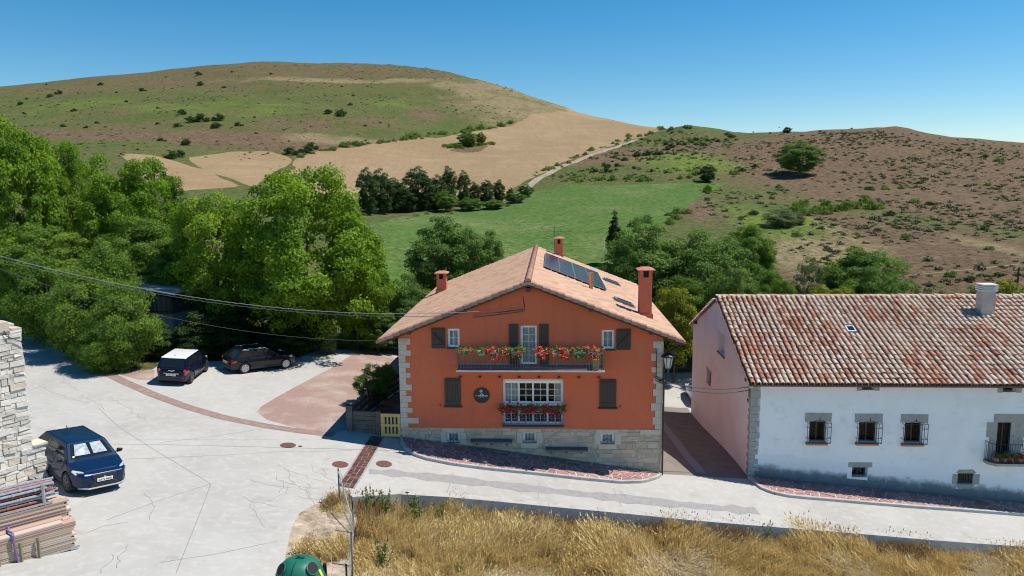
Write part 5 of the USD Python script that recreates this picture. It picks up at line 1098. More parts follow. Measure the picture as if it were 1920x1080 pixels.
for k in range(len(fpt) - 1):
    a0, a1, b0, b1 = fpt[k], fpt[k + 1], tops[k], tops[k + 1]; L = np.linalg.norm(a1 - a0); n = int(L / .16); m_ = 8
    S = lambda s_, t_: (a0 + (a1 - a0) * s_) * (1 - t_) + (b0 + (b1 - b0) * s_) * t_ + np.array([.06 * math.sin(s_ * 9 + k) * t_, 0, -.12 * math.sin(math.pi * s_) * t_])
    for i in range(-m_, n + m_):
        for d_ in (1, -1):
            pts = [S((i + d_ * j) / n, j / m_) for j in range(m_ + 1) if 0 <= (i + d_ * j) / n <= 1]
            if len(pts) > 2: me.tube(pts, .0022, 3, False)
    for t_ in (.02, .98): me.tube([S(x, t_) for x in np.linspace(0, 1, 14)], .006, 4, False)
obj('wire_mesh', me, 'iron_grey', cf, kind='stuff')
obj('blue_rag', MB().box((-.03, -.02, -.3), (.03, .02, .25), .015, rr).get() if False else (np.array(MB().box((-.03, -.02, -.3), (.03, .02, .25), .015, rr).get()[0]) + (fpt[1] * .5 + tops[1] * .5), MB().box((-.03, -.02, -.3), (.03, .02, .25)).get()[1]), 'tarp_blue', None, label='turquoise strip of cloth tied to the chain link fence', cat='cloth')

# ------------------------------------------------------------------ vehicles (local frame: x forward, z up, origin on the ground)
def car(name, label, cat, loc, head, L, Wd, H, wb, belt, hoodz, nose, cowl, ws_top, rear_top, rear_belt, paint, roofm=None, wheel_r=.33, rimm='rim', plate='', side_split=(.02, .40, .72, .98), tumble=.24, tilt=(0, 0), sunshade=False, spokes=5, group=None, letters=None, van=False):
    """cowl, ws_top, rear_top, rear_belt: x of the windscreen's foot and top and of the rear window's top and foot"""
    t = thing(name, label, cat, loc, 0); x_ = UsdGeom.Xformable(t); x_.ClearXformOpOrder()
    R = rotz(head) @ roty(-tilt[0]) @ rotx(tilt[1]); m = np.eye(4); m[:3, :3] = R.T; m[3, :3] = loc; x_.AddTransformOp(opSuffix='place').Set(Gf.Matrix4d(*m.ravel().tolist()))
    hw = Wd / 2; f, b = L / 2, -L / 2; r = .07; rb = rear_belt
    S2 = lambda pts: [(x, s_ * y, z) + tuple(q) for (x, y, z, *q) in pts for s_ in (-1, 1)]
    r = .11
    low = hull(S2([(f - .20, hw - .34, .30), (f - r, hw - .50, .50), (f - .16, hw - .34, nose - .14), (f - .40, hw - .20, nose - .09), (cowl, hw - .15, belt - .11), (0, hw - r, .62), (f - .70, hw - r, .42), (f - .70, hw - r, .66), (b + .70, hw - r, .42), (b + .62, hw - r, .70), (b + .18, hw - .26, .32), (b + r, hw - .34, .54), (b + .16, hw - .25, belt - .24), (rb + .12, hw - .17, belt - .11)]), r, 16)
    hood = hull(S2([(f - .36, hw - .46, nose - .06), (f - .52, hw - .28, nose - .05), (cowl + .1, hw - .34, hoodz - .10), (cowl, hw - .22, hoodz - .13), (cowl - .3, hw - .34, hoodz - .11)]), .10, 16)
    ty = hw - tumble - .05; g = .05; by = hw - .13
    gb0, gb1, gt0, gt1 = cowl, rb, ws_top, rear_top
    roof_c = (gt0 + gt1) / 2
    cab = hull(S2([(gb0, by, belt - .05), (gb1, by, belt - .05), (gt0, ty, H - .09), (gt1, ty, H - .10)]) + S2([(roof_c, ty - .12, H - .05), (gt0 - .15, ty - .2, H - .058), (gt1 + .15, ty - .2, H - .065)]), g, 12)
    body = low + hood + cab
    xs = (wb / 2 + (f - wb / 2 - abs(b) + wb / 2) * 0 + .02, -wb / 2 + .02)
    for wx in xs:
        for s_ in (-1, 1): body = body - m3.Manifold.cylinder(.30, wheel_r + .055, wheel_r + .055, 28).rotate([90, 0, 0]).translate([wx, s_ * hw + (.30 if s_ > 0 else 0) - (.0 if s_ > 0 else 0) + (.0), wheel_r]) .translate([0, 0 if s_ > 0 else .0, 0]) if False else body - m3.Manifold.cylinder(.32, wheel_r + .055, wheel_r + .055, 28, True).rotate([90, 0, 0]).translate([wx, s_ * (hw - .13), wheel_r])
    obj('body', body, paint, t, smooth=28)
    cl_ = MB()
    for s_ in (-1, 1):                                             # dark sills and arches
        cl_.man(hull([(xs[0] - wheel_r - .06, s_ * (hw - .055), .27), (xs[1] + wheel_r + .06, s_ * (hw - .055), .27), (xs[0] - wheel_r - .06, s_ * (hw - .055), .34), (xs[1] + wheel_r + .06, s_ * (hw - .055), .34)], .045, 8))
    obj('sill', cl_, 'car_plastic', t, smooth=30)
    # glass: quads on the cab's planes, a few millimetres proud
    def quad(c00, c10, c01, c11, u0, u1, v0, v1, nside, n=1, out=.0045):
        P = lambda u, v: (np.array(c00) * (1 - u) + np.array(c10) * u) * (1 - v) + (np.array(c01) * (1 - u) + np.array(c11) * u) * v
        a, bb, c = P(0, 0), P(1, 0), P(0, 1); nn = np.cross(bb - a, c - a); nn /= np.linalg.norm(nn); nn = nn if nn @ np.array(nside) > 0 else -nn
        q = [P(u0[0], v0), P(u1[0], v0), P(u1[1], v1), P(u0[1], v1)]; q = [x + nn * (g + out) for x in q]; k = [x - nn * .012 for x in q]
        v = np.array(q + k); F = np.array([[0, 1, 2, 3], [7, 6, 5, 4], [0, 4, 5, 1], [1, 5, 6, 2], [2, 6, 7, 3], [3, 7, 4, 0]])
        if np.cross(v[1] - v[0], v[2] - v[0]) @ nn < 0: F = F[:, ::-1]
        return v, F
    zb_, zt_ = belt - .05, H - .09
    WSC = ((gb0, -by, zb_), (gb0, by, zb_), (gt0, -ty, zt_), (gt0, ty, zt_)); RWC = ((gb1, -by, zb_), (gb1, by, zb_), (gt1, -ty, H - .10), (gt1, ty, H - .10))
    v0w = (hoodz - zb_ + .03) / (zt_ - zb_)
    wsq = obj('windscreen', quad(*WSC, (.05, .07), (.95, .93), max(v0w, .04), .95, (1, 0, .3)), 'car_glass', t)
    if sunshade:
        for u0, u1 in (((.14, .16), (.48, .46)), ((.55, .56), (.86, .84))): obj('sunshade', quad(*WSC, u0, u1, max(v0w, .04) + .13, .90, (1, 0, .3), out=.009), 'sunshade', wsq)
        obj('sticker', quad(*WSC, (.09, .09), (.13, .13), max(v0w, .04) + .06, max(v0w, .04) + .15, (1, 0, .3), out=.009), 'sticker_yellow', wsq)
    obj('rear_window', quad(*RWC, (.07, .07), (.93, .93), .10 if not van else .3, .90, (-1, 0, .3)), 'car_glass', t)
    for s_ in (-1, 1):
        SC = ((gb1, s_ * by, zb_), (gb0, s_ * by, zb_), (gt1, s_ * ty, zt_), (gt0, s_ * ty, zt_))
        for k in range(3 if not van else 1):
            a0, a1 = (side_split[k], side_split[k + 1]) if not van else (.62, .97); e = .03 if k == 0 else .012
            obj('side_window', quad(*SC, (a0 + e, a0 + e + (.02 if k == 0 else 0)), (a1 - .012 - (.03 if k == 2 else 0), a1 - .012 - (.03 if k == 2 else 0)), .12, .90, (0, s_, .2)), 'car_glass', t)
        obj('mirror', MB().man(hull([(cowl - .28, s_ * (hw + .02), belt + .02), (cowl - .28, s_ * (hw + .13), belt + .03), (cowl - .20, s_ * (hw + .12), belt + .10), (cowl - .28, s_ * (hw + .01), belt + .10)], .045, 8)).man(hull([(cowl - .3, s_ * (hw - .1), belt), (cowl - .28, s_ * (hw + .04), belt + .04)], .025, 6)), 'car_plastic' if paint == 'paint_blue' else paint, t, smooth=40)
        for hx in (cowl - .95, cowl - 1.75): obj('door_handle', MB().man(hull([(hx, s_ * (hw - .055), belt - .13), (hx - .15, s_ * (hw - .055), belt - .125)], .018, 6)), paint, t)
        dl = MB()
        for hx in (cowl - .18, cowl - 1.12, cowl - 1.98): dl.bar((hx, s_ * (hw - .004), .40), (hx - .03, s_ * (hw - .03), belt - .06), .012, .012, (1, 0, 0))
        obj('door_gap', dl, 'car_plastic', t)
        obj('headlight', MB().man(hull([(f - .20, s_ * (hw - .40), nose - .10), (f - .36, s_ * (hw - .155), nose - .06), (f - .56, s_ * (hw - .11), nose + .0), (f - .30, s_ * (hw - .30), nose - .02)], .055, 8)), 'lamp_clear', t, smooth=40)
        tz = belt - .22; obj('tail_light', MB().man(hull([(b + .12, s_ * (hw - .30), tz), (b + .15, s_ * (hw - .14), tz), (b + .32, s_ * (hw - .095), tz + .05), (b + .12, s_ * (hw - .22), tz + .10), (b + .12, s_ * (hw - .2), tz - (.16 if roofm else .03))], .06, 8)), 'tail_red', t, smooth=40)
    obj('grille', MB().man(hull([(f - .03, -hw + .56, nose - .10), (f - .03, hw - .56, nose - .10), (f - .01, -hw + .62, nose - .30), (f - .01, hw - .62, nose - .30)], .025, 8)), 'car_plastic', t)
    obj('front_bumper', MB().man(hull([(f - .02, -hw + .50, .34), (f - .02, hw - .50, .34), (f - .02, -hw + .6, .44), (f - .02, hw - .6, .44)], .05, 8)), 'car_plastic', t)
    obj('bumper_trim', MB().man(hull([(f + .01, -hw + .42, .285), (f + .01, hw - .42, .285)], .032, 8)).man(hull([(f - .22, -hw + .18, .30), (f + .01, -hw + .42, .285)], .028, 8)).man(hull([(f - .22, hw - .18, .30), (f + .01, hw - .42, .285)], .028, 8)), 'alu', t)
    obj('rear_bumper', MB().man(hull([(b + .04, -hw + .32, .36), (b + .04, hw - .32, .36), (b + .04, -hw + .32, .46), (b + .04, hw - .32, .46), (b + .22, -hw + .14, .40), (b + .22, hw - .14, .40)], .06, 8)), 'car_plastic', t, smooth=40)
    if roofm:
        obj('roof', MB().man(hull(S2([(gt0 - .04, ty - .02, H - .082), (gt1 + .0, ty - .02, H - .09), (roof_c, ty - .10, H - .035), (gt0 - .2, ty - .2, H - .045), (gt1 + .1, ty - .2, H - .05)]), .055, 10)), roofm, t, smooth=40)
    else:
        rr_ = MB()
        for s_ in (-1, 1): rr_.man(hull([(gt0 - .1, s_ * (ty - .06), H - .02), (gt1 + .1, s_ * (ty - .06), H - .03)], .02, 6))
        obj('roof_rail', rr_, 'car_plastic' if paint != 'paint_black' else 'alu', t)
    obj('aerial', MB().man(hull([(gt1 + .25, 0, H - .01), (gt1 + .12, 0, H + .07)], .018, 6)), 'car_plastic', t)
    # plates with their numbers
    for xx, sg_, zz in ((f + .012, 1, .50 if not van else .5), (b - .02, -1, .60 if roofm is None else .58)):
        o = .035 if sg_ > 0 else 0
        pz = obj('number_plate', MB().box((xx - .02 + o * .6, -.26, zz), (xx + .012 * sg_ + o * .6, .26, zz + .11)), 'plate_white', t)
        if plate:
            m_ = meshkit.text_mesh(plate, .062, .003, True); v = np.array(m_.vertices); wdt = v[:, 0].max(); k = min(1, .46 / wdt)
            x0 = xx + .013 * sg_ + o * .6 if sg_ > 0 else xx - .022 + o * .6
            obj('plate_number', (np.c_[x0 + sg_ * v[:, 2], sg_ * (v[:, 0] * k - wdt * k / 2), v[:, 1] + zz + .025], m_.faces), 'plate_ink', pz)
    if letters:
        m_ = meshkit.text_mesh(letters, .055, .004, True); v = np.array(m_.vertices); wdt = v[:, 0].max(); obj('tailgate_lettering', (np.c_[b + .015 - v[:, 2], -(v[:, 0] * 1.5 - wdt * .75), v[:, 1] + belt - .33], m_.faces), 'chrome', t)
        e = MB(); 
        for s_ in (-1, 1): e.bar((b + .03, s_ * .03, belt - .155), (b + .04, s_ * .17, belt - .12), .02, .035)
        e.man(m3.Manifold.sphere(.045, 10).translate([b + .045, 0, belt - .16])); obj('emblem', e, 'chrome', t)
    else:
        obj('emblem', MB().man(hull([(f + .015, 0, nose - .14), (f + .012, .03, nose - .19), (f + .012, -.03, nose - .19), (f + .01, 0, nose - .25)], .018, 6)), 'chrome', t)
    for wx in xs:
        for s_ in (-1, 1):
            w = part_xform('wheel', t); y0, y1 = s_ * (hw - .225), s_ * (hw - .015)
            obj('tyre', MB().tube([(wx, y0, wheel_r), (wx, y0 + (y1 - y0) * .12, wheel_r), (wx, y1 - (y1 - y0) * .12, wheel_r), (wx, y1, wheel_r)], [wheel_r * .93, wheel_r, wheel_r, wheel_r * .93], 24), 'tyre', w, smooth=40)
            rm = MB().prism(Point(0, 0).buffer(wheel_r * .70, 12).difference(Point(0, 0).buffer(wheel_r * .60, 12)), lambda x, z, k: (wx + x, k, wheel_r + z), y1 - s_ * .01, y1 + s_ * .006)
            for k in range(spokes): a = k * 2 * np.pi / spokes + .3; rm.bar((wx, y1 + s_ * .002, wheel_r), (wx + wheel_r * .62 * math.cos(a), y1 + s_ * .002, wheel_r + wheel_r * .62 * math.sin(a)), .055, .014, (0, 1, 0))
            rm.cyl((wx, y1 - s_ * .01, wheel_r), (wx, y1 + s_ * .008, wheel_r), .06, 12); obj('rim', rm, rimm, w); obj('brake', MB().cyl((wx, y1 - s_ * .012, wheel_r), (wx, y1 + s_ * .001, wheel_r), wheel_r * .60, 16), 'car_plastic', w)
    return t
def ground_tilt(p, head, d=1.2):
    c_, s_ = math.cos(head), math.sin(head); return (math.atan2(Z(p[0] + c_ * d, p[1] + s_ * d) - Z(p[0] - c_ * d, p[1] - s_ * d), 2 * d), math.atan2(Z(p[0] - s_ * d, p[1] + c_ * d) - Z(p[0] + s_ * d, p[1] - c_ * d), 2 * d))
def park(px, head): p = G(*px); p[2] += .012; return p, head, ground_tilt(p, head)
p, h, tl_ = park((149, 893), math.radians(-40))
car('parked_car', 'dark blue parked car with silver sunshade behind its windscreen, beside the stone wall', 'car', p, h, 4.55, 1.90, 1.54, 2.70, 1.01, 1.01, .82, 1.22, .52, -1.50, -2.08, 'paint_blue', wheel_r=.36, rimm='rim_dark', plate='4571 MCR', tilt=tl_, sunshade=True, tumble=.27)
p, h, tl_ = park((345, 706), math.radians(95))
car('parked_car', 'navy parked car with a white roof', 'car', p, h, 4.12, 1.80, 1.58, 2.60, 1.00, 1.00, .84, .98, .36, -1.66, -1.90, 'paint_navy', roofm='paint_white', wheel_r=.34, rimm='rim_dark', plate='1386 HPZ', tilt=tl_, letters='COUNTRYMAN', tumble=.20)
p, h, tl_ = park((486, 690), math.radians(44))
car('parked_car', 'black parked car under the trees, right of the white roofed one', 'car', p, h, 4.32, 1.80, 1.44, 2.64, .94, .94, .78, .92, .20, -1.40, -1.98, 'paint_black', wheel_r=.325, plate='7204 JKD', tilt=tl_, spokes=10)
p = P3(*wp(-1.42 + 1.2, WD + 2.3), .012); p = P3(*wp(1.35, WD + 3.4), .012)
car('parked_car', 'white parked car mostly hidden behind the pink gable wall', 'car', p, math.radians(90) - PSI, 4.2, 1.78, 1.46, 2.6, .95, .94, .78, .95, .25, -1.5, -1.9, 'paint_white', wheel_r=.32, tilt=ground_tilt(p, math.radians(90) - PSI))
p = P3(*hp(HW + .42, HD + 2.7), .012)
car('parked_van', 'sky blue and white van mostly hidden behind the orange house', 'van', p, math.radians(-88) - PSI, 4.6, 1.85, 1.95, 2.8, 1.05, 1.10, .90, 1.25, .60, -2.05, -2.15, 'paint_skyblue', roofm='paint_white', wheel_r=.33, tilt=ground_tilt(p, math.radians(-88) - PSI), van=True)
cg_ = thing('courtyard_gate', 'black sheet metal gate standing open at the end of the alley', 'gate', P3(*wp(-1.75, WD + 6.2)), -PSI + .08)
obj('leaf', MB().box((-.95, -.02, .1), (.55, .02, 1.45)), 'iron_black', cg_); obj('frame', MB().box((-1.0, -.035, .02), (-.94, .035, 1.55)).box((.54, -.035, .02), (.60, .035, 2.1)), 'iron_black', cg_); obj('handle', MB().tube([(-.5 + .12 * math.cos(t), -.05, 1.15 + .10 * math.sin(t)) for t in np.linspace(0, 5, 9)], .015, 5), 'galvanised', cg_)
bf = thing('courtyard_fence', 'thin black bar fence behind the courtyard at the end of the alley', 'fence', P3(*wp(-3.6, WD + 8.4)), -PSI)
fb_ = MB(); fb_.bar((0, 0, 1.9), (6, 0, 1.9), .04, .04); fb_.bar((0, 0, .3), (6, 0, .3), .04, .04)
for k in range(41): fb_.bar((k * .15, 0, .05), (k * .15, 0, 1.95), .016, .016, (0, 1, 0))
obj('bars', fb_, 'iron_black', bf)
for k in range(4): obj('post', MB().box((k * 2 - .04, -.04, -.2), (k * 2 + .04, .04, 2.1)), 'iron_black', bf)

# ------------------------------------------------------------------ trees, shrubs, grass
UsdGeom.Xform  # (prototypes are class prims: they are not drawn themselves)
def leaves(points, outward, size, r, spread=.7, up=.45, aspect=.55):
    """one rhombic leaf (or leaf spray) per point"""
    n = len(points); nn = outward + np.array([0, 0, up]) + r.normal(0, spread, (n, 3)); nn /= np.linalg.norm(nn, axis=1, keepdims=True)
    a = np.cross(nn, r.normal(0, 1, (n, 3))); a /= np.linalg.norm(a, axis=1, keepdims=True) + 1e-9; b = np.cross(nn, a)
    sz = size * r.uniform(.6, 1.35, (n, 1)); l, w = a * sz / 2, b * sz * aspect / 2
    v = np.stack([points - l, points + w - l * .1, points + l, points - w - l * .1], 1).reshape(-1, 3); i = np.arange(n)[:, None] * 4
    return v, np.vstack([i + [0, 1, 2], i + [0, 2, 3]])
PROTO = {}
def tree_class(key, leaf, H, R, cb, clumps, per, size, seed, trunk_r=.22, shape='round', zf=.8, rc=(.15, .27), up=.45, limbs=9):
    r = np.random.default_rng(seed); c = class_prim(key); zc, hz = (cb + H) / 2, (H - cb) / 2
    d = r.normal(0, 1, (clumps, 3)); d /= np.linalg.norm(d, axis=1, keepdims=True); rho = r.uniform(.30, .95, clumps) ** .45
    lobes = r.normal(0, 1, (7, 3)); lobes /= np.linalg.norm(lobes, axis=1, keepdims=True)
    bulge = .78 + .27 * np.max(np.clip(d @ lobes.T, 0, 1) ** 3, axis=1) + r.normal(0, .05, clumps)
    ctr = d * (rho * bulge)[:, None] * [R, R, hz]
    if shape == 'spire': ctr[:, :2] *= np.clip(1.05 - .75 * np.abs((ctr[:, 2] / hz + .25)), .18, 1)[:, None]
    if shape == 'bush': ctr[:, 2] = np.abs(ctr[:, 2]) * 1.45 - hz * .95
    if shape == 'wild':
        ctr[:, 2] = np.where(r.random(clumps) < .5, -np.abs(ctr[:, 2]), ctr[:, 2])
    ctr[:, 2] += zc; rad = R * r.uniform(*rc, clumps)
    per_ = np.maximum((per * (rad / rad.mean()) ** 2).astype(int), 5); idx = np.repeat(np.arange(clumps), per_); n = len(idx)
    e = r.normal(0, 1, (n, 3)); e /= np.linalg.norm(e, axis=1, keepdims=True); q = r.uniform(.25, 1, n) ** .45
    stretch = np.where(r.random(n) < .12, 1.35, 1.0)
    low_ = (e[:, 2] < -.1) & (r.random(n) < .7); e[low_, 2] *= -1
    p = ctr[idx] + e * (rad[idx] * q * stretch)[:, None] * [1, 1, zf]
    ow = (ctr[idx] - [0, 0, zc]) / [R, R, hz] * .5 + e * .8
    p[:, 2] = np.maximum(p[:, 2], .05)
    v, f = leaves(p, ow, size, r, up=up)
    tone = np.clip(np.repeat(np.clip(r.normal(.5, .2, clumps)[idx] + r.normal(0, .16, n), 0, 1), 4), 0, 1)
    m = usdkit.mesh(stage, f'/Prototypes/{key}/crown', (v, f), MAT[leaf]); set_tone(m, tone)
    tb = MB(); top = cb + (H - cb) * .62
    tb.tube([(0, 0, -.5), (.04, .02, cb * .5), (-.03, .05, max(cb, H * .25)), (.02, -.03, top)], [trunk_r * 1.35, trunk_r, trunk_r * .8, trunk_r * .2], 8)
    for k in range(limbs):
        tgt = ctr[r.integers(clumps)]; st = np.array([0, 0, r.uniform(.25, .6) * top]); mid = (st + tgt) / 2 + [0, 0, .06 * H]
        tb.tube([st, mid, tgt], [trunk_r * .5, trunk_r * .3, trunk_r * .1], 5)
    usdkit.mesh(stage, f'/Prototypes/{key}/trunk', tb.get(), MAT['bark'])
    PROTO[key] = ('/Prototypes/' + key, H, R)
tree_class('ash', 'leaf_ash', 12, 5.5, .8, 230, 330, .20, 1, zf=.85, rc=(.09, .19))
tree_class('ash_wide', 'leaf_ash', 11, 5.5, .6, 220, 330, .20, 2, rc=(.09, .19), up=.6)
tree_class('maple', 'leaf_mid', 11, 5.0, .6, 190, 320, .20, 3, zf=.6, rc=(.12, .22), up=.7)
tree_class('wild_hedge', 'leaf_mid', 7, 3.2, .0, 200, 230, .16, 4, shape='wild', rc=(.17, .30), trunk_r=.12)
tree_class('oak', 'leaf_dark', 9, 4.2, .3, 190, 280, .18, 5, rc=(.12, .22))
tree_class('dusk_tree', 'leaf_dusk', 9, 2.8, -.8, 150, 130, .26, 6, rc=(.2, .32), trunk_r=.16)
tree_class('poplar', 'leaf_dusk', 10, 1.25, .5, 110, 110, .20, 7, shape='spire', rc=(.25, .4), trunk_r=.14, zf=1.3)
tree_class('willow', 'leaf_willow', 6, 2.6, .0, 120, 150, .16, 8, shape='wild', rc=(.16, .28), trunk_r=.1)
tree_class('yellow_tree', 'leaf_yellow', 8, 2.6, .6, 140, 150, .19, 9, rc=(.16, .26), trunk_r=.12)
tree_class('lime_shrub', 'leaf_lime', 2.2, 1.8, .0, 80, 110, .13, 10, shape='bush', rc=(.2, .35), trunk_r=.05)
tree_class('shrub', 'leaf_dark', 1.8, 1.2, .0, 26, 46, .20, 11, shape='bush', rc=(.25, .42), trunk_r=.05, limbs=3)
tree_class('dusk_shrub', 'leaf_dusk', 1.8, 1.1, .0, 24, 46, .20, 12, shape='bush', rc=(.25, .42), trunk_r=.05, limbs=3)
tree_class('green_shrub', 'leaf_mid', 1.8, 1.3, .0, 26, 50, .20, 13, shape='bush', rc=(.25, .42), trunk_r=.05, limbs=3)
def plant(key, name, label, u, vtop, half, D, cat='tree', group=None, vb=None, minh=.4, hgt=None, rz=None):
    path, H, R = PROTO[key]; r_ = np.random.default_rng(int(u * 7 + vtop * 13 + D))
    if vb is not None:
        p = G(u, vb); D = float(np.dot(p - CAM, FW)); h = (at_D(u, vtop, D)[2] - p[2]) * 1.03; rad = half / FPX * D
        return copy_of(path, name, label, cat, (p[0], p[1], p[2] - .1), float(r_.uniform(0, 6.28)), (rad / R, rad / R, max(h, .5) / H), group)
    p = at_D(u, 540 if vb is None else vb, D); x, y = p[0], p[1]; y = y if True else D; z = float(Z(x, y))
    for _ in range(2):
        d = D / 1.0; top = at_D(u, vtop, d); x, y = top[0], top[1]; z = float(Z(x, y))
    h = max(minh, top[2] - z) if hgt is None else hgt; rad = half / FPX * D
    return copy_of(path, name, label, cat, (x, y, z - .05), float(r_.uniform(0, 6.28)) if rz is None else rz, (rad / R, rad / R, h / H), group)
T_ = [('ash', 'ash_tree', 'large bright green ash tree behind the black car', 560, 300, 165, 49), ('ash_wide', 'ash_tree', 'bright ash tree between the large ash and the hidden plank shed', 395, 338, 105, 50),
      ('ash', 'ash_tree', 'rounded ash tree of the left wood beside the small black cypresses', 235, 282, 100, 58), ('ash_wide', 'ash_tree', 'ash tree at the left edge rising highest in the wood', 5, 196, 108, 55), ('ash', 'ash_tree', 'slender ash tree in the left wood with a pointed top', 100, 250, 62, 60),
      ('maple', 'maple_tree', 'spreading maple with tiered leaves above the hidden shed', 265, 385, 90, 52), ('maple', 'maple_tree', 'dark maple low in the wood left of centre above the hedge', 60, 400, 85, 53), ('maple', 'maple_tree', 'maple filling the gap left of the large ash tree at mid height', 330, 430, 70, 51),
      ('ash_wide', 'ash_tree', 'ash tree on the right flank of the large ash, leaning over the pale shrub', 660, 390, 70, 52), ('ash', 'ash_tree', 'ash tree half hidden at the back of the left wood', 170, 330, 80, 64),
      ('wild_hedge', 'hedge_tree', 'overgrown bushy tree where the hedge meets the parking, nearest to the white roofed car', 222, 512, 66, 42.5), ('wild_hedge', 'hedge_tree', 'overgrown bushy tree in the middle of the roadside hedge', 150, 490, 72, 44.5), ('wild_hedge', 'hedge_tree', 'overgrown bushy tree at the far left of the roadside hedge', 80, 465, 75, 47.5), ('wild_hedge', 'hedge_tree', 'low bush at the foot of the roadside hedge beside the brick band', 190, 590, 55, 42),
      ('wild_hedge', 'hedge_tree', 'tall bush rising behind the middle of the roadside hedge', 190, 440, 60, 47), ('dusk_tree', 'understorey_tree', 'dark shady tree behind the white roofed car', 365, 585, 40, 46.5), ('dusk_tree', 'understorey_tree', 'dark bush at the hedge end left of the white roofed car', 300, 610, 34, 46), ('dusk_tree', 'understorey_tree', 'dark bush behind the gap between the parked cars', 425, 610, 45, 47.5), ('dusk_tree', 'understorey_tree', 'dark bush behind the bonnet of the black car', 540, 610, 40, 49), ('dusk_tree', 'understorey_tree', 'dark shady tree between the two cars under the ash', 410, 560, 55, 50), ('dusk_tree', 'understorey_tree', 'dark shady tree behind the black car', 490, 550, 60, 50.5), ('dusk_tree', 'understorey_tree', 'dark shady tree right of the black car', 565, 560, 50, 51),
      ('willow', 'willow_bush', 'greyish green willow bush right of the large ash, left of the orange house', 665, 535, 42, 55), ('willow', 'pale_shrub', 'pale yellowish shrub at the end of the parking', 612, 600, 20, 50.5), ('oak', 'oak_tree', 'dark round oak behind the left slope of the orange roof', 838, 404, 78, 66), ('oak', 'oak_tree', 'small dark oak touching the right side of the round oak behind the orange roof', 915, 432, 36, 68), ('oak', 'bushy_tree', 'bushy dark tree directly left of the orange house', 752, 512, 62, 55), ('maple', 'bushy_tree', 'small tree between the willow bush and the orange eave', 705, 560, 40, 53),
      ('poplar', 'poplar_tree', 'narrow dark poplar standing right of the rear chimney', 1152, 398, 17, 88), ('poplar', 'cypress_tree', 'taller of two small black cypresses behind the left wood', 306, 314, 12, 92), ('poplar', 'cypress_tree', 'shorter of two small black cypresses behind the left wood', 321, 332, 10, 92),
      ('oak', 'ash_tree', 'broad dark green tree between the orange and the white house', 1218, 418, 98, 66), ('oak', 'ash_tree', 'second broad tree, right of the one between the houses', 1330, 432, 95, 64), ('maple', 'maple_tree', 'tree with upright top at the right end of the clump behind the white ridge', 1412, 405, 52, 72), ('yellow_tree', 'yellow_tree', 'yellowish green tree in the gap between the two houses', 1268, 532, 46, 57.5),
      ('maple', 'round_tree', 'large round tree above the middle of the white ridge', 1618, 450, 84, 63), ('willow', 'willow_bush', 'soft pale bush left of the round tree above the white ridge', 1520, 478, 36, 64), ('maple', 'small_tree', 'small bright tree just above the white ridge, left of centre', 1470, 505, 42, 58), ('yellow_tree', 'small_tree', 'yellow green bush at the ridge below the round tree', 1560, 530, 50, 56), ('oak', 'small_tree', 'low dark tree at the white ridge below the round tree', 1650, 500, 60, 58), ('willow', 'small_tree', 'grey green bush along the white ridge left of its chimney', 1765, 532, 48, 57), ('yellow_tree', 'small_tree', 'bright green tree at the right edge behind the white chimney', 1900, 522, 48, 57), ('oak', 'small_tree', 'low bush at the ridge between round tree and chimney', 1710, 538, 35, 56),
      ('maple', 'backdrop_tree', 'leafy tree behind the gap, low between the two broad trees', 1290, 500, 60, 60), ('oak', 'backdrop_tree', 'dark leafy tree low behind the left end of the white ridge', 1380, 500, 62, 59), ('maple', 'backdrop_tree', 'mid green tree low behind the white ridge beside its left end', 1450, 490, 50, 61), ('oak', 'backdrop_tree', 'dark low tree hidden right behind the tall right chimney', 1190, 470, 60, 64), ('maple', 'backdrop_tree', 'low hedge tree under the round tree at the white ridge', 1600, 510, 60, 60), ('oak', 'backdrop_tree', 'low dark hedge tree at the right edge of the ridge', 1840, 535, 50, 57),
      ('oak', 'backdrop_tree', 'dark leafy mass behind the left eave of the orange house', 800, 540, 60, 57), ('dusk_tree', 'backdrop_tree', 'dark bush directly behind the willow bush', 690, 560, 45, 57),
      ('oak', 'round_oak', 'large dark round oak alone on the brown slope', 1498, 266, 46, 168), ('dusk_tree', 'hill_tree', 'dark pointed tree at the left foot of the brown slope', 1326, 309, 17, 146), ('dusk_tree', 'skyline_tree', 'tiny dark tree on the skyline of the right hill', 1476, 238, 8, 209), ('lime_shrub', 'bright_bush', 'bright young tree at the corner of the meadow', 1327, 342, 9, 140),
      ('oak', 'field_tree', 'dark tree on the grassy island in the ploughed field', 877, 246, 19, 216), ('oak', 'field_tree', 'smaller dark tree at the right of the island in the ploughed field', 901, 248, 11, 217)]
FOOT = {(1498, 266): 328, (1326, 309): 341, (1476, 238): 249, (877, 246): 273, (901, 248): 271, (1152, 398): 498, (1327, 342): 360}
for t in T_: plant(*t, vb=FOOT.get((t[3], t[4])))
row = [(690, 318, 20), (716, 320, 24), (742, 336, 24), (786, 316, 30), (820, 330, 18), (841, 315, 17), (869, 322, 14), (890, 342, 12), (912, 339, 16), (936, 338, 12), (812, 350, 22), (757, 350, 26), (957, 352, 7)]
rowl = ['first dark tree of the field row, behind the ash', 'second dark tree of the field row from the left', 'third dark tree of the field row, lower than its neighbours', 'tallest and broadest dark tree of the field row', 'dark tree right behind the broadest one in the field row', 'slim tall dark tree in the middle of the field row', 'slim brownish green tree in the field row, right of the slim tall one', 'small dark tree in the right half of the field row', 'rounded dark tree in the right half of the field row', 'narrow dark tree near the right end of the field row', 'low dark tree filling the foot of the field row right of the broadest', 'low dark tree at the foot of the field row left of the broadest', 'tiny last tree at the right end of the field row']
for (u, v, w), l in zip(row, rowl): plant('dusk_tree', 'field_row_tree', l, u, v, w, 128, vb=404 - (u - 690) * .1)
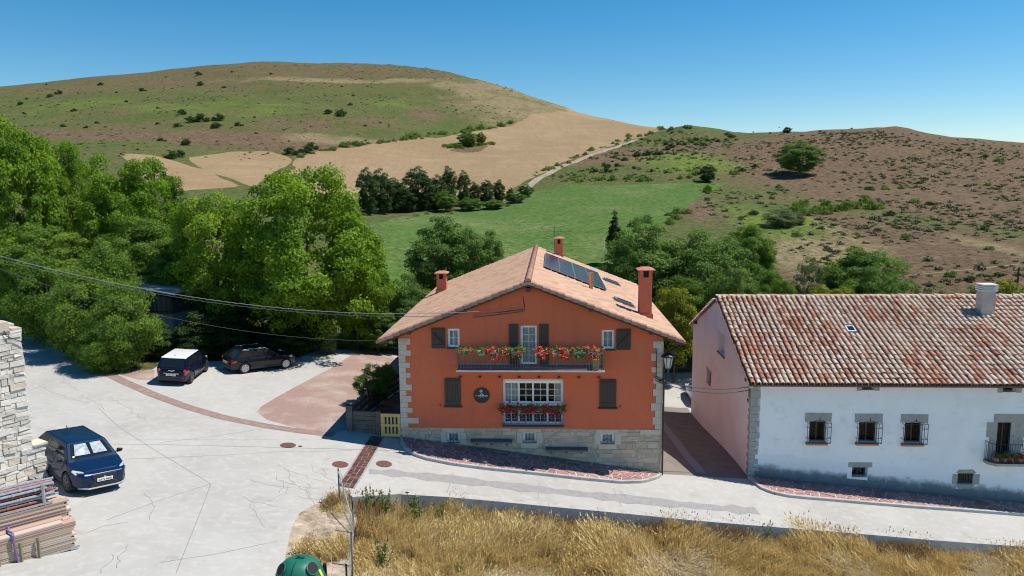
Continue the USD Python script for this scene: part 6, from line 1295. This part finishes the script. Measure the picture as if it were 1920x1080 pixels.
for k, (u, v, w, D, lab) in enumerate(((835, 358, 24, 122, 'rounded hedge bush below the field row, left'), (880, 370, 26, 124, 'rounded hedge bush below the field row, middle'), (925, 374, 24, 126, 'rounded hedge bush below the field row, right'), (965, 360, 22, 134, 'rounded hedge bush at the right end of the field row'), (985, 345, 16, 142, 'hedge bush where the field row meets the track'))):
    plant('oak', 'hedge_bush', lab, u, v, w, D, cat='shrub')
for u, v, w, D, key, lab in ((660, 614, 30, 54, 'lime_shrub', 'bright green shrub behind the end of the parking, left'), (700, 617, 24, 54.5, 'lime_shrub', 'bright green shrub behind the fence end, right'), (15, 518, 45, 53, 'lime_shrub', 'light green shrub by the road at the left edge'), (48, 545, 26, 50, 'lime_shrub', 'small light green shrub at the foot of the hedge'), (722, 640, 20, 45, 'lime_shrub', 'small leafy shrub in the side garden against the house')):
    plant(key, 'shrub', lab, u, v, w, D, cat='shrub', hgt=1.5 if u == 722 else None)
plant('oak', 'garden_bush', 'dark garden bush inside the timber fence', 700, 680, 36, 40, cat='shrub')
# ------------- shrubs of the slopes: each its own thing, one label per kind
r = np.random.default_rng(77); nsh = 0
def sh(u, v, half, key, label, group, k=1.0):
    global nsh
    p = G(u, v); D = float(np.dot(p - CAM, FW)); path, H, R = PROTO[key]; rad = max(.35, half / FPX * D * .8); h = rad * r.uniform(1.2, 1.8) * k
    copy_of(path, 'hill_shrub', label, 'shrub', (p[0], p[1], p[2] - .15), float(r.uniform(0, 6.28)), (rad / R, rad / R, h / H), group); nsh += 1
LH = [(1025, 140, 22), (1195, 125, 12), (1395, 135, 13), (515, 192, 18), (105, 290, 20), (140, 262, 10), (198, 260, 10), (300, 238, 24), (255, 252, 20), (210, 298, 9), (125, 338, 14), (378, 325, 20), (600, 230, 11), (735, 222, 26), (815, 310, 14), (1150, 205, 16), (1030, 192, 24), (940, 340, 30), (1045, 378, 45), (1120, 372, 40), (990, 380, 40), (920, 405, 30), (1110, 410, 40), (815, 392, 18), (835, 480, 30), (955, 500, 36), (705, 525, 14), (1485, 265, 10), (1815, 248, 14), (1410, 340, 9), (1310, 358, 11), (1750, 350, 40), (1690, 335, 30), (1875, 402, 14), (1880, 478, 10), (1380, 285, 6), (970, 265, 9), (650, 278, 12), (760, 255, 8), (500, 388, 18), (330, 408, 20), (1060, 232, 6), (1110, 92, 5), (880, 568, 50), (920, 560, 40), (1670, 245, 8), (1500, 545, 50), (1570, 535, 50), (1610, 520, 40), (1230, 400, 30), (1320, 440, 14), (440, 410, 16), (540, 330, 6), (860, 30 + 300, 8), (1560, 280, 7), (1800, 295, 16), (1760, 200, 9), (240, 190, 8)]
def place_words(u, v, us, uw, vs, vw): return uw[int(np.searchsorted(us, u))], vw[int(np.searchsorted(vs, v))]
for x, y, w in LH:
    u, v = x / 2.743, 90 + y / 2.743; a_, b_ = place_words(u, v, (190, 330, 460), ('far left', 'left', 'middle', 'right'), (150, 185, 215), ('near the brown summit', 'on the upper green band', 'on the middle slope', 'low above the small fields'))
    sh(u, v, w / 2.743, 'dusk_shrub', f'{"large" if w > 24 else "medium" if w > 12 else "tiny"} dark shrub {b_} of the left hill, {a_} part', f'{"large" if w > 24 else "medium" if w > 12 else "tiny"} shrubs {b_} of the left hill, {a_} part')
RH = [(1080, 430, 38), (1165, 430, 34), (1330, 400, 30), (1240, 425, 30), (580, 455, 30), (615, 420, 30), (880, 268, 20), (1765, 222, 14), (1755, 285, 36), (1545, 230, 24), (1675, 262, 24), (1015, 138, 18), (480, 312, 26), (380, 350, 36), (415, 335, 30), (1180, 565, 40), (705, 672, 40), (1020, 662, 22), (1125, 645, 26), (1270, 680, 26), (480, 560, 40), (1770, 470, 18), (1500, 590, 20), (1680, 640, 30), (1700, 740, 36), (1500, 875, 40), (1600, 895, 40), (1830, 770, 26), (1550, 830, 24), (1810, 680, 26), (1400, 650, 22), (1460, 560, 20), (1580, 415, 18), (1690, 410, 26), (1850, 550, 24), (1320, 500, 36), (1390, 510, 30), (940, 345, 22), (1215, 350, 12)]
for x, y, w in RH:
    u, v = 1240 + x / 2.769, 200 + y / 2.769; a_, b_ = place_words(u, v, (1500, 1650, 1790), ('left', 'middle', 'right', 'far right'), (300, 370, 440), ('near the crest', 'halfway up', 'on the lower half', 'close above the white ridge'))
    sh(u, v, w / 2.769, 'dusk_shrub' if r.random() < .6 else 'shrub', f'{"larger" if w > 29 else "small"} dark shrub {b_} of the brown right hill, {a_} part', f'{"larger" if w > 29 else "small"} shrubs {b_} of the right hill, {a_} part', .8)
for x, y, w in [(650, 540, 40), (700, 530, 50), (760, 545, 50), (830, 540, 50), (900, 525, 44), (960, 520, 50), (1010, 510, 50), (1080, 515, 46), (1130, 515, 40), (740, 500, 40), (860, 500, 36), (1050, 480, 40)]: sh(1240 + x / 2.769, 206 + y / 2.769, w / 2.769, 'green_shrub', 'bright green shrub in the thicket on the lower right slope', 'thicket on the right slope', 1.2)
plant('willow', 'grey_bush', 'grey green feathery bush left of the slope thicket', 1462, 388, 34, 112, cat='shrub', vb=424); plant('willow', 'grey_bush', 'smaller grey green bush beside the feathery one', 1492, 395, 20, 114, cat='shrub', vb=420)
def along(pts, n, wid, half, key, label, group, k=1.0):
    ls = LineString(pts)
    for t in np.linspace(0, 1, n):
        x, y = ls.interpolate(min(max(t + r.normal(0, .4 / n), 0), 1), True).coords[0]; f_ = r.uniform(.5, 1.4); w_ = ('leftmost', 'left', 'middle', 'right', 'rightmost')[min(4, int(t * 5))] + ' part'; s_ = 'bigger' if f_ > .95 else 'smaller'
        sh(x + r.normal(0, wid), y + r.normal(0, wid * .4), half * f_, key, f'{s_} {label}, {w_}', f'{s_} {group}, {w_}', k)
along([(555, 296), (600, 284), (660, 272), (740, 264), (800, 254), (880, 244), (960, 234)], 44, 4, 10, 'shrub', 'low dark shrub in the belt above the ploughed field', 'shrub belt above the field', .8)
along([(1000, 332), (1045, 312), (1095, 288), (1150, 270), (1200, 256), (1260, 240), (1300, 240)], 34, 5, 7, 'shrub', 'low shrub along the gravel track', 'shrubs along the track', .9)
along([(840, 278), (880, 274), (912, 270)], 12, 3, 10, 'green_shrub', 'low green scrub on the island in the ploughed field', 'scrub of the field island', .6)
along([(1060, 338), (1120, 335), (1180, 340), (1240, 338), (1300, 330)], 20, 6, 10, 'shrub', 'dark shrub on the slope above the meadow', 'shrubs above the meadow', .9)
along([(1110, 320), (1160, 300), (1220, 285), (1280, 268), (1340, 268), (1370, 258)], 40, 10, 8, 'dusk_shrub', 'dark shrub on the slope above the meadow', 'shrubs above the meadow', .9)
along([(1190, 425), (1240, 405), (1290, 398), (1200, 440)], 14, 5, 12, 'shrub', 'dark shrub at the lower edge of the meadow', 'shrubs at the meadow edge', .9)
along([(740, 412), (800, 404), (870, 394), (960, 384)], 12, 5, 8, 'green_shrub', 'low shrub at the upper edge of the meadow', 'shrubs at the upper meadow edge', .7)
along([(1400, 250), (1500, 246), (1600, 244), (1760, 258), (1900, 270)], 16, 8, 3, 'dusk_shrub', 'tiny dark shrub on the skyline of the right hill', 'skyline shrubs')

def instancer(name, label, protos, pos, yaw, scale, idx, cat, tilt=None):
    pi = UsdGeom.PointInstancer.Define(stage, '/World/' + numbered('/World', name)); tag(pi, label, cat, kind='stuff')
    for k, (key, meshv, m, tone) in enumerate(protos):
        q = usdkit.mesh(stage, f'{pi.GetPath()}/Prototypes/{key}', meshv, MAT[m]); set_tone(q, tone); pi.GetPrototypesRel().AddTarget(q.GetPath())
    pi.CreateProtoIndicesAttr(Vt.IntArray.FromNumpy(np.asarray(idx, np.int32))); pi.CreatePositionsAttr(Vt.Vec3fArray.FromNumpy(np.asarray(pos, np.float32)))
    yaw = np.asarray(yaw); q = np.c_[np.cos(yaw / 2), np.zeros((len(yaw), 2)), np.sin(yaw / 2)]
    pi.CreateOrientationsAttr(Vt.QuathArray([Gf.Quath(float(a[0]), float(a[1]), float(a[2]), float(a[3])) for a in q])); pi.CreateScalesAttr(Vt.Vec3fArray.FromNumpy(np.asarray(scale, np.float32)))
def tussock(seed, n=60, size=.16):
    r_ = np.random.default_rng(seed); e = r_.normal(0, 1, (n, 3)); e /= np.linalg.norm(e, axis=1, keepdims=True); e[:, 2] = np.abs(e[:, 2]); p = e * [.5, .5, .42] * r_.uniform(.4, 1, (n, 1))
    v, f = leaves(p, e, size * 1.6, r_, up=.3); return v, f, np.repeat(r_.random(n), 4)
def scatter_px(poly, n, seed, smin, smax, name, label, mats, pw=2.2):
    r_ = np.random.default_rng(seed); P_ = Polygon(gxy(poly)).buffer(0); x0, y0, x1, y1 = P_.bounds; q = r_.uniform((x0, y0), (x1, y1), (n * 4, 2))
    den = meshkit.fbm(np.c_[q * .06, np.zeros(len(q))], 4, seed); keep = shapely.contains_xy(P_, q[:, 0], q[:, 1]) & (r_.random(len(q)) < np.clip((den - .36) * 3.5, .05, 1)); q = q[keep][:n]
    sc = smin + (smax - smin) * r_.random(len(q)) ** pw; pr = []
    for k, m in enumerate(mats): v, f, t = tussock(seed + k); pr.append((f'tuft_{"abcd"[k]}', (v, f), m, t))
    instancer(name, label, pr, np.c_[q, Z(q[:, 0], q[:, 1]) - .08], r_.uniform(0, 6.28, len(q)), np.c_[sc, sc, sc * r_.uniform(.6, 1.1, len(q))], r_.integers(0, len(mats), len(q)), 'shrubs')
scatter_px([(1230, 420), (1330, 370), (1270, 330), (1400, 262), (1500, 250), (1690, 246), (1920, 276), (2050, 300), (2050, 560), (1880, 552), (1700, 545), (1560, 520), (1470, 470), (1440, 440)], 5600, 101, .3, 1.35, 'heath_tussocks', 'countless low heath tussocks covering the brown right hill', ['leaf_heath', 'leaf_dusk', 'leaf_heath'], 3)
scatter_px([(-60, 300), (0, 240), (0, 172), (200, 150), (450, 122), (640, 122), (850, 134), (1000, 190), (960, 232), (800, 256), (640, 276), (560, 298), (340, 300), (200, 300)], 4200, 102, .3, 1.25, 'hill_scrub', 'countless low scrub on the green left hill', ['leaf_dusk', 'leaf_heath', 'leaf_dark'], 3)
scatter_px([(1000, 345), (1100, 300), (1200, 262), (1290, 240), (1390, 262), (1290, 330), (1330, 342), (1150, 344), (1060, 342)], 900, 103, .4, 1.8, 'slope_scrub', 'low scrub on the slope beside the track', ['leaf_dark', 'leaf_heath'])
# ------------- dry grass of the field and verge, weeds
def tuft(seed, n, h, lean, spread, wid=.013):
    r_ = np.random.default_rng(seed); V, F, T = [], [], []
    for k in range(n):
        b = np.r_[r_.normal(0, spread, 2), 0]; a = r_.uniform(0, 6.28); hh = h * r_.uniform(.5, 1.15); d = np.array([math.cos(a), math.sin(a), 0]) * r_.uniform(.1, .55) + np.array(lean) * r_.uniform(.3, 1.2); s_ = np.array([-math.sin(a), math.cos(a), 0]) * wid * r_.uniform(.6, 1.4)
        pts = [b, b + d * hh * .35 + [0, 0, hh * .55], b + d * hh * 1.0 + [0, 0, hh * .92]]; i = len(V) * 1; base = sum(len(x) for x in V)
        V.append(np.array([pts[0] - s_, pts[0] + s_, pts[1] - s_ * .8, pts[1] + s_ * .8, pts[2]])); F += [[base, base + 1, base + 3], [base, base + 3, base + 2], [base + 2, base + 3, base + 4]]; T += [r_.random()] * 5
        if r_.random() < .55:                                    # seed head
            q = pts[2]; base = sum(len(x) for x in V); V.append(np.array([q - s_ * 1.6, q + s_ * 1.6, q + d * .10 + [0, 0, .10]])); F.append([base, base + 1, base + 2]); T += [min(1, r_.random() * .4 + .6)] * 3
    return np.vstack(V), np.array(F), np.array(T)
def grass(poly, n, seed, zf, name, label, kinds, smin, smax, hmask=None, shift=None):
    r_ = np.random.default_rng(seed); x0, y0, x1, y1 = poly.bounds; q = r_.uniform((x0, y0), (x1, y1), (n * 3, 2)); q = q[shapely.contains_xy(poly, q[:, 0], q[:, 1])]
    if hmask is not None: q = q[hmask(q, r_)]
    q = q[:n]; pn = meshkit.fbm(np.c_[q * .45, np.zeros(len(q))], 3, seed); sc = (smin + (smax - smin) * np.clip((pn - .3) * 2.2, 0, 1)) * r_.uniform(.8, 1.2, len(q))
    flow = meshkit.fbm(np.c_[q * .22, np.ones(len(q))], 2, seed + 4) * 9 + r_.normal(0, .5, len(q))
    pr = [(f'blades_{"abcdef"[k]}', t[:2], m, t[2]) for k, (t, m) in enumerate(kinds)]
    sel = np.clip(((meshkit.fbm(np.c_[q * .3, np.full(len(q), 7.0)], 3, seed + 8) - .25) * 2 * len(kinds) + r_.normal(0, .8, len(q)) + (shift(q) if shift else 0)), 0, len(kinds) - 1).astype(int)
    instancer(name, label, pr, np.c_[q, zf(q[:, 0], q[:, 1]) - .03], flow, np.c_[sc, sc, sc], sel, 'grass')
kinds = [(tuft(201, 46, .62, (.25, .0, 0), .16), 'straw'), (tuft(202, 46, .72, (.5, .1, 0), .17), 'straw'), (tuft(203, 40, .50, (.9, .2, -.35), .20), 'straw'), (tuft(204, 44, .66, (.1, .1, 0), .15), 'straw_dark'), (tuft(205, 46, .8, (.35, -.1, 0), .16), 'straw')]
kinds += [(tuft(206, 44, .46, (1.1, .3, -.4), .24), 'straw_pale'), (tuft(207, 40, .6, (.2, -.1, 0), .17), 'straw_dark')]
vis = Polygon([(-9, 17), (-7, 20), (-6, 33), (30, 36), (36, 30), (20, 17)])
grass(field_poly.intersection(vis), 9500, 301, Zfield, 'dry_grass', 'tall dry golden grass covering the foreground field', [kinds[5], kinds[2], kinds[0], kinds[1], kinds[4], kinds[6]], .6, 1.3, None, lambda q: 2.3 * np.exp(-shapely.distance(kerb_line, shapely.points(q)) / 1.3) - 1.3 * np.clip((25.5 - q[:, 1]) / 4, 0, 1))
vb = verge_poly.bounds
grass(verge_poly.intersection(vis.buffer(4)), 420, 302, Z, 'verge_grass', 'thin brown dry grass on the verge beside the fence', [kinds[2], kinds[3], kinds[0]], .35, .8, lambda q, r_: (meshkit.fbm(np.c_[q * .6, np.zeros(len(q))], 3, 9) > .42) & (q[:, 0] > np.interp(q[:, 1], [17, 27, 32], [-6.6, -7.2, -8.0])))
def weed_class(key, m, h, n, seed):
    r_ = np.random.default_rng(seed); c = class_prim(key); P_, O_ = [], []; st = MB()
    for k in range(n):
        b = np.r_[r_.normal(0, .12, 2), 0]; tp = b + np.r_[r_.normal(0, .16, 2), h * r_.uniform(.6, 1.05)]; st.tube([b, tp], [.008, .004], 4, False)
        for q in np.linspace(.15, 1, 14): P_.append(b + (tp - b) * q + r_.normal(0, .05 * (1.3 - q), 3)); O_.append(r_.normal(0, .5, 3))
    v, f = leaves(np.array(P_), np.array(O_), .16, r_, aspect=.35); mm = usdkit.mesh(stage, f'/Prototypes/{key}/foliage', (v, f), MAT[m]); set_tone(mm, np.repeat(r_.random(len(P_)), 4)); usdkit.mesh(stage, f'/Prototypes/{key}/stem', st.get(), MAT[m]); PROTO[key] = ('/Prototypes/' + key, h, 1)
weed_class('weed', 'leaf_weed', 1.0, 12, 5)
for u, v, k_, lab in ((690, 938, 1.15, 'green weed growing behind the chain link fence by the brick drain'), (720, 940, 1.1, 'largest bushy green weed at the left end of the field edge wall'), (778, 950, 1.2, 'tall single green weed in front of the field edge wall'), (828, 945, .8, 'small green weed at the field edge wall, third from the left'), (712, 1010, 1.0, 'yellowish green weed in the dry grass near the fence'), (862, 1035, .6, 'small green weed in the middle of the dry grass left part'), (1440, 990, .9, 'yellow flowering weed by the wall below the white house corner')):
    p = G(u, v); z = float(Zfield(np.array([p[0]]), np.array([p[1]]))[0]); copy_of(PROTO['weed'][0], 'green_weed', lab, 'plant', (p[0], p[1], z), float(r.uniform(0, 6)), (k_ * .85, k_ * .85, k_))

# ------------- geraniums
def foliage(parent, pts, out, size, nleaf, nflow, seed, red='geranium_red', box_=(.3, .12, .14), drop=.1, fl=.05):
    r_ = np.random.default_rng(seed); p = np.asarray(pts)[r_.integers(0, len(pts), nleaf)] + r_.normal(0, 1, (nleaf, 3)) * box_; v, f = leaves(p, np.tile(out, (nleaf, 1)), size, r_, aspect=.85); obj('foliage', (v, f), 'geranium_leaf', parent, tone=np.repeat(r_.random(nleaf), 4))
    heads = np.asarray(pts)[r_.integers(0, len(pts), nflow)] + r_.normal(0, 1, (nflow, 3)) * np.array(box_) * 1.15 + np.array(out) * .05 - [0, 0, drop * .3]; fm = MB(); q = np.repeat(heads, 12, axis=0) + r_.normal(0, fl * .6, (nflow * 12, 3)); v, f = leaves(q, np.tile(out, (len(q), 1)), fl * 1.25, r_, aspect=.9)
    obj('flowers', (v, f), red, parent, tone=np.repeat(r_.random(len(q)), 4), kind='stuff')
bx = lambda u: fac_a(u)
def fac_a(u, b=-1.0):
    o = HO + EY * b; d = ray(u, 665); q = CAM + d * (((o - CAM) @ EY) / (d @ EY)); return float((q - HO) @ EX)
PL = [(871, .26, 14, 18, 'first geranium pot from the left on the balcony rail, beside the railing corner'), (906, .26, 10, 12, 'second geranium pot from the left, in a pale oval pot'), (926, .20, 34, 10, 'hanging red geranium right of the pale oval pot'), (946, .24, 16, 16, 'geranium pot left of the left door shutter with flowers trailing at its right'), (969, .26, 12, 40, 'bushy green geranium in front of the left door shutter'), (1014, .26, 44, 14, 'dense red geranium in front of the right door shutter'), (1047, .28, 14, 16, 'oval geranium pot right of the door shutters'), (1060, .18, 40, 8, 'tall red geranium standing up behind the oval pot right of the door'), (1086, .28, 12, 30, 'mostly green geranium pot, second from the right on the balcony rail'), (1115, .28, 34, 18, 'rightmost geranium pot on the balcony rail above the wooden trough')]
for k, (u, w, nf, nl, lab) in enumerate(PL):
    a = fac_a(u); t = thing('geranium_pot', lab, 'flower pot', HO + EX * a + EY * -1.06 + np.array([0, 0, 4.40]), -PSI)
    obj('pot', MB().man(hull([(-w, -.07, .12), (w, -.07, .12), (-w, .07, .12), (w, .07, .12), (-w * .65, 0, -.04), (w * .65, 0, -.04)], .04, 8)), 'pot_grey', t)
    drop = .22 if nl >= 30 or nf > 30 else .05
    foliage(t, [(-w, -.05, .2), (0, -.05, .24), (w, -.05, .2), (w * .5, -.1, .1 - drop), (-w * .3, -.1, .15 - drop)], (0, -.8, .3), .09, nl * 8, max(4, int(nf * .55)), 400 + k, box_=(.07, .05, .06), fl=.055)
tr = thing('wooden_trough', 'upright wooden trough standing on the right end of the balcony floor', 'planter', HO + EX * (fac_a(1118)) + EY * -.85 + np.array([0, 0, BZ + .003]), -PSI)
for j in range(3): obj('board', MB().box((-.15 + j * .10, -.11, 0), (-.056 + j * .10, -.08, .5)), 'trough_wood', tr)
obj('box', MB().box((-.14, -.078, .02), (.14, .10, .48)), 'trough_wood', tr)
for k, (a0, lab) in enumerate(((4.98, 'left window box of dark red geraniums on the curled window railing'), (6.42, 'right window box of dark red geraniums on the curled window railing'))):
    t = thing('window_box', lab, 'window box', HO + EX * a0 + EY * -.24 + np.array([0, 0, 1.50]), -PSI); obj('box', MB().man(rbox((0, -.08, -.09), (1.36, .08, .09), .02)), 'pot_grey', t)
    foliage(t, [(x, -.08, .12 - .14 * (i % 2)) for i, x in enumerate(np.linspace(-.05, 1.42, 13))], (0, -.9, .2), .09, 380, 62, 500 + k, red='geranium_dark', box_=(.07, .05, .09), fl=.05)
for k, (dx, lab) in enumerate(((-.32, 'terracotta pot of geraniums at the left of the white house balcony'), (.05, 'terracotta pot of geraniums in the middle of the white house balcony'), (.38, 'terracotta pot of geraniums before the balcony door of the white house'), (.78, 'large red geranium pot at the right of the white house balcony'))):
    t = thing('geranium_pot', lab, 'flower pot', WO + EX * (12.0 + dx) + EY * -.42 + np.array([0, 0, -1.44]), -PSI); obj('pot', MB().tube([(0, 0, 0), (0, 0, .2), (0, 0, .24)], [.09, .13, .135], 12), 'pot_terracotta', t)
    foliage(t, [(0, 0, .34), (.1, -.05, .3)], (0, -.6, .6), .09, 60, 6 + 10 * (k == 3), 600 + k, red='geranium_dark', box_=(.09, .07, .07), fl=.05)

# ------------- shed in the wood, pole at the right edge
S0 = at_D(292, 640, 49); sd = thing('plank_shed', 'dark plank shed with grey sheet metal roof hidden in the wood', 'shed', (S0[0], S0[1], float(Z(S0[0], S0[1]))), -.25)
top = 12.12 - (530 - 351) / FPX * 49 - float(Z(S0[0], S0[1])); rr = np.random.default_rng(71)
obj('wall', MB().box((-1.2, 0, -.5), (1.5, 3, 2.2)), 'shed_wall', sd); obj('loft_floor', MB().box((-1.3, -.25, 2.21), (1.6, 3, 2.32)), 'dark_wood', sd)
for k in range(17): obj('board', MB().box((-1.2 + k * .16, -.03 - .02 * (k % 2), 2.33), (-1.2 + k * .16 + .14, .02, top - .5 + rr.uniform(-.02, .02) - k * .02)), 'shed_board', sd)
obj('loft_wall', MB().box((-1.2, .1, 2.33), (1.5, 3, top - 1.0)), 'dark_wood', sd)
rf = MB(); n = 40
xs = np.linspace(-2.0, 2.2, n); V = [(x, y, top + .1 - .13 * (x + 2.0) + (.02 if i % 2 else 0)) for y in (-.5, 3.3) for i, x in enumerate(xs)]; rf.add(V, [[i, i + 1, n + i + 1, n + i] for i in range(n - 1)]); rf.add(np.array(V) - [0, 0, .03], [[n + i, n + i + 1, i + 1, i] for i in range(n - 1)]); rf.bar((-2.0, -.5, top + .06), (2.2, -.5, top + .06 - .55), .03, .12)
obj('roof', rf, 'shed_roof', sd)
up_ = at_D(1906, 555, 58); ut = thing('utility_pole', 'thin dark pole with a crossbar at the right edge behind the ridge', 'pole', (up_[0], up_[1], float(Z(up_[0], up_[1]))))
ph = at_D(1906, 500, 58)[2] - float(Z(up_[0], up_[1])); obj('shaft', MB().tube([(0, 0, -.3), (0, 0, ph)], [.09, .06], 8), 'dark_wood', ut); obj('crossbar', MB().bar((-.45, 0, ph - .25), (.45, 0, ph - .25), .06, .06).cyl((-.4, 0, ph - .22), (-.4, 0, ph - .06), .04, 6).cyl((.4, 0, ph - .22), (.4, 0, ph - .06), .04, 6), 'dark_wood', ut)
#END
